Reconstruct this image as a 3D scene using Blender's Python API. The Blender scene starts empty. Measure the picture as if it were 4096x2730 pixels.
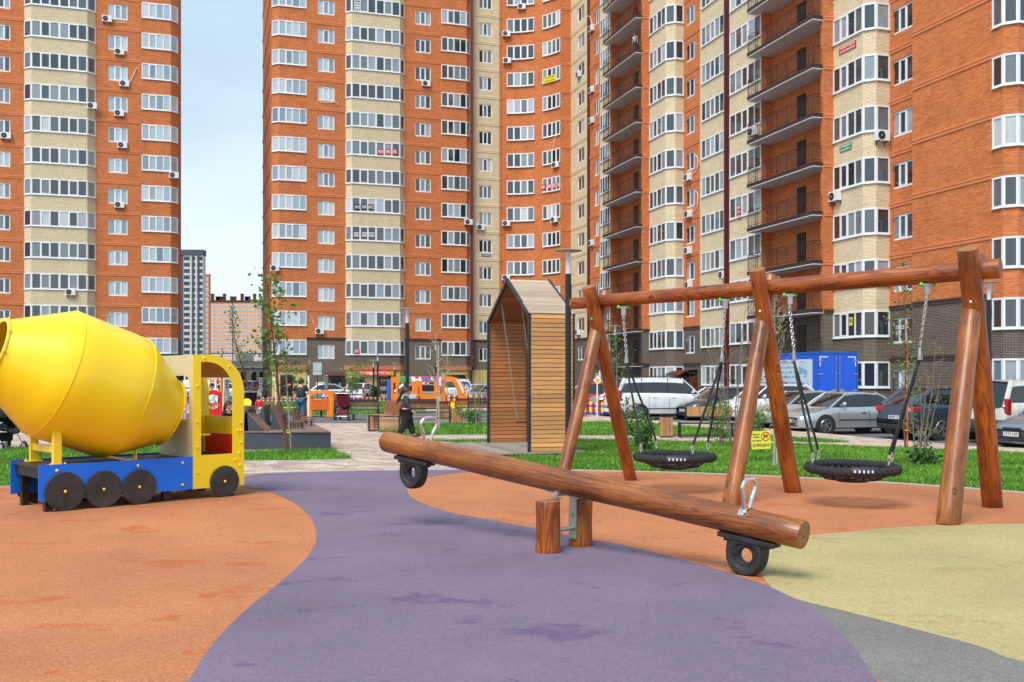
import bpy, math, random
import numpy as np
from mathutils import Vector, Matrix, Quaternion
R = math.radians
random.seed(7)
SC = bpy.context.scene
COL = SC.collection

# ---------------------------------------------------------------- camera, sky, sun
F = 3982.0; CX = 2048.0; HY = 1512.0; CH = 1.8      # focal length / centre / horizon in photo pixels, eye height in metres
cam_d = bpy.data.cameras.new('camera'); cam = bpy.data.objects.new('camera', cam_d); COL.objects.link(cam)
cam.location = (0, 0, CH); cam.rotation_euler = (R(90), 0, 0)
cam_d.sensor_width = 36; cam_d.lens = F/4096*36; cam_d.shift_y = (HY-1365)/4096
cam_d.clip_start = 0.1; cam_d.clip_end = 3000
SC.camera = cam
SUN_EL, SUN_AZ = 54, 208       # azimuth, clockwise from +Y (behind the camera, to the left)
w = bpy.data.worlds.new('World'); SC.world = w; w.use_nodes = True
nt = w.node_tree; nt.nodes.clear()
o_ = nt.nodes.new('ShaderNodeOutputWorld'); bg = nt.nodes.new('ShaderNodeBackground'); sky = nt.nodes.new('ShaderNodeTexSky')
sky.sky_type = 'NISHITA'; sky.sun_disc = False; sky.sun_elevation = R(SUN_EL); sky.sun_rotation = R(SUN_AZ)
sky.air_density = 1.0; sky.dust_density = 1.5; sky.ozone_density = 1.5
tc = nt.nodes.new('ShaderNodeTexCoord'); mp = nt.nodes.new('ShaderNodeMapping'); mp.inputs['Scale'].default_value = (1, 1, 3.2)
nz = nt.nodes.new('ShaderNodeTexNoise'); nz.inputs['Scale'].default_value = 2.2; nz.inputs['Detail'].default_value = 6; nz.inputs['Roughness'].default_value = .55
rp = nt.nodes.new('ShaderNodeValToRGB'); rp.color_ramp.elements[0].position = .38; rp.color_ramp.elements[0].color = (.72, .72, .72, 1)
rp.color_ramp.elements[1].position = .62; rp.color_ramp.elements[1].color = (.95, .95, .95, 1)
mx = nt.nodes.new('ShaderNodeMixRGB'); mx.inputs[2].default_value = (8.6, 9.2, 9.8, 1)
sx_ = nt.nodes.new('ShaderNodeSeparateXYZ'); hz = nt.nodes.new('ShaderNodeValToRGB'); hz.color_ramp.elements[0].color = (.84, .92, .97, 1); hz.color_ramp.elements[0].position = .02
hz.color_ramp.elements[1].color = (.44, .63, .77, 1); hz.color_ramp.elements[1].position = .42
hs_ = nt.nodes.new('ShaderNodeVectorMath'); hs_.operation = 'SCALE'; hs_.inputs['Scale'].default_value = 10; nt.links.new(tc.outputs['Generated'], sx_.inputs[0]); nt.links.new(sx_.outputs[2], hz.inputs[0]); nt.links.new(hz.outputs[0], hs_.inputs[0]); nt.links.new(hs_.outputs[0], mx.inputs[2])
nt.links.new(tc.outputs['Generated'], mp.inputs['Vector']); nt.links.new(mp.outputs[0], nz.inputs['Vector']); nt.links.new(nz.outputs['Fac'], rp.inputs[0])
nt.links.new(rp.outputs[0], mx.inputs[0]); nt.links.new(sky.outputs[0], mx.inputs[1]); nt.links.new(mx.outputs[0], bg.inputs[0]); nt.links.new(bg.outputs[0], o_.inputs[0])
bg.inputs[1].default_value = 0.10
sl = bpy.data.lights.new('sun', 'SUN'); sl.energy = 3.0; sl.angle = R(32); sl.color = (1, .96, .9)
sun = bpy.data.objects.new('sun', sl); COL.objects.link(sun)
az, el = R(SUN_AZ), R(SUN_EL)
sd = Vector((math.sin(az)*math.cos(el), math.cos(az)*math.cos(el), math.sin(el)))
sun.rotation_euler = sd.to_track_quat('Z', 'Y').to_euler()
SC.view_settings.view_transform = 'Standard'; SC.view_settings.look = 'None'; SC.view_settings.gamma = 1
SC.view_settings.exposure = 0.35
SC.cycles.max_bounces = 5; SC.cycles.glossy_bounces = 3; SC.cycles.diffuse_bounces = 3

# ---------------------------------------------------------------- helpers: points
def G(x, y, h=CH):                     # photo pixel -> point on the ground
    d = h*F/(y-HY); return Vector(((x-CX)*d/F, d, 0))
def AT(x, y, D): return Vector(((x-CX)*D/F, D, CH+(HY-y)*D/F))
def ZH(y, D): return CH+(HY-y)*D/F
uN = Vector((.296, -.955)); uA = Vector((.955, .296))
class Line:                            # a straight facade line: s runs along u, off is out towards the yard
    def __init__(s, P, u):
        s.P = Vector(P); s.u = Vector(u).normalized(); s.n = Vector((s.u.y, -s.u.x))
    def pt(s, a, off=0): return s.P + s.u*a + s.n*off
    def s_at(s, px, off=0):
        q = s.P + s.n*off; k = (px-CX)/F
        return (k*q.y-q.x)/(s.u.x-k*s.u.y)
# ---------------------------------------------------------------- helpers: mesh
class MB:
    def __init__(s): s.v = []; s.f = []; s.m = []; s.uv = []; s.sm = []; s.M = Matrix.Identity(4)
    def face(s, pts, mi=0, uv=None, sm=False):
        b = len(s.v); s.v += [tuple(s.M @ Vector(p)) for p in pts]
        s.f.append(tuple(range(b, b+len(pts)))); s.m.append(mi); s.uv.append(uv); s.sm.append(sm)
    def grid(s, rows, mi=0, closed=False, sm=True, flip=False):
        b = len(s.v); n = len(rows[0])
        for r in rows: s.v += [tuple(s.M @ Vector(p)) for p in r]
        for i in range(len(rows)-1):
            for j in range(n if closed else n-1):
                k = (j+1) % n
                q = (b+i*n+j, b+i*n+k, b+(i+1)*n+k, b+(i+1)*n+j)
                s.f.append(q[::-1] if flip else q); s.m.append(mi); s.uv.append(None); s.sm.append(sm)
    def box(s, c, d, mi=0, rz=0, M=None):
        x, y, z = [q/2 for q in d]; old = s.M
        s.M = s.M @ Matrix.Translation(c) @ (Matrix.Rotation(rz, 4, 'Z') if M is None else M)
        P = [(-x, -y, -z), (x, -y, -z), (x, y, -z), (-x, y, -z), (-x, -y, z), (x, -y, z), (x, y, z), (-x, y, z)]
        b = len(s.v); s.v += [tuple(s.M @ Vector(p)) for p in P]
        for q in ((3, 2, 1, 0), (4, 5, 6, 7), (0, 1, 5, 4), (1, 2, 6, 5), (2, 3, 7, 6), (3, 0, 4, 7)):
            s.f.append(tuple(b+i for i in q)); s.m.append(mi); s.uv.append(None); s.sm.append(False)
        s.M = old
    def bx(s, x0, x1, y0, y1, z0, z1, mi=0): s.box(((x0+x1)/2, (y0+y1)/2, (z0+z1)/2), (abs(x1-x0), abs(y1-y0), abs(z1-z0)), mi)
    def tube(s, pts, r, n=8, mi=0, cap=True, sm=True, closed=False):
        pts = [Vector(p) for p in pts]; N = len(pts)
        rs = r if isinstance(r, (list, tuple)) else [r]*N
        rows = []; up = None
        for i, p in enumerate(pts):
            if closed: t = pts[(i+1) % N]-pts[i-1]
            else: t = pts[min(i+1, N-1)]-pts[max(i-1, 0)]
            t.normalize()
            if up is None: up = Vector((0, 0, 1)) if abs(t.z) < .9 else Vector((1, 0, 0))
            a = t.cross(up)
            if a.length < 1e-4: a = t.cross(Vector((0, 1, 0)))
            a.normalize(); c = a.cross(t); up = c
            rows.append([p+(a*math.cos(2*math.pi*j/n)+c*math.sin(2*math.pi*j/n))*rs[i] for j in range(n)])
        if closed: rows.append(rows[0])
        s.grid(rows, mi, True, sm)
        if cap and not closed:
            s.face(rows[0][::-1], mi); s.face(rows[-1], mi)
    def lathe(s, prof, n=24, mi=0, sm=True, capa=True, capb=True):    # prof: (r, z)
        rows = [[(r*math.cos(2*math.pi*j/n), r*math.sin(2*math.pi*j/n), z) for j in range(n)] for r, z in prof]
        s.grid(rows, mi, True, sm)
        if capa: s.face(rows[0][::-1], mi)
        if capb: s.face(rows[-1], mi)
    def prism(s, poly, z0, z1, mi=0, mt=None, sm=False):             # poly ccw seen from +z
        n = len(poly)
        s.face([(p[0], p[1], z1) for p in poly], mi if mt is None else mt); s.face([(p[0], p[1], z0) for p in poly[::-1]], mi)
        for i in range(n):
            a, b = poly[i], poly[(i+1) % n]
            s.face([(a[0], a[1], z0), (b[0], b[1], z0), (b[0], b[1], z1), (a[0], a[1], z1)], mi, None, sm)
    def ball(s, c, r, n=8, mi=0, sq=(1, 1, 1)):
        rows = []
        for i in range(n//2+1):
            a = math.pi*i/(n//2)
            rows.append([(c[0]+r*sq[0]*math.sin(a)*math.cos(2*math.pi*j/n), c[1]+r*sq[1]*math.sin(a)*math.sin(2*math.pi*j/n), c[2]-r*sq[2]*math.cos(a)) for j in range(n)])
        s.grid(rows, mi, True, True)
    def build(s, name, mats, parent=None, M=None, bevel=0, weld=False, auto=40):
        me = bpy.data.meshes.new(name); me.from_pydata(s.v, [], s.f)
        if not isinstance(mats, (list, tuple)): mats = [mats]
        for m in mats: me.materials.append(m)
        me.polygons.foreach_set('material_index', s.m)
        if any(s.sm): me.polygons.foreach_set('use_smooth', s.sm)
        if any(u is not None for u in s.uv):
            ul = me.uv_layers.new(name='UVMap'); k = 0
            for f, u in zip(s.f, s.uv):
                for i in range(len(f)):
                    ul.data[k].uv = u[i] if u else (0, 0); k += 1
        me.update()
        if any(s.sm) and auto: me.set_sharp_from_angle(angle=R(auto))
        o = bpy.data.objects.new(name, me); COL.objects.link(o)
        if parent is not None: o.parent = parent
        if M is not None: o.matrix_local = M
        if bevel:
            b = o.modifiers.new('bevel', 'BEVEL'); b.width = bevel; b.segments = 2; b.limit_method = 'ANGLE'; b.angle_limit = R(40)
        return o
def T(x, y, z=0, rz=0): return Matrix.Translation((x, y, z)) @ Matrix.Rotation(rz, 4, 'Z')
def tag(o, label=None, cat=None, group=None, kind=None):
    for k, v in (('label', label), ('category', cat), ('group', group), ('kind', kind)):
        if v: o[k] = v
    return o
def thing(name, loc, label, cat, group=None, rz=0):
    o = bpy.data.objects.new(name, None); COL.objects.link(o); o.location = loc; o.rotation_euler = (0, 0, rz)
    o.empty_display_size = .2
    return tag(o, label, cat, group)
def children(o): return [c for c in bpy.data.objects if c.parent == o]
def copy_tree(o, parent=None, kids=None):
    c = o.copy(); COL.objects.link(c); c.parent = parent
    for ch in (o.children if kids is None else kids): copy_tree(ch, c)
    return c
def align(p0, p1):                     # matrix putting local z along p0->p1, origin p0
    d = Vector(p1)-Vector(p0); return Matrix.Translation(p0) @ d.to_track_quat('Z', 'Y').to_matrix().to_4x4()
def spline(P, n=6, closed=False):
    P = [Vector(p) for p in P]; N = len(P); out = []
    for i in range(N if closed else N-1):
        if closed: a, b, c, d = P[i-1], P[i], P[(i+1) % N], P[(i+2) % N]
        else: a, b, c, d = P[max(i-1, 0)], P[i], P[i+1], P[min(i+2, N-1)]
        for k in range(n):
            t = k/n
            out.append(.5*((2*b)+(c-a)*t+(2*a-5*b+4*c-d)*t*t+(-a+3*b-3*c+d)*t**3))
    if not closed: out.append(P[-1])
    return out
_font = {}
def text(s, size, parent=None, M=None, mat=None, name='lettering', width=None, ext=.002, bold=False, label=None):
    cu = bpy.data.curves.new(name, 'FONT'); cu.body = s; cu.size = size; cu.extrude = ext; cu.align_x = 'CENTER'; cu.align_y = 'CENTER'; cu.resolution_u = 3
    if bold: cu.offset = size*.018
    t = bpy.data.objects.new(name, cu); COL.objects.link(t); bpy.context.view_layer.update()
    me = bpy.data.meshes.new_from_object(t.evaluated_get(bpy.context.evaluated_depsgraph_get()))
    COL.objects.unlink(t); bpy.data.objects.remove(t); me.name = name
    if width and len(me.vertices):
        xs = [v.co.x for v in me.vertices]; k = width/(max(xs)-min(xs)); c = (max(xs)+min(xs))/2
        for v in me.vertices: v.co.x = (v.co.x-c)*k
    me.materials.clear(); me.materials.append(mat)
    o = bpy.data.objects.new(name, me); COL.objects.link(o)
    if parent is not None: o.parent = parent
    if M is not None: o.matrix_local = M
    return o
RX = Matrix.Rotation(R(90), 4, 'X')    # text standing up, facing -y

# ---------------------------------------------------------------- helpers: materials
def srgb(r, g, b):
    f = lambda c: (c/255/12.92) if c/255 <= .04045 else ((c/255+.055)/1.055)**2.4
    return (f(r), f(g), f(b))
MATS = {}
def newmat(name):
    m = bpy.data.materials.new(name); m.use_nodes = True; n = m.node_tree
    return m, n, n.nodes['Principled BSDF']
def mat(name, col, rough=.6, metal=0, var=0, scale=3, bump=0, bscale=None, spec=.5, coat=0, emit=0, stretch=None, isl=0, dirt=None, detail=4):
    if name in MATS: return MATS[name]
    m, n, p = newmat(name); p.inputs['Roughness'].default_value = rough; p.inputs['Metallic'].default_value = metal
    p.inputs['Specular IOR Level'].default_value = spec; p.inputs['Coat Weight'].default_value = coat; p.inputs['Coat Roughness'].default_value = .12
    p.inputs['Base Color'].default_value = (*col, 1)
    L = n.links.new; t = n.nodes.new('ShaderNodeTexCoord'); vec = t.outputs['Object']
    if stretch:
        mp = n.nodes.new('ShaderNodeMapping'); mp.inputs['Scale'].default_value = stretch; L(vec, mp.inputs[0]); vec = mp.outputs[0]
    cur = None
    if var:
        a = n.nodes.new('ShaderNodeTexNoise'); a.inputs['Scale'].default_value = scale; a.inputs['Detail'].default_value = detail; L(vec, a.inputs[0])
        h = n.nodes.new('ShaderNodeMapRange'); h.inputs[1].default_value = .3; h.inputs[2].default_value = .7; h.inputs[3].default_value = 1-var; h.inputs[4].default_value = 1+var; L(a.outputs[0], h.inputs[0])
        cur = h.outputs[0]
    if isl:
        g = n.nodes.new('ShaderNodeNewGeometry'); h = n.nodes.new('ShaderNodeMapRange'); h.inputs[3].default_value = 1-isl; h.inputs[4].default_value = 1+isl; L(g.outputs['Random Per Island'], h.inputs[0])
        if cur is None: cur = h.outputs[0]
        else:
            q = n.nodes.new('ShaderNodeMath'); q.operation = 'MULTIPLY'; L(cur, q.inputs[0]); L(h.outputs[0], q.inputs[1]); cur = q.outputs[0]
    if cur is not None:
        x = n.nodes.new('ShaderNodeVectorMath'); x.operation = 'SCALE'; x.inputs[0].default_value = col; L(cur, x.inputs['Scale']); out = x.outputs[0]
        if dirt:                      # (colour, scale, lo, hi): worn or dirty patches
            a = n.nodes.new('ShaderNodeTexNoise'); a.inputs['Scale'].default_value = dirt[1]; a.inputs['Detail'].default_value = 8; a.inputs['Roughness'].default_value = .65; L(t.outputs['Object'], a.inputs[0])
            h = n.nodes.new('ShaderNodeMapRange'); h.inputs[1].default_value = dirt[2]; h.inputs[2].default_value = dirt[3]; L(a.outputs[0], h.inputs[0])
            y = n.nodes.new('ShaderNodeMixRGB'); y.inputs[2].default_value = (*dirt[0], 1); L(h.outputs[0], y.inputs[0]); L(out, y.inputs[1]); out = y.outputs[0]
        L(out, p.inputs['Base Color'])
    if bump:
        a = n.nodes.new('ShaderNodeTexNoise'); a.inputs['Scale'].default_value = bscale or scale*4; a.inputs['Detail'].default_value = 5; L(vec, a.inputs[0])
        b = n.nodes.new('ShaderNodeBump'); b.inputs['Strength'].default_value = bump; b.inputs['Distance'].default_value = .02; L(a.outputs[0], b.inputs['Height']); L(b.outputs[0], p.inputs['Normal'])
    if emit: p.inputs['Emission Color'].default_value = (*col, 1); p.inputs['Emission Strength'].default_value = emit
    MATS[name] = m; return m
def brick(name, c1, c2, mortar, bw=.26, rh=.078, ms=.010, var=.12):
    m, n, p = newmat(name); L = n.links.new; p.inputs['Roughness'].default_value = .85; p.inputs['Specular IOR Level'].default_value = .25
    uv = n.nodes.new('ShaderNodeUVMap'); b = n.nodes.new('ShaderNodeTexBrick')
    b.inputs['Scale'].default_value = 1; b.inputs['Brick Width'].default_value = bw; b.inputs['Row Height'].default_value = rh; b.inputs['Mortar Size'].default_value = ms; b.inputs['Mortar Smooth'].default_value = .3
    b.inputs['Color1'].default_value = (*c1, 1); b.inputs['Color2'].default_value = (*c2, 1); b.inputs['Mortar'].default_value = (*mortar, 1); b.inputs['Bias'].default_value = -.15
    L(uv.outputs[0], b.inputs[0])
    a = n.nodes.new('ShaderNodeTexNoise'); a.inputs['Scale'].default_value = .55; a.inputs['Detail'].default_value = 8; a.inputs['Roughness'].default_value = .7; L(uv.outputs[0], a.inputs[0])
    h = n.nodes.new('ShaderNodeMapRange'); h.inputs[1].default_value = .3; h.inputs[2].default_value = .7; h.inputs[3].default_value = 1-var; h.inputs[4].default_value = 1+var; L(a.outputs[0], h.inputs[0])
    # rows that came from another pallet: long, thin lighter or darker runs
    mp = n.nodes.new('ShaderNodeMapping'); mp.inputs['Scale'].default_value = (.9, 12.8*.078/rh/1.0, 1); L(uv.outputs[0], mp.inputs[0])
    c = n.nodes.new('ShaderNodeTexNoise'); c.inputs['Scale'].default_value = 1; c.inputs['Detail'].default_value = 2; L(mp.outputs[0], c.inputs[0])
    h2 = n.nodes.new('ShaderNodeMapRange'); h2.inputs[1].default_value = .35; h2.inputs[2].default_value = .65; h2.inputs[3].default_value = 1-var*.8; h2.inputs[4].default_value = 1+var*.9; L(c.outputs[0], h2.inputs[0])
    q = n.nodes.new('ShaderNodeMath'); q.operation = 'MULTIPLY'; L(h.outputs[0], q.inputs[0]); L(h2.outputs[0], q.inputs[1])
    x = n.nodes.new('ShaderNodeVectorMath'); x.operation = 'SCALE'; L(b.outputs[0], x.inputs[0]); L(q.outputs[0], x.inputs['Scale']); L(x.outputs[0], p.inputs['Base Color'])
    bp = n.nodes.new('ShaderNodeBump'); bp.inputs['Strength'].default_value = .5; bp.inputs['Distance'].default_value = .01; bp.invert = True; L(b.outputs['Fac'], bp.inputs['Height']); L(bp.outputs[0], p.inputs['Normal'])
    return m
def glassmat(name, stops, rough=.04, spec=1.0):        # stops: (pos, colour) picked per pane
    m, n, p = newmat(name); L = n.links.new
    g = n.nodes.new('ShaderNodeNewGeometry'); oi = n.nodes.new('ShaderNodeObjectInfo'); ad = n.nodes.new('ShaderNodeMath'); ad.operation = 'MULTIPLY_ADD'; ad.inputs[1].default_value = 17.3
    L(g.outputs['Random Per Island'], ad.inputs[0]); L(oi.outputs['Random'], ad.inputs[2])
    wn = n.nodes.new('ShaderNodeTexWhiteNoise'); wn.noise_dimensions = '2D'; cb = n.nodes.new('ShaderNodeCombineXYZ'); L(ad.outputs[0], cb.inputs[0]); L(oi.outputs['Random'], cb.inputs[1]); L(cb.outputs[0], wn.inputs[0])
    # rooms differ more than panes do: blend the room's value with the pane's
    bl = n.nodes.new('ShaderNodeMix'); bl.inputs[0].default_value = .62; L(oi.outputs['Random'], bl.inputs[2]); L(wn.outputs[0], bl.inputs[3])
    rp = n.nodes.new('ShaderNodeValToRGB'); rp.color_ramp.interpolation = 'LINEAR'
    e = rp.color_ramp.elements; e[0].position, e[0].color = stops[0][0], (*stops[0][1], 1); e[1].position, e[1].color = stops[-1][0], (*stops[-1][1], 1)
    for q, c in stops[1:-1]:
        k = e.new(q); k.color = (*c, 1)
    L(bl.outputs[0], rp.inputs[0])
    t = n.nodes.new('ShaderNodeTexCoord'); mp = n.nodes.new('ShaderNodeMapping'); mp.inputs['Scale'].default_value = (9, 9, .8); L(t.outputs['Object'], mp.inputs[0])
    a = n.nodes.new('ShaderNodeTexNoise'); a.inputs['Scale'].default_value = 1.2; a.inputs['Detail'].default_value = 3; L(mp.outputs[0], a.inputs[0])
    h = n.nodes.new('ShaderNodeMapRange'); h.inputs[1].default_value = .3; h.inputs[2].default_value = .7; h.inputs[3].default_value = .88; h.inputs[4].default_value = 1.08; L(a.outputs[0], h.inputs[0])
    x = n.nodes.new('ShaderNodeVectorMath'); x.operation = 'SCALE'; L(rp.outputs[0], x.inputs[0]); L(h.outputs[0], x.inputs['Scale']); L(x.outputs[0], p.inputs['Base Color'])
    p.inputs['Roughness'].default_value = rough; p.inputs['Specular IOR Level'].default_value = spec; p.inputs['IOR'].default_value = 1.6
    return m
M_OR = brick('orange_brick', srgb(218, 130, 76), srgb(196, 106, 56), srgb(156, 102, 76))
M_ORB = mat('orange_band', srgb(214, 128, 80), .8, var=.08, scale=1)
M_BE = brick('beige_brick', srgb(236, 218, 184), srgb(222, 202, 166), srgb(150, 130, 100), var=.07)
M_BEB = mat('beige_band', srgb(222, 202, 166), .8, var=.06, scale=1)
M_BR = brick('brown_brick', srgb(88, 72, 64), srgb(68, 54, 48), srgb(165, 155, 140), var=.1)
M_BRB = mat('brown_band', srgb(72, 56, 54), .8, var=.08, scale=1)
M_YEL = mat('yellow_panel', srgb(205, 182, 118), .7, var=.06, scale=.8)
M_COP = mat('copper_panel', srgb(186, 120, 84), .6, var=.06, scale=.8)
M_ROOF = mat('roofing', srgb(90, 88, 86), .9, var=.1)
M_WH = mat('white_frame', (.78, .80, .83), .35, var=.03, scale=2)
M_PIPE = mat('dark_red_metal', srgb(84, 22, 26), .5)
M_GL = glassmat('window_glass', [(0, (.012, .016, .02)), (.40, (.035, .045, .05)), (.52, (.10, .12, .13)), (.64, (.2, .24, .27)), (.82, (.42, .47, .52)), (1, (.66, .67, .66))])  # dark rooms and curtain tones; bluish upper stops also paint in reflected sky
M_GLB = glassmat('sky_painted_window_glass', [(0, (.10, .14, .19)), (.3, (.25, .33, .4)), (.55, (.42, .5, .56)), (.8, (.55, .6, .64)), (1, (.7, .7, .7))])  # pale blue of the reflected sky is put into the pane colour
M_DK = mat('dark_steel', srgb(42, 46, 54), .45, var=.08, scale=4, metal=.2)
M_BLACK = mat('black_paint', (.012, .012, .014), .45)
M_SOFFIT = mat('grey_soffit', srgb(206, 204, 202), .9, var=.06, scale=1.5)
M_FASC = mat('brown_fascia', srgb(58, 40, 42), .6, var=.1)
M_RAIL = mat('brown_railing', srgb(48, 26, 24), .5)
M_WHITE = mat('white_paint', (.75, .75, .74), .4, var=.04)
M_GREY = mat('grey_plastic', srgb(170, 172, 172), .5, var=.05)
# ---------------------------------------------------------------- apartment buildings
ZTOP = 51.0; ST = 2.9
LB = Line((-46.8, 91.0), (.955, .296))      # left tower front
LC = Line((-23.9, 99.1), (.955, .296))      # middle tower front
LW = Line((23.2, 48.1), (.296, -.955))      # right wing front
class Facade:
    """a run of wall pieces; every piece is a vertical strip, openings are left for the window columns"""
    def __init__(s, top=ZTOP, base=-.12): s.mb = MB(); s.u = 0; s.path = []; s.top = top; s.base = base
    def quad(s, a, b, ua, ub, z0, z1, mi, inset=0):
        if z1-z0 < 1e-4: return
        s.mb.face([(a.x, a.y, z0), (b.x, b.y, z0), (b.x, b.y, z1), (a.x, a.y, z1)], mi, [(ua, z0), (ub, z0), (ub, z1), (ua, z1)])
    def zsplit(s, a, b, ua, ub, z0, z1, mats):    # mats: (z limit, material) ascending
        lo = z0
        for zl, mi in mats:
            if lo >= z1: break
            if zl > lo:
                s.quad(a, b, ua, ub, lo, min(zl, z1), mi); lo = min(zl, z1)
    def wall(s, a, b, mats, wins=None, band=None, ks=(-1, 14), recess=.13, lowband=True, fb=None):
        """wins: (s0, s1, sill, top) fractions in metres along the piece, repeated per storey k in ks"""
        a = Vector(a); b = Vector(b); d = b-a; L = d.length; u = d/L; n = Vector((u.y, -u.x)); u0 = s.u
        if not s.path or (s.path[-1]-a).length > 1e-3: s.path.append(a)
        s.path.append(b); P = lambda t: a+u*t
        if not wins: s.zsplit(a, b, u0, u0+L, s.base, s.top, mats)
        else:
            t0, t1, zs, zt = wins
            if t0 > .01: s.zsplit(a, P(t0), u0, u0+t0, s.base, s.top, mats)
            if t1 < L-.01: s.zsplit(P(t1), b, u0+t1, u0+L, s.base, s.top, mats)
            lo = s.base; A, B = P(t0), P(t1); ai, bi = A-n*recess, B-n*recess
            for k in range(ks[0], ks[1]+1):
                z0, z1 = zs+ST*k, zt+ST*k
                s.zsplit(A, B, u0+t0, u0+t1, lo, z0, mats); lo = z1
                mi = [m for z, m in mats if z > z0][0]
                if recess > .05:
                    for q in ([(A.x, A.y, z0), (ai.x, ai.y, z0), (ai.x, ai.y, z1), (A.x, A.y, z1)], [(bi.x, bi.y, z0), (B.x, B.y, z0), (B.x, B.y, z1), (bi.x, bi.y, z1)],
                              [(A.x, A.y, z1), (ai.x, ai.y, z1), (bi.x, bi.y, z1), (B.x, B.y, z1)], [(A.x, A.y, z0), (B.x, B.y, z0), (bi.x, bi.y, z0), (ai.x, ai.y, z0)]):
                        s.mb.face(q, mi, [(0, 0), (.1, 0), (.1, .1), (0, .1)])
            s.zsplit(A, B, u0+t0, u0+t1, lo, s.top, mats)
        if band:
            for k in range(ks[0], 16):
                m = band if k >= 1 or fb is None else fb
                zb = 5.6+ST*k; mm = 5 if k <= 0 else band
                for (za, zc, out) in ((zb, zb+.17, .04), (zb+.17, zb+.27, .065)):
                    s.slab(a, b, n, out, za, zc, mm)
        s.u += L
    def slab(s, a, b, n, out, z0, z1, mi):
        A, B = a+n*out, b+n*out
        s.mb.face([(A.x, A.y, z0), (B.x, B.y, z0), (B.x, B.y, z1), (A.x, A.y, z1)], mi, [(0, z0), (1, z0), (1, z1), (0, z1)])
        s.mb.face([(A.x, A.y, z1), (B.x, B.y, z1), (b.x, b.y, z1), (a.x, a.y, z1)], mi, [(0, 0)]*4)
        s.mb.face([(a.x, a.y, z0), (b.x, b.y, z0), (B.x, B.y, z0), (A.x, A.y, z0)], mi, [(0, 0)]*4)
        s.mb.face([(a.x, a.y, z0), (A.x, A.y, z0), (A.x, A.y, z1), (a.x, a.y, z1)], mi, [(0, 0)]*4)
        s.mb.face([(B.x, B.y, z0), (b.x, b.y, z0), (b.x, b.y, z1), (B.x, B.y, z1)], mi, [(0, 0)]*4)
    def close(s, back, mi=0):
        pts = s.path + [Vector(p) for p in back]
        n = len(s.path)
        for i in range(n-1, len(pts)):
            a, b = pts[i], pts[(i+1) % len(pts)]
            if (a-b).length < 1e-3: continue
            s.quad(a, b, 0, (b-a).length, s.base, 5.6, 2); s.quad(a, b, 0, (b-a).length, 5.6, s.top, mi)
        s.roof = pts
    def build(s, parent):
        inv = parent.matrix_basis.inverted() if False else Matrix.Translation(-parent.location)
        w_ = s.mb.build('wall', [M_OR, M_BE, M_BR, M_ORB, M_BEB, M_BRB, M_YEL, M_COP], parent, inv)
        r = MB(); r.face([(p.x, p.y, s.top) for p in s.roof]); r.build('roof', M_ROOF, parent, inv)
        return w_
# wall material zones (z limit, index): 0 orange 1 beige 2 brown 3 orange band ... 6 yellow 7 copper
INF = 99
WO = [(5.6, 2), (INF, 0)]; WB_C = [(2.6, 6), (2.62, 2), (5.6, 2), (INF, 1)]; WBE = [(4.2, 2), (INF, 1)]; WOW = [(4.2, 2), (INF, 0)]
WSHOP_O = [(2.62, 6), (4.2, 2), (INF, 0)]; WSHOP_B = [(2.62, 6), (4.2, 2), (INF, 1)]; WYEL = [(5.6, 2), (INF, 1)]; WYELS = [(2.62, 6), (5.6, 2), (INF, 1)]
def lp(line, px, off): return line.pt(line.s_at(px, off), off)
def window_mesh(pts, z0, z1, frame_mat, glass_mat, style=0, inner=(1,)):
    """a glazed strip: pts = [(x, y), ...] corners, counts per piece; returns frame and pane objects (not parented)"""
    fr, gl = MB(), MB()
    for (a, b, cnt) in pts:
        a = Vector(a); b = Vector(b); d = b-a; L = d.length; u = d/L; n = Vector((u.y, -u.x))
        def bar(t0, t1, y0, y1, o0=-.03, o1=.035):
            A, B = a+u*t0, a+u*t1
            q = [A+n*o0, B+n*o0, B+n*o1, A+n*o1]
            fr.prism([(p.x, p.y) for p in q][::-1], y0, y1)
        fw = .095
        secs = cnt if isinstance(cnt, list) else [cnt]
        tot = sum(secs); unit = L/tot
        bar(0, L, z0, z0+fw+.02, -.03, .04); bar(0, L, z1-fw, z1, -.03, .04)
        t = 0; posts = [0]
        for sc in secs:
            posts.append(posts[-1]+sc*unit)
        zi0, zi1 = z0+fw+.021, z1-fw-.001
        for p in posts:
            hw = .09
            bar(max(0, p-hw), min(L, p+hw), zi0, zi1, -.03, .036)
        q = 0
        for i, sc in enumerate(secs):
            for j in range(sc):
                t0, t1 = posts[i]+j*unit, posts[i]+(j+1)*unit
                if j: bar(t0-.05, t0+.05, zi0, zi1)
                if q % 3 in inner and unit > .35:
                    x0, x1 = t0+(.09 if j == 0 else .05), t1-(.09 if j == sc-1 else .05)
                    bar(x0, x0+.045, zi0, zi1, -.028, .05); bar(x1-.045, x1, zi0, zi1, -.028, .05)
                    bar(x0+.046, x1-.046, zi0, zi0+.05, -.028, .05); bar(x0+.046, x1-.046, zi1-.05, zi1, -.028, .05)
                A, B = a+u*(t0+.01), a+u*(t1-.01)
                gl.face([(A.x, A.y, z0+.02), (B.x, B.y, z0+.02), (B.x, B.y, z1-.02), (A.x, A.y, z1-.02)], 0)
                q += 1
        # sill
        A, B = a+n*.02, b+n*.02
        A2, B2 = a+n*.10, b+n*.10
        fr.prism([(A2.x, A2.y), (B2.x, B2.y), (B.x, B.y), (A.x, A.y)], z0-.03, z0-.002)
    return fr, gl
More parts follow.
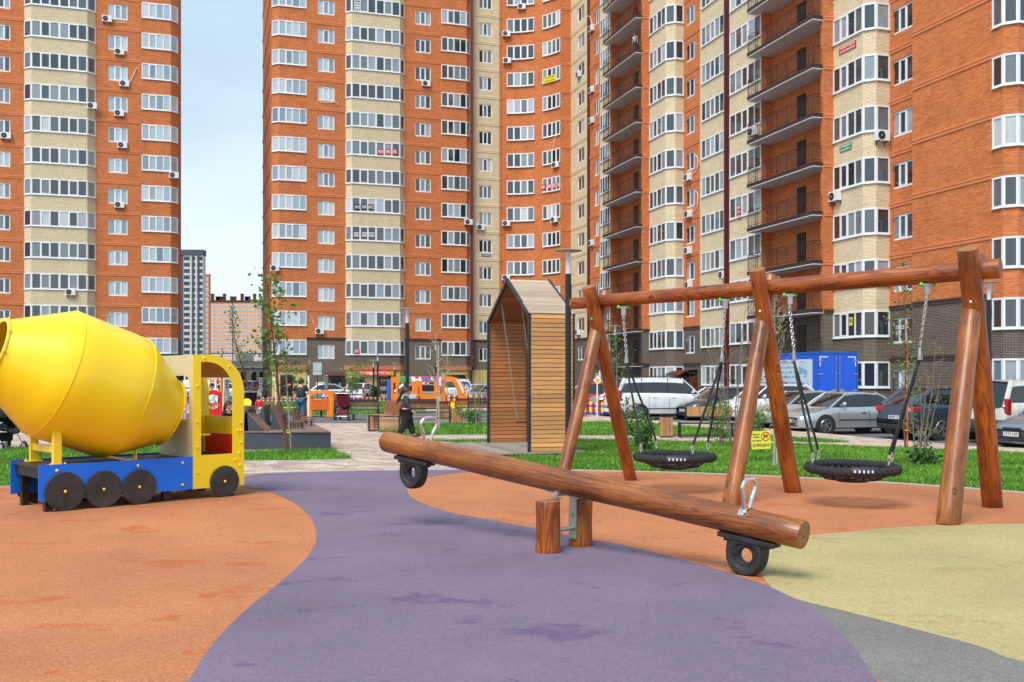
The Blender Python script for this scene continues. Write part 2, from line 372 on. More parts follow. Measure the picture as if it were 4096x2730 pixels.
def window_column(parent, pts, zs, zt, ks, glass=None, fm=None, pale=None, name='window', inner=(1,)):
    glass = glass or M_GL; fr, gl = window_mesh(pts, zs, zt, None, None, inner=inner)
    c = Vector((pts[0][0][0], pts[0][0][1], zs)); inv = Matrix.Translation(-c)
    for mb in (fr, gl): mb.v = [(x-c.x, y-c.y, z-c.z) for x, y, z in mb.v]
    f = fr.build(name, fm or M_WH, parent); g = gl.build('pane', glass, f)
    loc = c-parent.location; f.location = loc+Vector((0, 0, ST*ks[0])); out = [f]
    for k in range(ks[0]+1, ks[1]+1):
        q = f.copy(); COL.objects.link(q); q.location = loc+Vector((0, 0, ST*k)); h = g.copy(); COL.objects.link(h); h.parent = q; out.append(q)
    return out
def seam(parent, p, z0, z1, mi_mat=M_PIPE, r=.13, name='joint_cover'):
    m = MB(); m.box((0, 0, (z0+z1)/2), (r*2, r*1.4, z1-z0)); o = m.build(name, mi_mat, parent); o.location = Vector((p.x, p.y, 0))-parent.location; return o
ZW = (4.12, 5.62); ZS = (3.72, 5.15)
# ---- left tower
left = thing('apartment_tower', (-39, 92, 0), 'orange brick apartment tower with beige loggia column behind the yellow toy truck', 'building')
f = Facade(); L = LB
a0 = L.pt(L.s_at(-330), 0); s = lambda px, off=0: L.s_at(px, off)
A = lambda px, off=0: L.pt(s(px, off), off)
w0, w1 = s(-30)-s(-330), s(41)-s(-330)
KL = (0, 14)
f.wall(a0, A(97), WO, (w0, w1, *ZS), band=3, ks=KL)
window_column(left, [(A(-30)-L.n*.1, A(41)-L.n*.1, 3)], *ZS, (0, 12))
of = .62
f.wall(A(97), A(125, of), WBE, (.0, (A(125, of)-A(97)).length, *ZW), recess=0, ks=KL)
f.wall(A(125, of), A(349, of), WBE, (.0, (A(349, of)-A(125, of)).length, *ZW), recess=0, ks=KL)
f.wall(A(349, of), A(382), WBE, (.0, (A(382)-A(349, of)).length, *ZW), recess=0, ks=KL)
window_column(left, [(A(97), A(125, of), 1), (A(125, of), A(349, of), [3, 3]), (A(349, of), A(382), 1)], *ZW, (0, 12), inner=(1,))
f.wall(A(382), A(567), WO, (s(433)-s(382), s(510)-s(382), *ZS), band=3, ks=KL)
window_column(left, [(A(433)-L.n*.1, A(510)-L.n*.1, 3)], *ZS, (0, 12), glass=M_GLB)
f.wall(A(567), A(683), WOW, (.0, s(683)-s(567), *ZW), recess=0, ks=KL)
e2 = A(683)+(uA*.73-L.n*.68)*1.15
e2 = A(683)+L.u*.62-L.n*.62
f.wall(A(683), e2, WOW, (.0, (e2-A(683)).length, *ZW), recess=0, ks=KL)
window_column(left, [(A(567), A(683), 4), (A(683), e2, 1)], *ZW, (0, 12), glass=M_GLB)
bk = e2-L.n*.0+L.u*.35-L.n*.35
f.wall(e2, e2-L.n*15, WO)
f.close([a0-L.n*15.1])
f.build(left)
# ---- middle tower
mid = thing('apartment_tower', (-12, 101, 0), 'orange brick apartment tower with beige loggia column above the mini market', 'building')
f = Facade(); L = LC
s = lambda px, off=0: L.s_at(px, off)
A = lambda px, off=0: L.pt(s(px, off), off)
cst = A(1115)-L.u*.62-L.n*.62
sideb = cst-L.n*16
f.wall(sideb, cst, WO, band=3)
f.wall(cst, A(1115), WSHOP_O, (0, (A(1115)-cst).length, *ZW), recess=0, ks=(0, 14))
f.wall(A(1115), A(1226), WSHOP_O, (0, (A(1226)-A(1115)).length, *ZW), recess=0, ks=(0, 14))
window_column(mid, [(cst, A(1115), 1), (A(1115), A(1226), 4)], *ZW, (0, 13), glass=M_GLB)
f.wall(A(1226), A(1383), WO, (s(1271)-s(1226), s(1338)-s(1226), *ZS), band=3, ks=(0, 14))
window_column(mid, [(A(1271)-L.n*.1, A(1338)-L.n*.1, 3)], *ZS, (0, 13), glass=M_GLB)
of = .55
f.wall(A(1383), A(1407, of), WSHOP_B, (.0, (A(1407, of)-A(1383)).length, *ZW), recess=0, ks=(0, 14))
f.wall(A(1407, of), A(1600, of), WSHOP_B, (.0, (A(1600, of)-A(1407, of)).length, *ZW), recess=0, ks=(0, 14))
f.wall(A(1600, of), A(1617), WSHOP_B, (.0, (A(1617)-A(1600, of)).length, *ZW), recess=0, ks=(0, 14))
window_column(mid, [(A(1383), A(1407, of), 1), (A(1407, of), A(1600, of), [3, 3]), (A(1600, of), A(1617), 1)], *ZW, (0, 13))
f.wall(A(1617), A(1765), WO, (s(1660)-s(1617), s(1723)-s(1617), *ZS), band=3, ks=(0, 14))
window_column(mid, [(A(1660)-L.n*.1, A(1723)-L.n*.1, 3)], *ZS, (0, 13))
f.wall(A(1765), A(1866), WSHOP_O, (0, (A(1866)-A(1765)).length, *ZW), recess=0, ks=(0, 14))
e2 = A(1866)+L.u*.4-L.n*.4
f.wall(A(1866), e2, WSHOP_O, (0, (e2-A(1866)).length, *ZW), recess=0, ks=(0, 14))
window_column(mid, [(A(1765), A(1866), 4), (A(1866), e2, 1)], *ZW, (0, 13))
f.wall(e2, e2+L.u*.2, WO)
f.close([e2+L.u*.2-L.n*16])
f.build(mid)
seam(mid, e2+L.u*.25+L.n*.1, 3, ZTOP)
# copper fascia boards over the shops
for (p, q) in ((cst, A(1115)), (A(1115), A(1226)), (A(1383), A(1407, of)), (A(1407, of), A(1600, of)), (A(1600, of), A(1617)), (A(1765), A(1866)), (A(1866), e2)):
    d = (q-p).normalized(); n = Vector((d.y, -d.x)); m = MB()
    c = (p+q)/2+n*.09; m.box((0, 0, 0), ((q-p).length+.12, .18, .45), rz=math.atan2(d.y, d.x)); o = m.build('fascia_board', M_COP, mid); o.location = Vector((c.x, c.y, 2.83))-mid.location
# ---- corner block: flat beige part, hollow curve, beige part
cor = thing('apartment_block', (3, 108, 0), 'apartment block with an orange hollow curved wall between two beige walls', 'building')
f = Facade()
L2 = Line(lp(LC, 1892, -.9), (.955, .296)); y0 = L2.pt(0); y1 = L2.pt(L2.s_at(1997))
f.wall(y0, y1, WYELS, (L2.s_at(1915), L2.s_at(1968), 3.55, 4.98), band=4, ks=(0, 14))
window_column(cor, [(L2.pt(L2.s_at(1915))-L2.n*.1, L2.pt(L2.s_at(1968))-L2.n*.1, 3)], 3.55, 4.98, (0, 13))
c0 = y1+L2.u*.42; f.wall(y1, y1+L2.u*.33-L2.n*.02, WSHOP_O, band=3, ks=(0, 14)); c0 = f.path[-1]
k_e = (2242-CX)/F; cE = Vector((k_e*104.4, 104.4))
# arc of 14 pieces turning from +8 to -52 degrees
def arc_pts(P, Q, a0, a1, n):
    pts = [Vector((0, 0))]
    for i in range(n):
        a = R(a0+(a1-a0)*(i+.5)/n); pts.append(pts[-1]+Vector((math.cos(a), math.sin(a))))
    e = pts[-1]; d = Q-P; k = d.length/e.length; rot = math.atan2(d.y, d.x)-math.atan2(e.y, e.x); m = Matrix.Rotation(rot, 2)
    return [P+(m @ p)*k for p in pts]
arc = arc_pts(c0, cE, 14, -50, 14)
def pxof(p): return CX+F*p.x/p.y
for i in range(14):
    a, b = arc[i], arc[i+1]; pm = (pxof(a)+pxof(b))/2
    iswin = 0 < i < 7 or 8 < i < 14
    f.wall(a, b, WSHOP_O, (0, (b-a).length, *ZW) if iswin else None, recess=0, ks=(0, 14))
def arcwin(i0, i1, n):
    P = arc[i0:i1+1]; tot = i1-i0; out = []
    for i in range(i0, i1): out.append((arc[i], arc[i+1], 1))
    return out
def merged(i0, i1, n):
    out = []
    for j in range(n):
        t0 = i0+(i1-i0)*j/n; t1 = i0+(i1-i0)*(j+1)/n
        g = lambda t: arc[int(t)].lerp(arc[min(int(t)+1, 14)], t-int(t))
        d = (g(t1)-g(t0)).normalized(); nn = Vector((d.y, -d.x))*.05
        out.append((g(t0)+nn, g(t1)+nn, 1))
    return out
window_column(cor, merged(1, 7, 4), *ZW, (0, 13), inner=(9,)); window_column(cor, merged(9, 14, 4), *ZW, (0, 13), inner=(9,))
f.wall(cE, lp(Line(cE, uA), 2284, 0), WSHOP_O, band=3, ks=(0, 14))
yS = f.path[-1]; LY = Line(yS, uN); yE = LY.pt(LY.s_at(2355))
f.wall(yS, yE, WYEL, (LY.s_at(2311), LY.s_at(2337), 3.6, 5.05), band=4, ks=(0, 14))
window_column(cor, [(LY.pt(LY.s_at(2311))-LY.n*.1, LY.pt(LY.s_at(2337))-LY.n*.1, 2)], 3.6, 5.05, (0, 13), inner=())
f.close([yE+uA*14, Vector((14, 122)), Vector((y0.x-4, 122))+Vector((0, 0))])
f.build(cor); seam(cor, yE+uN*.3+Vector((-.955, -.296))*.15, 3, ZTOP)
# ---- right wing
L = LW; s = lambda px, off=0: L.s_at(px, off); A = lambda px, off=0: L.pt(s(px, off), off)
def chamfer(L, p0, px):                # 45 degrees inwards from p0 until photo column px
    lo, hi = 0, 5
    for _ in range(40):
        m = (lo+hi)/2
        if pxof(p0+(L.u-L.n)*m) < px: lo = m
        else: hi = m
    return p0+(L.u-L.n)*lo
def offof(L, p): return (p-L.P).dot(L.n)
def sof(L, p): return (p-L.P).dot(L.u)
WRB = [(4.12, 2), (INF, 1)]; WREC = [(5.6, 2), (INF, 0)]; KR = (-1, 14)
def wing(name_loc, label, nodes, close_back):
    pass
far = thing('apartment_block', (10, 80, 0), 'far part of the long right wing, orange and beige brick with a balcony stack', 'building')
f = Facade()
p = A(2360, .5)
f.wall(p, A(2400, .5), WO, (s(2378, .5)-s(2360, .5), s(2396, .5)-s(2360, .5), *ZS), band=3, ks=KR)
window_column(far, [(A(2378, .42), A(2396, .42), 2)], *ZS, (-1, 13), inner=())
q0 = L.pt(s(2400, 1.5), 1.5); f.path.append(q0)
q1 = A(2441, 1.5); f.wall(q0, q1, WRB, (.05, (q1-q0).length-.05, *ZW), recess=0, ks=KR)
window_column(far, [(q0+L.u*.05, q1-L.u*.05, 4)], *ZW, (-1, 13), inner=())
def recess_bay(f, bld, q1, sp, off_out, off_back, bay_off, k_list, corner_px, slab_off, tip_extra):
    """left inner wall, back wall, hidden return, pier face; then balconies in the opening"""
    b0 = L.pt(sof(L, q1), off_back); f.wall(q1, b0, WREC)
    b1 = L.pt(sp-.35, off_back); W = (b1-b0).length
    f.wall(b0, b1, WREC)
    b2 = L.pt(sp-.35, off_out); f.wall(b1, b2, WREC); b3 = L.pt(sp, off_out); f.wall(b2, b3, WREC)
    b4 = L.pt(sp, bay_off); f.wall(b3, b4, WREC, band=3, ks=KR)
    # balcony, one part per storey
    s0 = sof(L, q1)-.1-tip_extra; s1 = sp-.02; s0r = sof(L, q1)+.01
    sc = s1-.1
    dep = slab_off-off_back
    base = L.pt(sof(L, q1), 0); toL = lambda ss, oo: L.pt(ss, oo)-base
    m = MB()
    poly = [toL(s0, off_out+.03), toL(s0, slab_off), toL(sc-.0, slab_off), toL(sc, off_out+.02), toL(sc-.28, off_out+.02), toL(sc-.28, off_back+.01), toL(s0r, off_back+.01), toL(s0r, off_out+.03)]
    area = sum(poly[i].x*poly[(i+1) % len(poly)].y-poly[(i+1) % len(poly)].x*poly[i].y for i in range(len(poly)))
    if area < 0: poly = poly[::-1]
    m.prism([(p.x, p.y) for p in poly], 0, .05, 0); m.prism([(p.x, p.y) for p in poly], .051, .30, 1)
    sl = m.build('balcony', [M_SOFFIT, M_FASC], bld)
    r = MB(); i_ = .06
    rail = [toL(s0+i_, off_out+.1), toL(s0+i_, slab_off-i_), toL(sc-i_, slab_off-i_), toL(sc-i_, off_out+.08)]
    for a, b in zip(rail[:-1], rail[1:]):
        d = b-a; Ln = d.length; d = d/Ln; n = Vector((d.y, -d.x)); n = n if n.dot(L.n) > -.01 else -n
        if a is rail[0]: n = Vector((-L.u.x, -L.u.y))
        if b is rail[3]: n = L.u
        for z, rr in ((1.12, .022), (.98, .014), (.12, .016)): r.tube([(a.x, a.y, .3+z), (b.x, b.y, .3+z)], rr, 4, cap=False)
        nb = max(2, int(Ln/.125))
        for i in range(nb+1):
            c = a+d*(Ln*i/nb)
            if i % 9 == 0: r.tube([(c.x, c.y, .3), (c.x, c.y, 1.42)], .022, 4, cap=False)
            else:
                P = []
                for z, o in ((.12, 0), (.3, .05), (.48, .075), (.64, .03), (.8, -.01), (.98, 0)):
                    P.append((c.x+n.x*o, c.y+n.y*o, .3+z))
                r.tube(P, .0095, 3, cap=False)
    rl = r.build('railing', M_RAIL, sl)
    dm = MB()
    ctr = L.pt(0, 0)
    for (ds, w_) in ((.52, .95), (.93, .8)):
        c = toL(s0r+(s1-.4-s0r)*ds, off_back+.03); dm.box((c.x, c.y, 1.35), (w_, .05, 2.1), rz=math.atan2(L.u.y, L.u.x))
    dr = dm.build('door', M_BLACK, sl)
    sl.location = Vector((base.x, base.y, 5.62+ST*k_list[0]))-bld.location
    for k in k_list[1:]:
        c = copy_tree(sl, bld); c.location = sl.location+Vector((0, 0, ST*(k-k_list[0])))
    return b4
sp = s(2598, .9)
b4 = recess_bay(f, far, q1, sp, 1.5, .5, .9, range(-1, 13), 2570, 2.1, .25)
def bay(f, bld, p0, pxf, pxc, pxr, off_back, mats, ks_w, n1, kswall=KR):
    e1 = A(pxf, offof(L, p0)); e2 = chamfer(L, e1, pxc); e3 = L.pt(sof(L, e2), off_back)
    # slide the return so that it ends at photo column pxr
    for (a, b) in ((p0, e1), (e1, e2), (e2, e3)): f.wall(a, b, mats, (0, (b-a).length, *ZW), recess=0, ks=kswall)
    window_column(bld, [(p0, e1, n1), (e1, e2, 1), (e2, e3, 1)], *ZW, ks_w, inner=(1,))
    return e3
e3 = bay(f, far, b4, 2663, 2701, 2730, -.4, WRB, (-1, 12), 4)
g1 = A(2800, -.4)
f.wall(e3, g1, WO, (s(2745, -.4)-sof(L, e3), s(2779, -.4)-sof(L, e3), *ZS), band=3, ks=KR)
window_column(far, [(A(2745, -.5), A(2779, -.5), 2)], *ZS, (-1, 12), inner=())
sx = s(2918, 1.2); g2 = L.pt(sx, -.4)
ws0, ws1 = s(2806, -.4)-s(2800, -.4), sx-s(2800, -.4)
f.wall(g1, g2, WRB, (ws0, ws1, *ZW), recess=0, ks=KR)
window_column(far, [(A(2806, -.4), A(2898, -.4), 5), (A(2898, -.4), g2, 1)], *ZW, (-1, 12), inner=(2,))
f.close([L.pt(sx, -14), L.pt(s(2360, .5), -14)])
f.build(far); seam(far, A(2906, .15), -.1, ZTOP, r=.17)
near = thing('apartment_block', (18, 60, 0), 'near part of the long right wing, with a big blank orange brick wall', 'building')
f = Facade()
q0 = L.pt(sx, 1.2); f.path.append(L.pt(sx, -.3)); f.path.append(q0)
q1 = A(3045, 1.2); f.wall(q0, q1, WRB, (.05, (q1-q0).length-.02, *ZW), recess=0, ks=KR)
window_column(near, [(q0+L.u*.05, q1-L.u*.02, 5)], *ZW, (-1, 9), inner=(2,))
sp = s(3334, .6)
b4 = recess_bay(f, near, q1, sp, 1.25, .4, .6, range(-1, 9), 3295, 1.95, .45)
e3 = bay(f, near, b4, 3452, 3505, 3544, -.8, WRB, (-1, 8), 4)
g1 = L.pt(s(3649, 0), -.8)
f.wall(e3, g1, WO, (s(3572, -.8)-sof(L, e3), s(3657, -.8)-sof(L, e3), *ZS), band=3, ks=KR)
window_column(near, [(A(3572, -.9), A(3657, -.9), 3)], *ZS, (-1, 8), inner=(1,))
g2 = A(3649, 0); f.wall(g1, g2, WO)
g3 = A(3970, 0); f.wall(g2, g3, WO, band=3, ks=KR)
g4 = A(4013, 0); f.wall(g3, g4, WOW, (0, (g4-g3).length, *ZW), recess=0, ks=KR)
g5 = chamfer(L, g4, 4073); f.wall(g4, g5, WOW, (0, (g5-g4).length, *ZW), recess=0, ks=KR)
g6 = g5-L.n*3.2; f.wall(g5, g6, WOW, (0, (g6-g5).length, *ZW), recess=0, ks=KR)
window_column(near, [(g3, g4, 1), (g4, g5, 1), (g5, g6, 4)], *ZW, (-1, 6), inner=(1,))
f.wall(g6, g5-L.n*14, WO, band=3, ks=KR)
f.close([L.pt(sx, -14)])
f.build(near)
for o in (far, near):
    pass
# ---- air conditioners
def ac_unit():
    t = thing('air_conditioner', (0, 0, 0), 'x', 'air conditioner')
    m = MB(); m.box((0, -.17, 0), (.86, .3, .58)); c = m.build('casing', M_WHITE, t, bevel=.015)
    m = MB(); m.M = T(-.14, -.325) @ Matrix.Rotation(R(90), 4, 'X'); m.lathe([(.235, 0), (.235, .012), (.05, .014)], 20); m.build('fan_grille', M_DK, t)
    m = MB(); m.M = T(-.14, -.342) @ Matrix.Rotation(R(90), 4, 'X'); m.lathe([(.05, 0), (.045, .01)], 10); m.build('fan_hub', M_GREY, t)
    for q in (-.28, .28):
        m = MB(); m.box((q, -.16, -.31), (.04, .34, .03)); m.box((q, -.02, -.42), (.04, .03, .22)); m.build('bracket', M_DK, t)
    return t
AC0 = ac_unit(); ac_used = [0]
def place_ac(line, px, y, off, label):
    p = line.pt(line.s_at(px, off), off); z = ZH(y, p.y)
    o = AC0 if not ac_used[0] else copy_tree(AC0); ac_used[0] = 1
    o.location = (p.x, p.y, z); o.rotation_euler = (0, 0, math.atan2(line.u.y, line.u.x))
    o['label'] = label; o['group'] = 'air conditioners hung on the facades'
for i, (px, y) in enumerate(((429, 79), (478, 210), (498, 337), (477, 455), (490, 583), (478, 821))):
    place_ac(LB, px, y, .0, 'air conditioner under a left tower three-pane window, %s of that column' % ('topmost', 'second from top', 'third from top', 'fourth from top', 'fifth from top', 'lowest')[i])
place_ac(LB, 369, 426, .35, 'white air conditioner at the right edge of the left tower beige column')
place_ac(LB, 283, 1170, .62, 'white air conditioner on beige brick just above the yellow drum')
place_ac(LB, 696, 703, -.1, 'white air conditioner at the right corner of the left tower, halfway up')
place_ac(LB, 25, 545, 0, 'white air conditioner at the left frame edge on the left tower')
place_ac(LC, 1277, 1326, 0, 'air conditioner just above the brown brick of the middle tower')
LCs = Line(cst-LC.n*16, -LC.n*-1)
place_ac(LC, 1098, 1074, .0, 'white air conditioner on the left corner of the middle tower, lower one')
place_ac(LC, 1703, 337, 0, 'air conditioner high on the middle tower under a curtained window')
place_ac(LC, 1872, 890, .05, 'white air conditioner beside the dark red joint pipe of the middle tower')
place_ac(L2, 1920, 911, 0, 'white air conditioner on the flat beige wall under a three-pane window')
Ld = Line(arc[1], (arc[3]-arc[1])); Le = Line(arc[9], (arc[12]-arc[9]))
for i, (px, y) in enumerate(((2086, 29), (2026, 138), (2028, 245), (2025, 895), (2024, 1112))):
    place_ac(Ld, px, y, .1, 'air conditioner on the curved wall, left half, %s' % ('highest', 'second from top', 'middle of five', 'second from bottom', 'lowest, over the wooden house')[i])
for i, (px, y) in enumerate(((2226, 661), (2221, 880))):
    place_ac(Le, px, y, .1, 'air conditioner on the curved wall, right half, %s one' % ('upper', 'lower')[i])
for i, (px, y) in enumerate(((2320, 299), (2317, 1330))):
    place_ac(LY, px, y, 0, 'white air conditioner on the narrow beige wall, %s' % ('far up', 'low down behind the swing frame')[i])
for i, (px, y) in enumerate(((2372, 116), (2372, 361), (2372, 484), (2372, 973))):
    place_ac(LW, px, y, .5, 'air conditioner on the narrow orange strip right of the beige wall, %s' % ('topmost', 'second from the top', 'third from the top', 'lowest')[i])
for i, (px, y) in enumerate(((2759, 710), (2761, 857), (2760, 1003), (2762, 1140))):
    place_ac(LW, px, y, -.4, 'air conditioner on the orange strip of two-pane windows, %s' % ('topmost', 'second from top', 'third from top', 'lowest, by the swing beam')[i])
place_ac(LW, 2900, 1100, -.1, 'white air conditioner on the thick dark red pipe over the swing beam')
place_ac(LW, 3022, 528, 1.3, 'white air conditioner beside the near balcony stack')
place_ac(LW, 3350, 787, .62, 'white air conditioner at the left edge of the near beige bay')
Lr = Line(e3+LW.n*1.4, uA)
pq = AT(3521, 547, 56.3); Lr = Line((pq.x-1, pq.y-.3), uA); place_ac(Lr, 3521, 547, 0, 'white air conditioner on the right side of the near beige bay')
# ---- signs and papers on the facades
def banner(line, px0, px1, y0, y1, off, rows, bgm, fgm, label, slope=0, name='banner'):
    s0, s1 = line.s_at(px0, off), line.s_at(px1, off); c = line.pt((s0+s1)/2, off); W = s1-s0; H = (y1-y0)*c.y/F
    t = thing(name, (c.x, c.y, ZH((y0+y1)/2, c.y)), label, 'banner', rz=math.atan2(line.u.y, line.u.x))
    m = MB(); m.box((0, 0, 0), (W, .02, H)); m.build('sheet', bgm, t)
    for i, r_ in enumerate(rows):
        text(r_, H/len(rows)*.8, t, Matrix.Translation((0, -.013, H*(.5-(i+.5)/len(rows)))) @ RX, fgm, width=W*.88, bold=True)
    return t
RED = mat('banner_red', srgb(200, 30, 40), .5); YLW = mat('banner_yellow', srgb(235, 220, 40), .5); GRN = mat('banner_green', srgb(20, 130, 80), .5)
TXD = mat('ink_dark', (.02, .02, .03), .6); TXW = mat('ink_white', (.8, .8, .8), .6); PAP = mat('paper', (.75, .75, .74), .7); TXB = mat('ink_blue', srgb(40, 60, 140), .6)
for i, (a_, b_, r_) in enumerate(((1512, 1534, '918'), (1542, 1561, '390'), (1569, 1587, '55'))):
    banner(LC, a_, b_, 597, 620, .62, [r_], RED, TXW, 'red number paper in the middle tower beige column, %s of three' % ('left', 'middle', 'right')[i], name='window_paper')
for i, (a_, b_, r_) in enumerate(((1420, 1441, '8-918'), (1449, 1466, '189'), (1473, 1495, '68-32'))):
    banner(LC, a_, b_, 818, 841, .62, [r_], TXD, TXW, 'dark number paper in the middle tower beige column, %s of three' % ('left', 'middle', 'right')[i], name='window_paper')
for i, (a_, b_, r_) in enumerate(((1416, 1436, '918'), (1448, 1468, '191'), (1475, 1497, '4369'))):
    banner(LC, a_, b_, 931, 947, .62, [r_], PAP, TXD, 'white number paper low in the middle tower beige column, %s of three' % ('left', 'middle', 'right')[i], name='window_paper')
banner(LC, 1417, 1443, 2, 43, .62, ['8', '929', '827', '339'], PAP, TXD, 'white window paper with digits in four rows at the top of the photo', name='window_paper')
banner(LC, 1416, 1439, 1396, 1417, .62, ['БАНКРОТ', '300 000'][:1], RED, TXW, 'small red window sign in the brown brick loggia of the middle tower', name='window_sign')
Lq = Line(arc[10], (arc[13]-arc[10]))
banner(Lq, 2176, 2220, 304, 330, .16, ['ПРОДАЮ', '8-918-95-29-444'], YLW, TXD, 'yellow sale banner on the curved wall window')
for i, (a_, b_, r_) in enumerate(((2163, 2179, '918'), (2190, 2204, '390'), (2213, 2223, '55'), (2231, 2238, '41'))):
    banner(Lq, a_, b_, 739+i*-4, 763+i*-4, .16, [r_], RED, TXW, 'red number paper in a curved wall window, %s' % ('leftmost', 'second from left', 'third from left', 'rightmost')[i], name='window_paper')
banner(L2, 1927, 1963, 1017, 1027, .03, ['8 938 240 82 83'], TXB, TXW, 'small blue phone number strip under a window of the flat beige wall')
banner(LW, 3356, 3424, 178, 206, .63, ['СРОЧНАЯ ПРОДАЖА', '8 918 248 47 02'], RED, TXW, 'red banner with phone number on the near beige bay')
banner(LW, 3359, 3406, 578, 604, .63, ['ПРОДАЮ', '8 964 926 08 15'], GRN, TXW, 'green banner with phone number on the near beige bay')
banner(LW, 2950, 2961, 823, 876, 1.28, ['8 989', '274', '5244'], RED, TXW, 'red window sign left of the near balcony stack', name='window_sign')
banner(LW, 3397, 3410, 1270, 1303, .63, ['9918'], YLW, TXD, 'yellow window sheet low on the near beige bay', name='window_sign')
banner(LW, 3583, 3595, 1304, 1318, -.8, ['89'], PAP, TXD, 'upper left white number paper in the brown brick window', name='window_paper')
banner(LW, 3607, 3629, 1302, 1316, -.8, ['676'], PAP, TXD, 'upper right white number paper in the brown brick window', name='window_paper')
banner(LW, 3585, 3594, 1324, 1339, -.8, ['5'], PAP, TXD, 'lower small white number paper in the brown brick window', name='window_paper')
# ---------------------------------------------------------------- ground
def rubber(name, col, dark, seed):
    m, n, p = newmat(name); L = n.links.new; p.inputs['Roughness'].default_value = .9; p.inputs['Specular IOR Level'].default_value = .25
    t = n.nodes.new('ShaderNodeTexCoord'); v = t.outputs['Object']
    def noise(sc, det, ro=.6, st=None, off=0):
        a = n.nodes.new('ShaderNodeTexNoise'); a.inputs['Scale'].default_value = sc; a.inputs['Detail'].default_value = det; a.inputs['Roughness'].default_value = ro
        mp = n.nodes.new('ShaderNodeMapping'); mp.inputs['Location'].default_value = (seed+off, seed, 0); mp.inputs['Scale'].default_value = st or (1, 1, 1); L(v, mp.inputs[0]); L(mp.outputs[0], a.inputs[0]); return a.outputs[0]
    def rng(x, a, b, c, d):
        h = n.nodes.new('ShaderNodeMapRange'); h.inputs[1].default_value = a; h.inputs[2].default_value = b; h.inputs[3].default_value = c; h.inputs[4].default_value = d; L(x, h.inputs[0]); return h.outputs[0]
    def mul(a, b):
        q = n.nodes.new('ShaderNodeMath'); q.operation = 'MULTIPLY'; L(a, q.inputs[0]); L(b, q.inputs[1]); return q.outputs[0]
    g = mul(mul(rng(noise(120, 3), .3, .7, .62, 1.38), rng(noise(.45, 5), .3, .7, .84, 1.14)), rng(noise(30, 4, .7), .3, .7, .86, 1.14))
    x = n.nodes.new('ShaderNodeVectorMath'); x.operation = 'SCALE'; x.inputs[0].default_value = col; L(g, x.inputs['Scale'])
    y = n.nodes.new('ShaderNodeMixRGB'); y.inputs[2].default_value = (*dark, 1); L(x.outputs[0], y.inputs[1])
    L(mul(rng(noise(.9, 8, .7, (1, 1.5, 1)), .575, .61, 0, .6), rng(noise(5, 4, .7, off=9), .3, .6, .55, 1)), y.inputs[0])
    z = n.nodes.new('ShaderNodeMixRGB'); z.inputs[2].default_value = (*[min(1, c*1.25+.05) for c in col], 1); L(y.outputs[0], z.inputs[1])
    L(rng(noise(1.8, 6, .7, off=4), .64, .74, 0, .35), z.inputs[0])
    k = n.nodes.new('ShaderNodeMixRGB'); k.inputs[2].default_value = (.10, .09, .09, 1); L(z.outputs[0], k.inputs[1]); L(rng(noise(6.5, 2, .5, off=2), .745, .765, 0, .5), k.inputs[0])
    L(k.outputs[0], p.inputs['Base Color'])
    b = n.nodes.new('ShaderNodeBump'); b.inputs['Strength'].default_value = .5; b.inputs['Distance'].default_value = .004; L(noise(150, 3), b.inputs['Height']); L(b.outputs[0], p.inputs['Normal'])
    return m
M_RO = rubber('orange_rubber', srgb(182, 117, 79), srgb(172, 84, 38), 3)
M_RP = rubber('purple_rubber', srgb(118, 103, 122), srgb(86, 68, 106), 11)
M_RY = rubber('yellow_rubber', srgb(172, 156, 110), srgb(156, 136, 86), 23)
M_RG = rubber('grey_rubber', srgb(122, 119, 114), srgb(100, 98, 96), 31)
M_ASPH = mat('asphalt', (.105, .11, .12), .9, var=.15, scale=.6, bump=.3, bscale=60, dirt=((.19, .19, .19), .35, .55, .75))
M_CONC = mat('concrete_kerb', srgb(176, 174, 170), .85, var=.1, scale=5, bump=.2)
M_LINE = mat('road_paint', (.62, .62, .62), .7, var=.1)
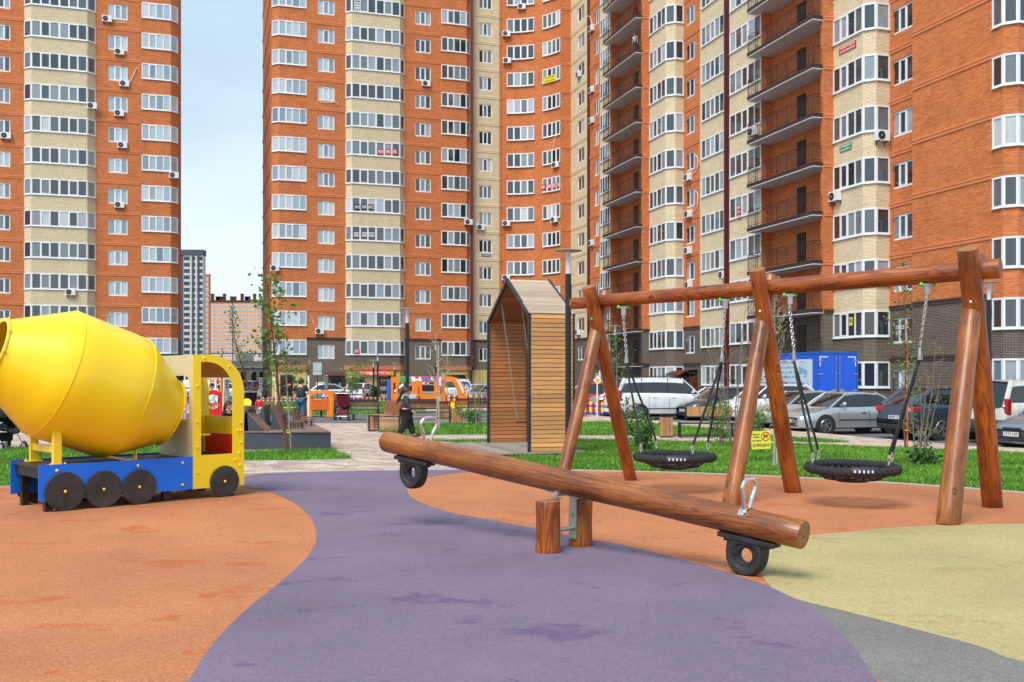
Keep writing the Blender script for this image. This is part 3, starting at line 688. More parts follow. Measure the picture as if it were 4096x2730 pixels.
def paving():
    m, n, p = newmat('clinker_paving'); L = n.links.new; p.inputs['Roughness'].default_value = .85; p.inputs['Specular IOR Level'].default_value = .3
    t = n.nodes.new('ShaderNodeTexCoord'); mp = n.nodes.new('ShaderNodeMapping'); mp.inputs['Rotation'].default_value = (0, 0, R(4)); L(t.outputs['Object'], mp.inputs[0])
    # slightly wavy joints, as interlocking pavers have
    nz = n.nodes.new('ShaderNodeTexNoise'); nz.inputs['Scale'].default_value = 5; L(mp.outputs[0], nz.inputs[0])
    ad = n.nodes.new('ShaderNodeVectorMath'); ad.operation = 'MULTIPLY_ADD'; ad.inputs[1].default_value = (.05, .05, 0); L(nz.outputs[1], ad.inputs[0]); L(mp.outputs[0], ad.inputs[2])
    b = n.nodes.new('ShaderNodeTexBrick'); b.inputs['Scale'].default_value = 1; b.inputs['Brick Width'].default_value = .30; b.inputs['Row Height'].default_value = .13; b.inputs['Mortar Size'].default_value = .006
    b.inputs['Color1'].default_value = (0, 0, 0, 1); b.inputs['Color2'].default_value = (1, 1, 1, 1); b.inputs['Mortar'].default_value = (.5, .5, .5, 1); L(ad.outputs[0], b.inputs[0])
    rp = n.nodes.new('ShaderNodeValToRGB'); rp.color_ramp.interpolation = 'CONSTANT'; e = rp.color_ramp.elements
    e[0].color = (*srgb(186, 150, 142), 1); e[1].position = .72; e[1].color = (*srgb(204, 188, 158), 1)
    for q, c in ((.22, (196, 168, 156)), (.4, (210, 184, 164)), (.56, (172, 142, 142)), (.88, (214, 200, 178))): k = e.new(q); k.color = (*srgb(*c), 1)
    L(b.outputs[0], rp.inputs[0])
    a = n.nodes.new('ShaderNodeTexNoise'); a.inputs['Scale'].default_value = .8; a.inputs['Detail'].default_value = 6; L(t.outputs['Object'], a.inputs[0])
    h = n.nodes.new('ShaderNodeMapRange'); h.inputs[1].default_value = .3; h.inputs[2].default_value = .7; h.inputs[3].default_value = .82; h.inputs[4].default_value = 1.12; L(a.outputs[0], h.inputs[0])
    x = n.nodes.new('ShaderNodeVectorMath'); x.operation = 'SCALE'; L(rp.outputs[0], x.inputs[0]); L(h.outputs[0], x.inputs['Scale'])
    mx = n.nodes.new('ShaderNodeMixRGB'); mx.inputs[2].default_value = (.16, .14, .12, 1); L(b.outputs['Fac'], mx.inputs[0]); L(x.outputs[0], mx.inputs[1]); L(mx.outputs[0], p.inputs['Base Color'])
    bp = n.nodes.new('ShaderNodeBump'); bp.inputs['Strength'].default_value = .6; bp.inputs['Distance'].default_value = .006; bp.invert = True; L(b.outputs['Fac'], bp.inputs['Height']); L(bp.outputs[0], p.inputs['Normal'])
    return m
M_PAVE = paving()
M_SOIL = mat('lawn_soil', (.035, .06, .018), .95, var=.35, scale=6, bump=.5)
def sheet(name, pts, z, m, label=None, z0=None):
    mb = MB()
    if z0 is None: mb.face([(p[0], p[1], z) for p in pts])
    else: mb.prism([(p[0], p[1]) for p in pts], z0, z)
    return tag(mb.build(name, m), label, None, None, 'structure')
def GP(L_, h=CH): return [G(x, y, h) for x, y in L_]
sheet('ground', [(-1500, -30), (1500, -30), (1500, 2600), (-1500, 2600)], -.12, M_ASPH)
def ccw(P):
    a = sum(P[i][0]*P[(i+1) % len(P)][1]-P[(i+1) % len(P)][0]*P[i][1] for i in range(len(P)))
    return P if a > 0 else P[::-1]
# paved square, with a real step down to the car park along its right side
edge = [G(x, y, CH) for x, y in ((3900, 1786), (3700, 1771), (3465, 1751), (3100, 1717), (2900, 1704), (2700, 1689), (2512, 1676))]
pl = [(-16, -14), (26, -14), (26, 18)]+[(p.x, p.y) for p in edge]+[(2.4, 52), (-2, 64), (-30, 70), (-30, 30)]
sheet('pavement', ccw(pl), 0, M_PAVE, z0=-.119)
pz = [(-30.2, 29.8), (-16.2, -14.2), (26.2, -14.2), (26.2, 18)]+[(p.x+.14, p.y+.05) for p in edge]+[(2.5, 52.2), (-2, 64.2), (-30.2, 70.2)]
sheet('kerb', ccw(pz), -.006, M_CONC, z0=-.1195)
# traffic-lesson court behind the benches (asphalt with white lines)
sheet('road', ccw([(p.x, p.y) for p in GP(((1180, 1694), (1500, 1693), (1960, 1686), (2200, 1671), (2306, 1671), (2360, 1665), (2300, 1654), (2000, 1645), (1480, 1645), (1000, 1648), (560, 1660), (700, 1690)))]), .004, M_ASPH)
for (x0, y0, x1, y1, wd) in ((1235, 1689, 1395, 1687, .09), (1410, 1688, 1700, 1685, .09), (1560, 1676, 1680, 1668, .12), (1690, 1689, 1960, 1674, .1), (1240, 1662, 1700, 1660, .09), (1985, 1660, 2250, 1652, .1)):
    a, b = G(x0, y0), G(x1, y1); d = (b-a).normalized(); n_ = Vector((-d.y, d.x, 0))*wd/2
    sheet('road_marking', [a-n_, b-n_, b+n_, a+n_], .008, M_LINE)
for (x0, y0, x1, y1) in ((1600, 1671, 1760, 1667), (1210, 1684, 1320, 1682)):
    a, b = G(x0, y0), G(x1, y1); d = (b-a).normalized(); n_ = Vector((-d.y, d.x, 0))*.5
    sheet('road_marking', [a-n_, b-n_, b+n_, a+n_], .0075, mat('red_paint_worn', srgb(150, 96, 84), .9, var=.2, scale=2))
# playground
cc, rr = Vector((-.6, 8.0)), 11.3
circ = [(cc.x+rr*math.cos(a), cc.y+rr*math.sin(a)) for a in [2*math.pi*i/120 for i in range(120)]]
sheet('playground_surface', circ, .012, M_RO)
m = MB(); R0, R1 = rr+.001, rr+.085
for i in range(120):
    a, b = 2*math.pi*i/120, 2*math.pi*(i+1)/120
    q = lambda r, t: (cc.x+r*math.cos(t), cc.y+r*math.sin(t))
    m.prism([q(R0, a), q(R1, a), q(R1, b), q(R0, b)], .0, .028)
tag(m.build('kerb', M_CONC), None, None, None, 'structure')
S = 4096/2353
def incirc(p, r=rr-.001):
    d = Vector((p[0], p[1]))-cc
    if d.length > r: d = d.normalized()*r
    return (cc.x+d.x, cc.y+d.y)
pl_ = GP([(x*S, y*S) for x, y in ((520, 1106), (565, 1123), (620, 1133), (680, 1161), (715, 1195), (727, 1235), (715, 1271), (680, 1311), (620, 1361), (560, 1411), (510, 1461), (470, 1511), (435, 1568))])
pr_ = GP([(x*S, y*S) for x, y in ((1180, 1084), (1060, 1088), (975, 1101), (940, 1120), (938, 1136), (965, 1157), (1040, 1182))]+[(1900, 2074), (2136, 2119), (2375, 2168), (2500, 2189), (2850, 2278), (2962, 2316), (3062, 2348)]+[(x*S, y*S) for x, y in ((1850, 1393), (1900, 1431), (1950, 1480), (1985, 1526), (2010, 1568))])
far_ = [incirc((cc.x+rr*math.cos(a), cc.y+rr*math.sin(a))) for a in [R(x) for x in range(120, 78, -3)]]
pl_ = [incirc(p) for p in spline(pl_, 5)]; pr_ = [incirc(p) for p in spline(pr_, 5)]
x0_, x1_ = pl_[-1], pr_[-1]
pp = pl_[::-1]+[p for p in far_ if pl_[0][0] < p[0] < pr_[0][0]]+pr_+[(x1_[0]+.1, x1_[1]-1.5), (.6, 1.5), (-2.0, 1.2), (x0_[0]-.5, x0_[1]-1.4)]
sheet('purple_surface', ccw(pp), .016, M_RP)
yt = spline(GP([(3100, 2372), (3062, 2330), (3034, 2275), (3040, 2215), (3110, 2180), (3240, 2148), (3395, 2133), (3569, 2116), (3830, 2104), (4200, 2101), (4700, 2110)]), 5)
yb = spline(GP([(5300, 2900), (4700, 2740), (4096, 2656), (3917, 2594), (3655, 2524), (3395, 2456), (3260, 2424), (3170, 2400)]), 5)
yy = [incirc(p) for p in yt+yb]
sheet('yellow_surface', ccw(yy), .0145, M_RY)
gg = [incirc(p) for p in spline(GP([(3130, 2385), (3260, 2424), (3395, 2456), (3655, 2524), (3917, 2594), (4096, 2656), (4700, 2740), (5300, 2900)]), 4)]+[(4.5, 2.2), (2.5, 1.5)]+[incirc(p) for p in GP([(3500, 2720), (3380, 2600), (3270, 2470)])]
sheet('grey_surface', ccw(gg), .0135, M_RG)
# ---- lawns: soil sheet, concrete edging and blades
M_GRASS = None
def grassmat():
    m, n, p = newmat('grass_blades'); L = n.links.new; p.inputs['Roughness'].default_value = .55; p.inputs['Specular IOR Level'].default_value = .3
    g = n.nodes.new('ShaderNodeNewGeometry'); t = n.nodes.new('ShaderNodeTexCoord')
    rp = n.nodes.new('ShaderNodeValToRGB'); e = rp.color_ramp.elements; e[0].color = (.065, .165, .012, 1); e[1].color = (.44, .47, .13, 1); e[1].position = 1
    for q, c in ((.45, (.105, .28, .02)), (.8, (.17, .38, .032)), (.97, (.25, .43, .06))): k = e.new(q); k.color = (*c, 1)
    L(g.outputs['Random Per Island'], rp.inputs[0])
    a = n.nodes.new('ShaderNodeTexNoise'); a.inputs['Scale'].default_value = .9; a.inputs['Detail'].default_value = 4; L(t.outputs['Object'], a.inputs[0])
    h = n.nodes.new('ShaderNodeMapRange'); h.inputs[1].default_value = .3; h.inputs[2].default_value = .7; h.inputs[3].default_value = .62; h.inputs[4].default_value = 1.35; L(a.outputs[0], h.inputs[0])
    x = n.nodes.new('ShaderNodeVectorMath'); x.operation = 'SCALE'; L(rp.outputs[0], x.inputs[0]); L(h.outputs[0], x.inputs['Scale']); L(x.outputs[0], p.inputs['Base Color'])
    p.inputs['Transmission Weight'].default_value = 0
    return m
M_GRASS = grassmat()
def inside(P, x, y):
    c = np.zeros(len(x), bool); n = len(P)
    for i in range(n):
        (x1, y1), (x2, y2) = P[i][:2], P[(i+1) % n][:2]
        k = ((y1 > y) != (y2 > y)) & (x < (x2-x1)*(y-y1)/((y2-y1) if y2 != y1 else 1e-9)+x1); c ^= k
    return c
def lawn(P, dens, hgt, label, seed=1, wd=.011):
    P = [(p[0], p[1]) for p in P]; sheet('lawn_ground', ccw(P), .011, M_SOIL)
    rs = np.random.RandomState(seed); xs = [p[0] for p in P]; ys = [p[1] for p in P]
    area = (max(xs)-min(xs))*(max(ys)-min(ys)); n = int(area*dens)
    x = rs.uniform(min(xs), max(xs), n); y = rs.uniform(min(ys), max(ys), n); k = inside(P, x, y); x, y = x[k], y[k]; n = len(x)
    tuft = .75+.5*(np.sin(x*2.3+1.3*np.sin(y*1.7))*np.sin(y*2.9+x*.7)*.5+.5)+.35*rs.rand(n)*(rs.rand(n) > .93)*2
    h = hgt*tuft*rs.uniform(.55, 1.15, n); a = rs.uniform(0, 2*np.pi, n); b = rs.uniform(0, 2*np.pi, n); ln = h*rs.uniform(.1, .75, n); w_ = wd*rs.uniform(.6, 1.3, n)
    V = np.zeros((n, 5, 3))
    dx, dy = np.cos(a)*w_/2, np.sin(a)*w_/2
    lx, ly = np.cos(b)*ln, np.sin(b)*ln
    V[:, 0] = np.stack([x-dx, y-dy, np.full(n, .01)], 1); V[:, 1] = np.stack([x+dx, y+dy, np.full(n, .01)], 1)
    V[:, 2] = np.stack([x+dx*.7+lx*.35, y+dy*.7+ly*.35, h*.62], 1); V[:, 3] = np.stack([x-dx*.7+lx*.35, y-dy*.7+ly*.35, h*.62], 1)
    V[:, 4] = np.stack([x+lx, y+ly, h*(.98-.25*(ln/h))], 1)
    me = bpy.data.meshes.new('grass'); me.vertices.add(n*5); me.vertices.foreach_set('co', V.reshape(-1))
    base = np.arange(n)[:, None]*5
    idx = np.concatenate([base+np.array([[0, 1, 2, 3]]), base+np.array([[3, 2, 4]])], 1).reshape(-1)
    me.loops.add(n*7); me.loops.foreach_set('vertex_index', idx.astype(np.int32))
    me.polygons.add(n*2); ls = (np.arange(n)[:, None]*7+np.array([[0, 4]])).reshape(-1)
    me.polygons.foreach_set('loop_start', ls.astype(np.int32)); me.update(calc_edges=True); me.validate()
    me.materials.append(M_GRASS); o = bpy.data.objects.new('grass', me); COL.objects.link(o)
    return tag(o, label, 'grass', None, 'stuff')
def edging(P, closed=True, w_=.07, z=.03):
    m = MB(); n = len(P)
    for i in range(n if closed else n-1):
        a, b = Vector(P[i][:2]), Vector(P[(i+1) % n][:2]); d = b-a; Ln = d.length
        if Ln < .02: continue
        d /= Ln; q = Vector((-d.y, d.x))*w_/2; k = max(1, int(Ln/1.0))
        for j in range(k):
            p0 = a+d*(Ln*j/k+.004); p1 = a+d*(Ln*(j+1)/k-.004)
            m.prism(ccw([(p0-q)[:], (p1-q)[:], (p1+q)[:], (p0+q)[:]]), .0, z)
    return tag(m.build('kerb', M_CONC), None, None, None, 'structure')
arcpts = [(cc.x+(rr+.09)*math.cos(R(a)), cc.y+(rr+.09)*math.sin(R(a))) for a in range(27, 90, 3)]
la = arcpts[::-1]+[(p.x, p.y) for p in GP([(4700, 1850), (4400, 1836), (4096, 1819), (3700, 1801), (3500, 1792), (3250, 1785), (3100, 1780), (2800, 1772), (2500, 1765), (2302, 1761), (2302, 1829), (2020, 1834), (1960, 1850)])]
lawn(la, 1500, .10, 'main green lawn between the playground and the car park path', 2)
edging([p for p in la[len(arcpts):-1]], False)
lb = [(p.x, p.y) for p in GP([(2300, 1746), (2300, 1694), (2420, 1690), (2520, 1694), (2700, 1706), (2900, 1722), (3060, 1738), (2960, 1750), (2700, 1748)])]
lawn(lb, 700, .10, 'strip of lawn behind the bench facing the car park', 3, .014); edging(lb)
lc_ = [(p.x, p.y) for p in GP([(3060, 1743), (3250, 1757), (3402, 1770), (3300, 1771), (3080, 1764)])]
lawn(lc_, 700, .09, 'narrow grass wedge beside the silver car', 4, .014)
ld = [(p.x, p.y) for p in GP([(1508, 1733), (1590, 1699), (1960, 1696), (2180, 1698), (2180, 1742), (1960, 1743), (1610, 1745)])]
lawn(ld, 600, .11, 'grass patch with the saplings in front of the dark benches', 5, .014); edging(ld)
le = [(p.x, p.y) for p in GP([(1660, 1765), (2000, 1762), (2200, 1760), (2250, 1790), (1960, 1786)])]
lawn(le, 800, .09, 'small grass wedge beside the swing house deck', 6, .013); edging(le)
lf = [(p.x, p.y) for p in GP([(880, 1816), (1336, 1807), (1411, 1841), (1200, 1847), (880, 1850)])]
lawn(lf, 1300, .13, 'grass plot with the staked young tree, before the grey platform', 7); edging(lf)
a_l = [(cc.x+(rr+.09)*math.cos(R(a)), cc.y+(rr+.09)*math.sin(R(a))) for a in range(122, 160, 3)]
lg = a_l+[(p.x, p.y) for p in GP([(-420, 1803), (0, 1800), (300, 1794), (640, 1790), (720, 1815)])]
lawn(lg, 1300, .12, 'grass strip behind the yellow toy truck', 8)
lh = [(p.x, p.y) for p in GP([(1420, 1666), (1420, 1652), (1480, 1646), (1700, 1645), (1700, 1655), (1500, 1664)])]
lawn([(p.x, p.y) for p in GP([(1060, 1645), (1240, 1640), (1700, 1640), (1700, 1655), (1330, 1660), (1060, 1662)])], 300, .2, 'grass island inside the asphalt court', 9, .03)
lawn([(p.x, p.y) for p in GP([(1020, 1620), (1580, 1618), (1990, 1622), (1990, 1630), (1020, 1628)])], 150, .22, 'grass verge along the picket fence', 10, .05)
# ---------------------------------------------------------------- playground equipment
def logmat(name, dark, mid, light, coat=.12, rough=.5, knots=True):
    m, n, p = newmat(name); L = n.links.new; t = n.nodes.new('ShaderNodeTexCoord'); oi = n.nodes.new('ShaderNodeObjectInfo')
    of = n.nodes.new('ShaderNodeVectorMath'); of.operation = 'ADD'; cb = n.nodes.new('ShaderNodeCombineXYZ'); ml = n.nodes.new('ShaderNodeMath'); ml.operation = 'MULTIPLY'; ml.inputs[1].default_value = 9
    L(oi.outputs['Random'], ml.inputs[0]); L(ml.outputs[0], cb.inputs[2]); L(ml.outputs[0], cb.inputs[0]); L(t.outputs['Object'], of.inputs[0]); L(cb.outputs[0], of.inputs[1]); v = of.outputs[0]
    def noise(sc, det, ro, st):
        a = n.nodes.new('ShaderNodeTexNoise'); a.inputs['Scale'].default_value = sc; a.inputs['Detail'].default_value = det; a.inputs['Roughness'].default_value = ro
        mp = n.nodes.new('ShaderNodeMapping'); mp.inputs['Scale'].default_value = st; L(v, mp.inputs[0]); L(mp.outputs[0], a.inputs[0]); return a.outputs[0]
    def rng(x, a, b, c, d):
        h = n.nodes.new('ShaderNodeMapRange'); h.inputs[1].default_value = a; h.inputs[2].default_value = b; h.inputs[3].default_value = c; h.inputs[4].default_value = d; L(x, h.inputs[0]); return h.outputs[0]
    # growth rings cut at a shallow angle: contour lines of a long smooth field
    f = noise(3.6, 2, .45, (1.6, 1.6, .17)); q = n.nodes.new('ShaderNodeMath'); q.operation = 'MULTIPLY'; q.inputs[1].default_value = 85; L(f, q.inputs[0])
    s_ = n.nodes.new('ShaderNodeMath'); s_.operation = 'SINE'; L(q.outputs[0], s_.inputs[0])
    rings = rng(s_.outputs[0], -.2, 1, 0, 1)
    big = noise(2.2, 5, .6, (1.5, 1.5, .5)); fib = noise(60, 3, .6, (1, 1, .04))
    rp = n.nodes.new('ShaderNodeValToRGB'); e = rp.color_ramp.elements; e[0].position = .28; e[0].color = (*dark, 1); e[1].position = .74; e[1].color = (*light, 1); k = e.new(.5); k.color = (*mid, 1)
    ad = n.nodes.new('ShaderNodeMath'); ad.operation = 'MULTIPLY_ADD'; ad.inputs[1].default_value = .35; ad.inputs[2].default_value = -.10; L(fib, ad.inputs[0])
    a2 = n.nodes.new('ShaderNodeMath'); a2.operation = 'MULTIPLY_ADD'; a2.inputs[1].default_value = .82; L(big, a2.inputs[0]); L(ad.outputs[0], a2.inputs[2]); L(a2.outputs[0], rp.inputs[0])
    x = n.nodes.new('ShaderNodeMixRGB'); x.blend_type = 'MULTIPLY'; x.inputs[2].default_value = (.50, .34, .22, 1); L(rp.outputs[0], x.inputs[1])
    rr_ = n.nodes.new('ShaderNodeMath'); rr_.operation = 'MULTIPLY'; L(rings, rr_.inputs[0]); L(rng(noise(1.3, 2, .5, (1, 1, .5)), .4, .62, .2, .9), rr_.inputs[1]); L(rr_.outputs[0], x.inputs[0])
    c = n.nodes.new('ShaderNodeMixRGB'); c.inputs[2].default_value = (.02, .010, .006, 1); L(x.outputs[0], c.inputs[1])
    cr = rng(noise(7, 2, .4, (1, 1, .035)), .497, .5, 0, 1); cr2 = rng(noise(7, 2, .4, (1, 1, .035)), .5, .503, 1, 0)
    cm = n.nodes.new('ShaderNodeMath'); cm.operation = 'MULTIPLY'; L(cr, cm.inputs[0]); L(cr2, cm.inputs[1]); L(cm.outputs[0], c.inputs[0]); out = c.outputs[0]
    if knots:
        vo = n.nodes.new('ShaderNodeTexVoronoi'); vo.inputs['Scale'].default_value = 2.1; mp = n.nodes.new('ShaderNodeMapping'); mp.inputs['Scale'].default_value = (1, 1, .62); L(v, mp.inputs[0]); L(mp.outputs[0], vo.inputs[0])
        kx = n.nodes.new('ShaderNodeMixRGB'); kx.inputs[2].default_value = (.03, .014, .008, 1); L(out, kx.inputs[1]); L(rng(vo.outputs['Distance'], .055, .10, .85, 0), kx.inputs[0])
        ky = n.nodes.new('ShaderNodeMixRGB'); ky.inputs[2].default_value = (.36, .2, .09, 1); L(kx.outputs[0], ky.inputs[1]); L(rng(vo.outputs['Distance'], .03, .045, .8, 0), ky.inputs[0]); out = ky.outputs[0]
    L(out, p.inputs['Base Color']); p.inputs['Roughness'].default_value = rough; p.inputs['Coat Weight'].default_value = coat; p.inputs['Coat Roughness'].default_value = .22
    b = n.nodes.new('ShaderNodeBump'); b.inputs['Strength'].default_value = .35; b.inputs['Distance'].default_value = .01; hh = n.nodes.new('ShaderNodeMath'); hh.operation = 'SUBTRACT'; L(fib, hh.inputs[0]); L(cm.outputs[0], hh.inputs[1]); L(hh.outputs[0], b.inputs['Height']); L(b.outputs[0], p.inputs['Normal'])
    return m
M_LOG = logmat('varnished_log', srgb(88, 36, 8), srgb(156, 78, 18), srgb(200, 116, 36))
M_LOG2 = logmat('worn_varnished_log', srgb(86, 42, 10), srgb(142, 78, 22), srgb(190, 124, 52), coat=.35, rough=.40)
M_END = mat('log_end_grain', srgb(150, 100, 62), .7, var=.35, scale=30, bump=.3)
M_STEEL = mat('zinc_steel', (.45, .47, .48), .38, metal=.85, var=.15, scale=8)
M_CHROME = mat('chrome', (.78, .78, .8), .22, metal=1)
M_RUB = mat('black_rubber', (.018, .018, .020), .62, var=.4, scale=9, bump=.4, bscale=60)
M_GREENCAP = mat('green_cap', srgb(70, 190, 60), .4)
M_ROPE = mat('black_rope', (.02, .021, .026), .7, var=.3, scale=40, bump=.8, bscale=120)
def log(name, p0, p1, r0, r1, parent, m=None, seed=0, n=28, taper_end=True):
    """a turned log with slightly uneven girth, a bevelled rim and end-grain faces"""
    p0, p1 = Vector(p0), Vector(p1); Ln = (p1-p0).length; rnd = random.Random(seed); mb = MB(); K = max(6, int(Ln/.22)); rows = []
    ph = [rnd.uniform(0, 6) for _ in range(6)]
    def rad(t, a): return (r0+(r1-r0)*t)*(1+.022*math.sin(a*2+ph[0]+t*3)+.018*math.sin(t*Ln*2.1+ph[1]+a)+.012*math.sin(t*Ln*5+ph[2])+.01*math.sin(a*3+ph[3]))
    zs = [0, .012]+[Ln*i/K for i in range(1, K)]+[Ln-.012, Ln]
    bx_, by_ = rnd.uniform(-.012, .012), rnd.uniform(-.012, .012)
    for i, z in enumerate(zs):
        t = z/Ln; k = .955 if i in (0, len(zs)-1) else 1; o = math.sin(math.pi*t)
        rows.append([(rad(t, 2*math.pi*j/n)*k*math.cos(2*math.pi*j/n)+bx_*o, rad(t, 2*math.pi*j/n)*k*math.sin(2*math.pi*j/n)+by_*o, z) for j in range(n)])
    mb.grid(rows, 0, True); mb.face(rows[0][::-1], 1); mb.face(rows[-1], 1)
    return mb.build(name, [m or M_LOG, M_END], parent, align(p0, p1))
def chain(p0, p1, parent, link=.062, r=.0075, m=None, name='chain'):
    p0, p1 = Vector(p0), Vector(p1); L = (p1-p0).length; n = max(2, int(L/(link*.72))); mb = MB(); base = align(p0, p1)
    for i in range(n):
        mb.M = Matrix.Translation((0, 0, L*(i+.5)/n)) @ Matrix.Rotation(R(90)*(i % 2)+.3, 4, 'Z')
        a, b = link*.30, link*.5
        mb.tube([(a*math.cos(t), 0, b*math.sin(t)) for t in [2*math.pi*k/8 for k in range(8)]], r, 5, closed=True)
    return mb.build(name, m or M_CHROME, parent, base)
# ---- seesaw
sw = thing('seesaw', (.55, 10.4, 0), 'wooden log seesaw with steel handles and two black rubber ring buffers', 'seesaw')
o_ = Vector((.55, 10.4, 0)); d = Vector((.757, -.652, 0)).normalized(); B0 = Vector((-1.54, 12.2, 1.02))-o_; B1 = Vector((2.545, 8.68, .432))-o_
beam = log('beam', B0, B1, .128, .128, sw, M_LOG2, 5, 36)
dirb = (B1-B0).normalized(); side = Vector((dirb.y, -dirb.x, 0)).normalized(); upb = side.cross(dirb).normalized()
upb = upb if upb.z > 0 else -upb
frame = Matrix((( dirb.x, side.x, upb.x, 0), (dirb.y, side.y, upb.y, 0), (dirb.z, side.z, upb.z, 0), (0, 0, 0, 1)))
ctr = (B0+B1)/2
def onbeam(t): return B0+(B1-B0)*t
for t in (.131, .896):
    Mh = Matrix.Translation(onbeam(t)) @ frame
    m = MB(); m.M = Matrix.Rotation(R(90), 4, 'Z')       # loop plane across the beam
    loop = spline([(-.055, 0, .115), (-.075, 0, .20), (-.118, 0, .28), (-.125, 0, .335), (-.08, 0, .385), (0, 0, .395), (.08, 0, .385), (.125, 0, .335), (.118, 0, .28), (.075, 0, .20), (.055, 0, .115)], 4)
    m.tube(loop, .018, 10); h = m.build('handle', M_CHROME, sw, Mh)
    m = MB(); rows = []
    for a in range(-62, 63, 8):
        x, z = .134*math.sin(R(a)), .134*math.cos(R(a)); w_ = .034 if abs(a) < 50 else .026
        rows.append([(-w_, x, z), (w_, x, z)])
    m.grid(rows, 0); m.grid([[(q[0], q[1]*.97, q[2]*.97) for q in r_] for r_ in rows], 0)
    for a in (-50, 50): m.ball((0, .134*math.sin(R(a)), .134*math.cos(R(a))), .012, 8)
    m.build('handle_plate', M_CHROME, h, Matrix.Identity(4))
for t in (.055, .945):
    Mt = Matrix.Translation(onbeam(t if t < .5 else .905)) @ frame
    if t < .5: Mt = Matrix.Translation(onbeam(.095)) @ frame
    m = MB(); m.box((0, 0, -.150), (.56, .16, .045)); m.box((0, 0, -.185), (.44, .13, .03))
    m.M = Matrix.Translation((0, 0, -.300)) @ Matrix.Rotation(R(90), 4, 'X')
    rows = []
    prof = [(.068, -.03), (.075, -.045), (.105, -.042), (.122, -.066), (.165, -.074), (.186, -.050), (.19, 0), (.186, .050), (.165, .074), (.122, .066), (.105, .042), (.075, .045), (.068, .03)]
    for k in range(49):
        a = 2*math.pi*k/48; rows.append([(r_*math.cos(a), r_*math.sin(a), z) for r_, z in prof])
    m.grid(rows, 0, True, flip=True); m.M = Matrix.Identity(4)
    for s_ in (-1, 1):      # web between ring and plate
        m.prism([(s_*.08, -.055), (s_*.08, .055), (s_*.186, .055), (s_*.186, -.055)][::s_*-1 or 1], -.30, -.17)
    m.build('rubber_buffer', M_RUB, sw, Mt, bevel=.006)
e_ = Vector((.37, .40, 0)).normalized()
for nm, c, hz, sd_ in (('a', Vector((.364, 10.2, 0))-o_, .54, 1), ('b', Vector((.735, 10.6, 0))-o_, .525, -1)):
    st = log('post', c+Vector((0, 0, -.02)), c+Vector((0, 0, hz)), .130, .126, sw, M_LOG, 11+sd_, 28)
    ml = MB(); base = c+e_*.1*sd_
    ml.box((0, 0, .33), (.09, .012, .46)); ml.box((0, .0, .555), (.09, .09, .012))
    stp = ml.build('bracket', M_STEEL, sw, Matrix.Translation(c+e_*sd_*.135) @ Matrix.Rotation(math.atan2(d.y, d.x), 4, 'Z'))
    ml = MB()
    if sd_ == 1:
        for z in (.14, .26, .38): ml.M = Matrix.Translation(c+Vector((-.092, -.104, z))) @ Matrix.Rotation(math.atan2(.093, .088), 4, 'Z'); ml.ball((0, 0, 0), .026, 10, sq=(.8, 1, 1))
    else:
        q = c-e_*.135
        for z in (.16, .28): ml.ball(q+Vector((-.02, -.03, z)), .024, 10)
    ml.M = Matrix.Identity(4); ml.build('bolt_cap', M_GREENCAP, st, st.matrix_local.inverted())
m = MB(); m.tube([Vector((.364, 10.2, .22))-o_, Vector((.735, 10.6, .22))-o_], .022, 10); m.tube([Vector((.364, 10.2, .60))-o_+e_*.13, Vector((.735, 10.6, .60))-o_-e_*.13], .03, 12)
m.box((0, 0, .63), (.10, .10, .07), rz=math.atan2(d.y, d.x)); m.build('axle', M_STEEL, sw)
m = MB(); m.box((0, 0, -.134), (.42, .09, .01)); m.build('bearing_plate', M_STEEL, sw, Matrix.Translation(onbeam(.513)) @ frame)
# ---- swing frame
C1, C2, C3 = Vector((1.43, 16.58, 0)), Vector((3.74, 14.73, 0)), Vector((6.0, 12.95, 0))
sf = thing('log_swing', (3.74, 14.73, 0), 'varnished log swing stand with three crossed leg pairs and one long beam', 'swing stand')
o_ = Vector(C2); bd = (C3-C1).normalized(); pn = Vector((-bd.y, bd.x, 0)); pn = pn if pn.y > 0 else -pn
log('beam', C1-bd*.515+Vector((0, 0, 3.06))-o_, C3+bd*.33+Vector((0, 0, 3.2))-o_, .104, .126, sf, M_LOG, 21, 30)
rnd = random.Random(5)
for i, (c, zt, rb, rt) in enumerate(((C1, 3.30, .105, .118), (C2, 3.38, .127, .118), (C3, 3.45, .137, .13))):
    bz = 3.06+.14*i/2; 
    lr = log('leg', c+pn*1.05-o_+Vector((0, 0, -.02)), c-pn*.27-o_+Vector((0, 0, zt)), rb, rt, sf, M_LOG, 31+i, 30)
    fr = log('leg', c-pn*1.05-o_+bd*-.04+Vector((0, 0, -.02)), c+pn*.27-o_+bd*-.02+Vector((0, 0, zt-.06)), rb, rt*.92, sf, M_LOG2, 41+i, 30)
    m = MB()
    for z in (3.02, 2.5): m.lathe([(.03, 0), (.03, .01), (.018, .016)], 10, 0) if False else m.ball(c-pn*(.27*(z/3.3)*1.0+rt-.13)-o_+Vector((.03, 0, z-.25)), .022, 8)
    m.build('bolt_cap', M_GREENCAP if i == 0 else M_STEEL, sf)
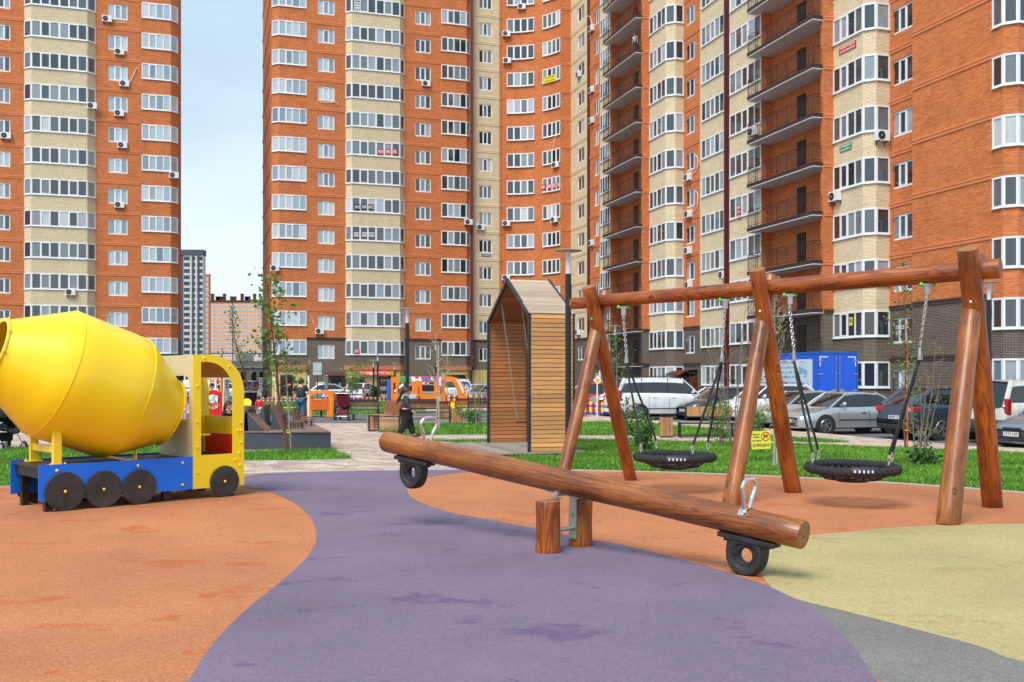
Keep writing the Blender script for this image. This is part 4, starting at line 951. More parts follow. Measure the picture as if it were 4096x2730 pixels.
def nest(hL, hR, cen, tilt, label, ang, seed):
    t = thing('nest_swing', cen, label, 'swing', 'basket swings hung from the log frame'); cz = cen.z; o2 = Vector(cen)
    Rg = .59; rt = .062
    m = MB(); N = 240; rows = []
    for i in range(N+1):
        a = 2*math.pi*i/N; c = Vector((Rg*math.cos(a), Rg*math.sin(a), 0)); u = c.normalized(); row = []
        for j in range(14):
            b = 2*math.pi*j/14; r_ = rt*(1+.10*math.sin(5*b+a*40))      # rope strands wound round the hoop
            row.append(c+u*math.cos(b)*r_+Vector((0, 0, math.sin(b)*r_)))
        rows.append(row)
    m.grid(rows, 0, True, flip=True); ring = m.build('rope_hoop', M_ROPE, t, Matrix.Rotation(tilt, 4, 'X'))
    m = MB()
    for fam in (R(32), R(92), R(152)):
        for k in range(-2, 3):
            off = k*.2; half = math.sqrt(max(0, .56**2-off**2)); P = []
            for j in range(9):
                x = -half+2*half*j/8; rr2 = x*x+off*off; P.append((x*math.cos(fam)-off*math.sin(fam), x*math.sin(fam)+off*math.cos(fam), -.17*(1-(rr2/.56**2)**1.7)))
            m.tube(P, .015, 6)
    m.tube([(.2*math.cos(a), .2*math.sin(a), -.175) for a in [2*math.pi*i/20 for i in range(20)]], .014, 6, closed=True)
    m.tube([(.38*math.cos(a), .38*math.sin(a), -.14) for a in [2*math.pi*i/24 for i in range(24)]], .014, 6, closed=True)
    m.build('rope_net', M_ROPE, t)
    m = MB(); rows = []
    for a in range(-110, -79, 3):
        c = Vector((Rg*math.cos(R(a)), Rg*math.sin(R(a)), 0)); u = c.normalized()
        rows.append([c+u*math.cos(R(b))*(rt+.006)+Vector((0, 0, math.sin(R(b))*(rt+.006))) for b in range(-100, 101, 25)])
    m.grid(rows, 0); lab = m.build('label_patch', mat('dark_label', (.02, .025, .045), .5), t)
    for k, g in enumerate((-106, -101, -96, -91, -86)):
        c = Vector((Rg*math.cos(R(g)), Rg*math.sin(R(g)), 0)); mm = MB(); u = c.normalized()
        mm.M = Matrix.Translation(c+u*(rt+.008)) @ Matrix.Rotation(R(g+90), 4, 'Z'); mm.box((0, 0, .008), (.022, .004, .034)); mm.build('printed_mark', TXW, lab)
    for sgn, hp, an in ((-1, hL, ang[:2]), (1, hR, ang[2:])):
        hp = Vector(hp)-o2; zs_ = 2.21-cz; attach = Vector((sgn*.56, 0, 0)); toward = Vector((hp.x*.80+attach.x*.2, hp.y*.82, zs_))
        m = MB(); m.box(hp+Vector((0, 0, -.02)), (.20, .08, .03)); m.box(hp+Vector((0, 0, -.09)), (.07, .06, .12)); m.tube([hp+Vector((0, 0, -.14)), hp+Vector((0, 0, -.20))], .025, 8); m.build('hanger', M_STEEL, t)
        m = MB(); m.ball(hp+Vector((-.08, -.02, -.015)), .032, 8); m.ball(hp+Vector((.08, -.02, -.015)), .032, 8); m.build('bolt_cap', M_GREENCAP, t)
        ch = chain(hp+Vector((0, 0, -.18)), toward, t)
        m = MB(); m.tube([toward+Vector((0, 0, -.0)), toward+Vector((0, 0, -.10))], [.016, .03], 8); m.tube([toward+Vector((0, 0, -.10)), toward+Vector((0, 0, -.17))], .035, 10); m.build('rope_clamp', M_STEEL, t)
        for a in an:
            e = Vector((Rg*math.cos(R(a)), Rg*math.sin(R(a)), rt+.05)); 
            rop = MB(); s0 = toward+Vector((.008*math.cos(R(a)), .008, -.13)); P = [s0.lerp(e+Vector((0, 0, .09)), k/10) for k in range(11)]
            P = [p+Vector((math.sin(i*2+a)*.004, 0, 0)) for i, p in enumerate(P)]; rop.tube(P, .018, 8); r_ = rop.build('rope', M_ROPE, t)
            f_ = MB(); q = e+Vector((0, 0, .09)); f_.tube([q+Vector((0, 0, .02)), q+Vector((0, 0, -.03))], .024, 8)
            f_.tube([q+Vector((.02*math.cos(k), 0, -.055+.03*math.sin(k))) for k in [2*math.pi*i/8 for i in range(8)]], .007, 5, closed=True)
            f_.tube([q+Vector((0, .02*math.cos(k), -.10+.032*math.sin(k))) for k in [2*math.pi*i/8 for i in range(8)]], .008, 5, closed=True); f_.build('shackle', M_CHROME, r_)
nest((1.82, 16.27, 2.97), (3.24, 15.14, 3.0), Vector((2.56, 15.68, .555)), 0, 'black rope basket swing hanging in the far bay, left of the middle legs', (200, 110, -72, 18), 1)
nest((4.04, 14.49, 3.02), (5.54, 13.30, 3.06), Vector((4.77, 13.95, .535)), R(1.5), 'larger-looking black rope basket swing in the near bay, right of the middle legs', (188, 123, -57, 8), 2)
# ---- mixer truck
M_YP = mat('yellow_paint', srgb(250, 214, 10), .38, var=.03, scale=1.2, coat=.35, dirt=(srgb(128, 98, 20), 3.1, .66, .86))
M_BP = mat('blue_panel', srgb(0, 108, 226), .45, var=.06, scale=2, coat=.1, dirt=(srgb(60, 120, 200), 5, .62, .8))
M_BEI = mat('beige_panel', srgb(206, 194, 164), .6, var=.05, scale=2, dirt=(srgb(150, 134, 104), 2.0, .6, .85))
M_REDP = mat('red_panel', srgb(214, 22, 18), .45, var=.04)
M_BOARD = mat('dark_board', srgb(56, 44, 38), .6, var=.2, scale=6, stretch=(1, 6, 1))
M_WHL = mat('black_panel', (.03, .028, .026), .6, var=.35, scale=5, dirt=((.07, .06, .05), 3, .5, .75))
tr = thing('toy_mixer_truck', (-6.01, 13.37, 0), 'playground concrete mixer truck with big yellow drum and blue sides', 'play truck', rz=math.atan2(.687, .726))
def TP(e, w_, z): return (e, w_, z)
def panel(name, outline, y0, th, m, holes=None, parent=tr, bevel=.004):     # outline in (e, z); thickness along w
    mb = MB(); y1 = y0+th
    if holes:
        import bmesh
        bm = bmesh.new(); loops = []
        for lp_ in [outline]+holes:
            vs = [bm.verts.new((a, y0, b)) for a, b in lp_]; loops += [bm.edges.new((vs[i], vs[(i+1) % len(vs)])) for i in range(len(vs))]
        r_ = bmesh.ops.triangle_fill(bm, use_beauty=True, use_dissolve=False, edges=loops)
        bm.verts.ensure_lookup_table(); bm.verts.index_update()
        F_ = [[v.co.copy() for v in f.verts] for f in bm.faces]; bm.free()
        for f_ in F_:
            nn = (f_[1]-f_[0]).cross(f_[2]-f_[0])
            if nn.y > 0: f_ = f_[::-1]
            mb.face(f_); mb.face([Vector((p.x, y1, p.z)) for p in f_[::-1]])
    else:
        a = sum(outline[i][0]*outline[(i+1) % len(outline)][1]-outline[(i+1) % len(outline)][0]*outline[i][1] for i in range(len(outline)))
        o = outline if a > 0 else outline[::-1]
        mb.face([(p[0], y0, p[1]) for p in o]); mb.face([(p[0], y1, p[1]) for p in o[::-1]])
    for k, lp_ in enumerate([outline]+(holes or [])):
        a = sum(lp_[i][0]*lp_[(i+1) % len(lp_)][1]-lp_[(i+1) % len(lp_)][0]*lp_[i][1] for i in range(len(lp_)))
        o = lp_ if (a > 0) == (k == 0) else lp_[::-1]
        for i in range(len(o)):
            p, q = o[i], o[(i+1) % len(o)]
            mb.face([(p[0], y1, p[1]), (q[0], y1, q[1]), (q[0], y0, q[1]), (p[0], y0, p[1])][::-1] if True else 0)
    return mb.build(name, m, parent)
def caps(pts, m, parent, r=.021, name='bolt_cap', ax='y'):
    mb = MB()
    for p in pts: mb.ball(p, r, 10, sq=(1, .75, 1) if ax == 'y' else (.75, 1, 1))
    return mb.build(name, m, parent)
W_ = 1.15
s1 = panel('side_panel', [(-.33, .165), (1.818, .165), (1.818, .642), (-.33, .642)], 0, .018, M_BP)
s2 = panel('side_panel', [(-.33, .165), (1.818, .165), (1.818, .642), (-.33, .642)], W_, .018, M_BP)
caps([(-.1, -.008, .56), (1.0, -.008, .56), (1.66, -.008, .56), (1.66, -.008, .24)], M_YP, s1)
for (e0, rr_) in ((0, .262), (.515, .254), (1.015, .247), (2.316, .234)):
    for y in (-.030, W_+.018+.004):
        mb = MB(); mb.M = Matrix.Translation((e0, y, rr_+.012)) @ Matrix.Rotation(R(-90), 4, 'X'); mb.lathe([(rr_-.006, -.0), (rr_, .006), (rr_, .020), (rr_-.006, .026)], 40); wl = mb.build('wheel', M_WHL, tr)
        caps([(e0, -.034 if y < 0 else W_+.05, rr_+.012)], M_YP, wl)
mb = MB(); mb.bx(-.30, 1.815, .02, W_-.002, .585, .615); mb.bx(1.835, 2.62, .02, W_-.002, .585, .615); mb.build('deck', M_BOARD, tr)
mb = MB(); mb.bx(-.27, -.24, .03, W_-.01, .45, .584)
for e0 in (-.18, .62, 1.45, 2.45):
    for y in (.10, W_-.12): m_ = MB(); m_.box((e0, y, .29), (.10, .10, .585)); m_.build('post', M_BLACK, tr)
mb.build('end_board', M_BLACK, tr)
caps([(-.02, .06, .62), (.02, .06, .62), (.95, .05, .62), (1.0, .05, .62), (1.55, .05, .62), (1.6, .05, .62)], M_BLACK, tr, .018, 'bolt_head')
# drum
th = math.atan2(-.36, .985); axd = Vector((math.cos(th), 0, math.sin(th)))
def axp(e): return Vector((e, W_/2, 1.887-.364*e))
D_ = [( -.728, .452), (.03, .925), (1.015, .925), (1.70, .47)]
o0 = axp(D_[0][0]); Mx = Matrix.Translation(o0) @ axd.to_track_quat('Z', 'Y').to_matrix().to_4x4()
kk = 1/math.cos(th)
prof = []
zz = [(e-D_[0][0])*kk for e, r_ in D_]
pr = [(D_[0][1], zz[0])]
for i in range(1, 4):
    z0, r0 = zz[i-1], D_[i-1][1]; z1, r1 = zz[i], D_[i][1]; 
    for t in (.25, .5, .75, 1): 
        pr.append((r0+(r1-r0)*t, z0+(z1-z0)*t))
# soften the two knuckles
pr2 = []
for i, (r_, z) in enumerate(pr):
    if i in (4, 8):
        (ra, za), (rb, zb) = pr[i-1], pr[i+1]
        pr2 += [(r_+(ra-r_)*.12, z+(za-z)*.12), (r_-.012, z), (r_+(rb-r_)*.12, z+(zb-z)*.12)]
    else: pr2.append((r_, z))
mb = MB(); mb.lathe(pr2, 120, capa=False, capb=True); mb.lathe([(r_-.012, z) for r_, z in pr2][::-1], 120, capa=False, capb=False)
dr = mb.build('drum', M_YP, tr, Mx, auto=60)
for (z, r_) in ((zz[0], .452), (zz[3]-.01, .475)):
    mb = MB(); mb.lathe([(r_-.02, z-.012), (r_+.03, z-.012), (r_+.03, z+.012), (r_-.02, z+.012), (r_-.02, z-.012)], 60, capa=False, capb=False); mb.build('rim', M_YP, dr, Matrix.Identity(4), auto=30)
mb = MB()
for k in range(10):
    a = 2*math.pi*k/10; mb.ball((.49*math.cos(a), .49*math.sin(a), zz[0]), .022, 8)
mb.build('bolt_cap', M_YP, dr)
# welded seams: two narrow raised bands
for z, r_ in ((zz[1], .921), (zz[2], .921)):
    mb = MB(); mb.lathe([(r_-.01, z-.006), (r_+.003, z-.006), (r_+.003, z+.006), (r_-.01, z+.006)], 72, capa=False, capb=False); mb.build('seam', M_YP, dr, Matrix.Identity(4), auto=30)
mb = MB()
for y in (.12, W_-.12):
    mb.box((-.06, y, .85), (.11, .075, .46 if y > 1 else .58)); mb.box((-.06, y, .624), (.22, .13, .014))
mb.box((-.06, W_/2, .83), (.06, W_-.3, .10)); cd = mb.build('drum_cradle', M_YP, tr, bevel=.004)
mb = MB(); mb.bx(1.0-.09, 1.0+.04, .10, W_-.1, .617, .63); mb.bx(1.0+.02, 1.0+.03, .10, .20, .63, .76); mb.bx(1.0+.02, 1.0+.03, W_-.2, W_-.1, .63, .76); mb.build('drum_cradle', M_YP, tr)
caps([(-.15, .07, .64), (.03, .07, .64), (-.15, W_-.07, .64), (.03, W_-.07, .64), (.93, .12, .64), (.97, .14, .64)], M_YP, cd, .018)
# cab
def arch(x0, x1, z0, z1, ra, n=10):     # straight left side, quarter-round at top right
    P = [(x0, z0), (x1, z0), (x1, z1-ra)]
    P += [(x1-ra*.95+ra*.95*math.cos(a), z1-ra+ra*math.sin(a)) for a in [math.pi/2*i/n for i in range(1, n)]]
    return P+[(x1-ra*.95, z1), (x0, z1)]
hole = arch(1.95, 2.46, .655, 2.035, .43, 12)
c1 = panel('cab_side', arch(1.822, 2.646, .165, 2.14, .56, 14), 0, .02, M_YP, [hole])
c2 = panel('cab_side', arch(1.822, 2.646, .165, 2.14, .56, 14), W_-.002, .02, M_YP, [arch(2.0, 2.46, 1.15, 2.0, .40, 12)])
caps([(1.885, -.008, z) for z in (1.68, 1.15, .78, .40)]+[(2.0, -.008, 2.09), (2.40, -.008, 1.97), (2.59, -.008, 1.12), (2.54, -.008, 1.0), (2.60, -.008, 1.0), (2.59, -.008, .82), (2.56, -.008, .66), (2.50, -.008, .56), (2.57, -.008, .47)], M_YP, c1, .019)
Rz = Matrix.Rotation(R(90), 4, 'Z')
def cross(name, outline, e0, th_, m, holes=None):   # a panel standing across the truck: outline in (w, z)
    o = panel(name, outline, 0, th_, m, holes); o.matrix_local = Matrix.Translation((e0, 0, 0)) @ Matrix(((0, 1, 0, 0), (1, 0, 0, 0), (0, 0, 1, 0), (0, 0, 0, 1)))
    o.data.flip_normals(); return o
hw = [(.12, 1.16), (.12, 1.72), (.15, 1.79), (.22, 1.83), (.72, 1.83), (.80, 1.77), (.84, 1.68), (.86, 1.16)]
bw_ = cross('cab_back', [(.02, .617), (W_-.004, .617), (W_-.004, 2.137), (.02, 2.137)], 1.822, .02, M_BEI, [hw])
caps([(1.832, w2, 2.145) for w2 in (.28, .8)], M_YP, bw_, .019)
fb = cross('cab_front', [(.021, .93), (W_-.004, .93), (W_-.004, 1.20), (.021, 1.20)], 2.60, .02, M_YP)
cross('cab_front', [(.021, .62), (W_-.004, .62), (W_-.004, .925), (.021, .925)], 2.58, .02, M_REDP)
mb = MB(); rows = []
for e0, z in ((1.845, 2.125), (2.05, 2.12), (2.25, 2.08), (2.42, 1.97), (2.52, 1.82)): rows.append([(e0, .021, z), (e0, W_-.004, z)])
mb.grid(rows, 0); mb.grid([[(a, b, c-.018) for a, b, c in r_] for r_ in rows], 0, flip=True); mb.build('cab_roof', mat('roof_board', srgb(206, 150, 62), .6, var=.1, stretch=(1, 6, 1), scale=5), tr)
mb = MB(); mb.M = Matrix.Translation((2.08, .3, .93)); mb.lathe([(.15, 0), (.16, .012), (.15, .024)], 24); mb.build('seat', M_YP, tr)
mb = MB(); mb.box((2.08, .3, .77), (.06, .06, .31)); mb.build('seat_post', M_BLACK, tr)
# pen scribble on the dash board
sc = MB(); rnd = random.Random(3); M_PEN = mat('green_scribble', srgb(60, 130, 40), .6)
for k in range(5):
    y = .28+k*.11; P = spline([(2.597, y+rnd.uniform(-.04, .04), .99+rnd.uniform(0, .12)) for _ in range(5)], 4); sc.tube(P, .0035, 4)
sc.tube(spline([(2.597, .3, 1.0), (2.597, .6, 1.13), (2.597, .85, 1.15), (2.597, .8, 1.08), (2.597, .5, 1.02)], 5), .0035, 4)
sc.build('scribble', M_PEN, fb, fb.matrix_local.inverted())
# ---- swing house
M_PLK = mat('larch_planks', srgb(196, 150, 100), .7, var=.10, scale=5, isl=.17, stretch=(1, 1, 6), bump=.3, bscale=40)
def plankmat(name, base, v):
    m, n, p = newmat(name); L = n.links.new; t = n.nodes.new('ShaderNodeTexCoord'); g = n.nodes.new('ShaderNodeNewGeometry'); p.inputs['Roughness'].default_value = .65
    cb = n.nodes.new('ShaderNodeCombineXYZ'); ml = n.nodes.new('ShaderNodeMath'); ml.operation = 'MULTIPLY'; ml.inputs[1].default_value = 50; L(g.outputs['Random Per Island'], ml.inputs[0]); L(ml.outputs[0], cb.inputs[0])
    ad = n.nodes.new('ShaderNodeVectorMath'); L(t.outputs['Object'], ad.inputs[0]); L(cb.outputs[0], ad.inputs[1])
    mp = n.nodes.new('ShaderNodeMapping'); mp.inputs['Scale'].default_value = v; L(ad.outputs[0], mp.inputs[0])
    a = n.nodes.new('ShaderNodeTexNoise'); a.inputs['Scale'].default_value = 1.4; a.inputs['Detail'].default_value = 3; a.inputs['Distortion'].default_value = .8; L(mp.outputs[0], a.inputs[0])
    q = n.nodes.new('ShaderNodeMath'); q.operation = 'MULTIPLY'; q.inputs[1].default_value = 34; L(a.outputs[0], q.inputs[0]); s_ = n.nodes.new('ShaderNodeMath'); s_.operation = 'SINE'; L(q.outputs[0], s_.inputs[0])
    h = n.nodes.new('ShaderNodeMapRange'); h.inputs[1].default_value = -1; h.inputs[3].default_value = 1.04; h.inputs[4].default_value = .86; L(s_.outputs[0], h.inputs[0])
    rp = n.nodes.new('ShaderNodeValToRGB'); e = rp.color_ramp.elements; e[0].color = (*[c*.78 for c in base], 1); e[1].color = (*[min(1, c*1.38) for c in base], 1); e[1].position = 1; k = e.new(.62); k.color = (*base, 1); k = e.new(.9); k.color = (*[min(1, c*1.10) for c in base], 1)
    wn = n.nodes.new('ShaderNodeTexWhiteNoise'); wn.noise_dimensions = '1D'; L(ml.outputs[0], wn.inputs['W']); L(wn.outputs['Value'], rp.inputs[0])
    x = n.nodes.new('ShaderNodeVectorMath'); x.operation = 'SCALE'; L(rp.outputs[0], x.inputs[0]); L(h.outputs[0], x.inputs['Scale'])
    vo = n.nodes.new('ShaderNodeTexVoronoi'); vo.inputs['Scale'].default_value = 1.6; L(ad.outputs[0], vo.inputs[0]); r2 = n.nodes.new('ShaderNodeMapRange'); r2.inputs[1].default_value = .03; r2.inputs[2].default_value = .055; r2.inputs[3].default_value = .7; r2.inputs[4].default_value = 0; L(vo.outputs['Distance'], r2.inputs[0])
    y = n.nodes.new('ShaderNodeMixRGB'); y.inputs[2].default_value = (*[c*.3 for c in base], 1); L(r2.outputs[0], y.inputs[0]); L(x.outputs[0], y.inputs[1]); L(y.outputs[0], p.inputs['Base Color'])
    return m
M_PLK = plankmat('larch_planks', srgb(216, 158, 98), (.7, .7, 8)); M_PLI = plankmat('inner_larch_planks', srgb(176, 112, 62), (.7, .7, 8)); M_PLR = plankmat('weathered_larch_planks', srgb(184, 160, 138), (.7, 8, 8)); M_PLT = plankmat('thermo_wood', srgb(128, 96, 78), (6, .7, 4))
hs = thing('swing_house', (.40, 22.9, 0), 'tall narrow larch plank house shelter with steep roof and a swing inside', 'play house', rz=math.atan2(.296, .955))
# local x = along depth (uA), local y = away along the open gable side
HW, HD, ZE, ZR, ZB = 3.50, 1.09, 3.27, 4.2, .09
n_ = 31; ph_ = (ZE-ZB)/n_
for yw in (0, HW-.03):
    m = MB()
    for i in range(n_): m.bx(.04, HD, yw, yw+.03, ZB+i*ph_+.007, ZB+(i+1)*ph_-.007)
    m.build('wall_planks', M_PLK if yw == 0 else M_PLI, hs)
    m = MB(); m.bx(.05, HD-.01, yw+(.031 if yw else -.0)-(.0 if yw else -.031), yw+(.045 if yw else .045), ZB+.01, ZE-.01) if False else m.bx(.05, HD-.01, yw+.010, yw+.020, ZB+.01, ZE-.01); m.build('dark_gap_backing', M_BLACK, hs)  # black backing added so the gaps between planks read as dark lines
m = MB(); sl_ = math.hypot(HW/2, ZR-ZE); nr = 17
for sgn in (0, 1):
    for i in range(nr):
        t0, t1 = (i+.03)/nr, (i+.97)/nr
        def pt(t, o): 
            y = (HW/2)*t; z = ZE+(ZR-ZE)*t; ny, nz_ = -(ZR-ZE)/sl_, (HW/2)/sl_
            y += ny*o; z += nz_*o
            return (y if not sgn else HW-y, z)
        a, b, c, d_ = pt(t0, 0), pt(t1, 0), pt(t1, .03), pt(t0, .03)
        q = [a, b, c, d_]
        if sgn: q = q[::-1]
        m.face([(.0, y, z) for y, z in q]); m.face([(HD+.01, y, z) for y, z in q[::-1]])
        for k in range(4):
            p_, r_ = q[k], q[(k+1) % 4]; m.face([(0, r_[0], r_[1]), (0, p_[0], p_[1]), (HD+.01, p_[0], p_[1]), (HD+.01, r_[0], r_[1])])
m.build('roof_planks', M_PLR, hs)
# inner lining of roof
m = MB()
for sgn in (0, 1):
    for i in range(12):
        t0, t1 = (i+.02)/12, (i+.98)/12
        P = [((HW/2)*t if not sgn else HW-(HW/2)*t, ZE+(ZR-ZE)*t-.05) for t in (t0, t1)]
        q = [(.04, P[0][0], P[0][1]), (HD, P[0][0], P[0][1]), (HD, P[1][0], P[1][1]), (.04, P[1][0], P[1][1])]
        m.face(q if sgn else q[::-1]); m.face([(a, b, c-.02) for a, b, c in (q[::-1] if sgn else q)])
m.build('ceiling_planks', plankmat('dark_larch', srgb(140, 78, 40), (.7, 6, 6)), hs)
m = MB()
fr_ = [(0, ZB), (0, ZE), (HW/2, ZR+.05), (HW, ZE), (HW, ZB)]
for xx in (0, HD):
    for a, b in zip(fr_[:-1], fr_[1:]):
        dy, dz = b[0]-a[0], b[1]-a[1]; Ln = math.hypot(dy, dz); cyy, czz = (a[0]+b[0])/2, (a[1]+b[1])/2; ang = math.atan2(dz, dy)
        inn = (.045 if a[0] < HW/2 else -.045) if abs(dy) < .01 else 0
        m.box((xx+(.0 if xx == 0 else -.0), cyy+inn*.6-.0, czz-(.03 if inn == 0 else 0)), (.05, Ln+.03, .085), M=Matrix.Rotation(ang, 4, 'X'))
m.build('steel_frame', M_DK, hs)
m = MB()
for i in range(24): m.bx(-1.9+i*.135, -1.9+i*.135+.128, -.12, HW+.3, .055, ZB-.002)
m.build('deck_boards', plankmat('grey_deck', srgb(150, 140, 128), (.7, 8, 4)), hs)
m = MB(); m.bx(-1.85, HD+.05, -.06, HW+.25, -.0, .053); m.bx(.0, HD+.02, -.005, .035, .05, ZB+.0); m.build('deck_base', M_DK, hs)
sg = thing('chain_swing', (.40, 22.9, 0), 'small black swing seat on thin chains inside the wooden house shelter', 'swing', rz=math.atan2(.296, .955))
for (x_, y_) in ((.22, 1.62), (.72, 1.55)): chain((x_-.1, y_+1.0, ZE+.42), (x_, y_, .74), sg, .05, .006, mat('dull_chain', (.35, .33, .3), .4, metal=.8))
m = MB(); m.box((.47, 1.58, .70), (.56, .2, .035), rz=-.1); m.build('seat', M_RUB, sg, bevel=.01)
# ---------------------------------------------------------------- cars
M_TYRE = mat('tyre', (.022, .022, .024), .8, var=.2, scale=20); M_RIM = mat('alloy_rim', (.42, .43, .45), .3, metal=.8)
M_CGL = mat('car_glass', (.012, .016, .02), .03, spec=1.0); M_CTRIM = mat('car_trim', (.02, .02, .022), .5)
M_HEAD = mat('headlamp', (.62, .66, .7), .1, coat=1); M_TAIL = mat('tail_lamp', (.42, .01, .012), .15, coat=1); M_PLATE = mat('number_plate', (.72, .72, .72), .4)
def carpaint(name, c, metal=.35, dirt=.5):
    return mat(name, c, .3, metal, var=.05, scale=1.5, coat=.8, dirt=((.22, .19, .15), 2.2, .58, .9) if dirt else None)
SHAPES = {   # body stations from the nose: (x, z top, half width, z low); cabin: nose base, roof front, roof back, tail base; wheels
 'sedan': dict(L=4.6, H=1.44, st=[(0, .52, .60, .30), (.06, .62, .74, .22), (.3, .70, .84, .19), (.8, .82, .885, .19), (1.25, .93, .89, .19), (2.3, .94, .89, .19), (3.4, .96, .89, .2), (3.9, 1.0, .87, .22), (4.4, 1.0, .82, .26), (4.55, .9, .78, .3), (4.6, .6, .72, .34)], cab=(1.18, 1.92, 3.05, 3.95), wh=(.92, 3.6), r=.32, post=(2.62,)),
 'hatch': dict(L=4.2, H=1.5, st=[(0, .52, .6, .30), (.06, .64, .72, .22), (.3, .76, .83, .2), (.75, .88, .87, .2), (1.1, .98, .88, .2), (2.3, .98, .88, .2), (3.4, 1.02, .88, .22), (4.0, 1.05, .84, .24), (4.16, .95, .80, .3), (4.2, .6, .76, .34)], cab=(1.0, 1.75, 3.5, 4.12), wh=(.82, 3.4), r=.32, post=(2.4,)),
 'suv': dict(L=4.5, H=1.66, st=[(0, .6, .66, .36), (.06, .76, .8, .28), (.25, .88, .88, .26), (.7, .98, .92, .26), (1.15, 1.06, .93, .26), (2.3, 1.07, .93, .26), (3.6, 1.12, .93, .28), (4.2, 1.16, .90, .30), (4.44, 1.06, .88, .32), (4.5, .62, .84, .36)], cab=(1.05, 1.85, 3.6, 4.36), wh=(.85, 3.5), r=.37, post=(2.45, 3.45)),
 'boxy': dict(L=4.85, H=1.88, st=[(0, .7, .74, .42), (.05, .95, .86, .36), (.25, 1.02, .92, .34), (.8, 1.08, .95, .34), (1.3, 1.16, .95, .34), (2.4, 1.2, .95, .34), (4.0, 1.22, .95, .36), (4.7, 1.22, .93, .38), (4.82, 1.08, .92, .4), (4.85, .7, .9, .44)], cab=(1.25, 1.85, 4.45, 4.80), wh=(.9, 3.7), r=.4, post=(2.6, 3.7)),
 'van': dict(L=4.8, H=1.86, st=[(0, .55, .68, .30), (.06, .72, .78, .24), (.25, .86, .86, .22), (.6, 1.0, .88, .22), (.95, 1.12, .89, .22), (2.3, 1.18, .89, .22), (4.0, 1.2, .89, .24), (4.6, 1.2, .88, .26), (4.76, 1.1, .87, .3), (4.8, .6, .84, .34)], cab=(.80, 1.65, 4.42, 4.76), wh=(.88, 3.75), r=.33, post=(2.35, 3.6)),
}
def car(kind, color, label, pos, heading, plate=None, dark_roof=False, name='parked_car', rails=False, scale=1.0):
    s = SHAPES[kind]; L_, H = s['L'], s['H']
    t = thing(name, pos, label, 'car', 'cars parked in the yard', rz=heading); t.scale = (scale,)*3
    X = lambda x: L_/2-x
    mb = MB(); rows = []
    # densify stations
    st = s['st']
    for x, zt, hw, zl in st:
        half = [(hw*.78, zl), (hw*.96, zl+.05), (hw, zl+.28), (hw*1.0, zt-.24), (hw*.965, zt-.10), (hw*.90, zt-.02), (hw*.5, zt+.025)]
        rows.append([(X(x), y, z) for y, z in half]+[(X(x), -y, z) for y, z in half[::-1]])
    mb.grid(rows, 0, True); mb.face(rows[0][::-1], 0); mb.face(rows[-1], 0)
    body = mb.build('body', color, t, auto=38)
    def zt_at(x):
        for (a, z0, *_), (b, z1, *_2) in zip(st[:-1], st[1:]):
            if a <= x <= b: return z0+(z1-z0)*(x-a)/(b-a)
    def hw_at(x):
        for (a, _, h0, _1), (b, _2, h1, _3) in zip(st[:-1], st[1:]):
            if a <= x <= b: return h0+(h1-h0)*(x-a)/(b-a)
    c0, c1, c2, c3 = s['cab']; hb = .90*hw_at(c1)-.03; ht = hb*.80
    zb0, zb3 = zt_at(c0)-.02, zt_at(c3)-.03
    # glass
    g = MB(); B = lambda x, y, z: (X(x), y, z)
    n0 = [(c0, hb*.92, zb0), (c1-.02, ht*.98, H-.05)]; zb1 = zt_at(c1)-.03; zb2 = zt_at(c2)-.03
    for sg in (1, -1):
        poly = [B(c0+.02, sg*hb*.95, zb0), B(c3-.02, sg*hb*.95, zb3), B(c2, sg*ht, H-.06), B((c1+c2)/2, sg*ht*1.02, H-.03), B(c1, sg*ht, H-.06)]
        g.face(poly if sg < 0 else poly[::-1], 0)
    for (xa, za, xb, k) in ((c0, zb0, c1, 1), (c3, zb3, c2, -1)):
        rws = []
        for f_ in (0, .33, .66, 1):
            r_ = []
            for q in range(-4, 5):
                y = q/4; bul = .10*(1-y*y)*k
                r_.append(B(xa+(xb-xa)*f_-bul*(1-f_*.6), y*(hb*.95+(ht-hb*.95)*f_), za+(H-.06-za)*f_+.01*math.sin(f_*3.1)))
            rws.append(r_)
        g.grid(rws, 0, flip=(k > 0))
    g.build('window', M_CGL, body)
    # roof
    r_ = MB(); rws = []
    rb = {'van': .20, 'boxy': .16}.get(kind, .07)
    for i in range(9):
        f_ = i/8; x = c1-.06+(c2+.08-c1+.06)*f_; zc = H-.035+.035*math.sin(math.pi*min(1, f_*1.0))-(.02 if i in (0, 8) else 0)
        rws.append([B(x, -ht*1.05-(rb-.07)*.2, zc-rb)]+[B(x, y*ht*1.03, zc-.03*y*y-.0) for y in (-1, -.8, -.4, 0, .4, .8, 1)]+[B(x, ht*1.05+(rb-.07)*.2, zc-rb)])
    r_.grid(rws, 0, flip=True); r_.grid([[(a, b, c-.035) for a, b, c in q] for q in rws], 0)
    r_.tube([rws[0][0]]+[q[0] for q in rws[1:]], .025, 6, 0); r_.tube([q[-1] for q in rws], .025, 6, 0); r_.tube([rws[0][k] for k in range(1, 8)], .02, 6, 0)
    r_.build('roof', M_BLACK if dark_roof else color, body)
    # pillars
    for sg in (1, -1):
        p = MB(); p.tube([B(c0-.02, sg*hb*.96, zb0), B((c0+c1)/2, sg*(hb*.5+ht*.5)*1.0, (zb0+H)/2+.0), B(c1, sg*ht*1.01, H-.05)], .035, 6)
        p.build('pillar', color, body); p = MB(); p.tube([B(c3+.0, sg*hb*.96, zb3), B(c2, sg*ht*1.01, H-.05)], .055 if kind in ('sedan',) else .075, 6); p.build('pillar', color, body)
    p = MB()
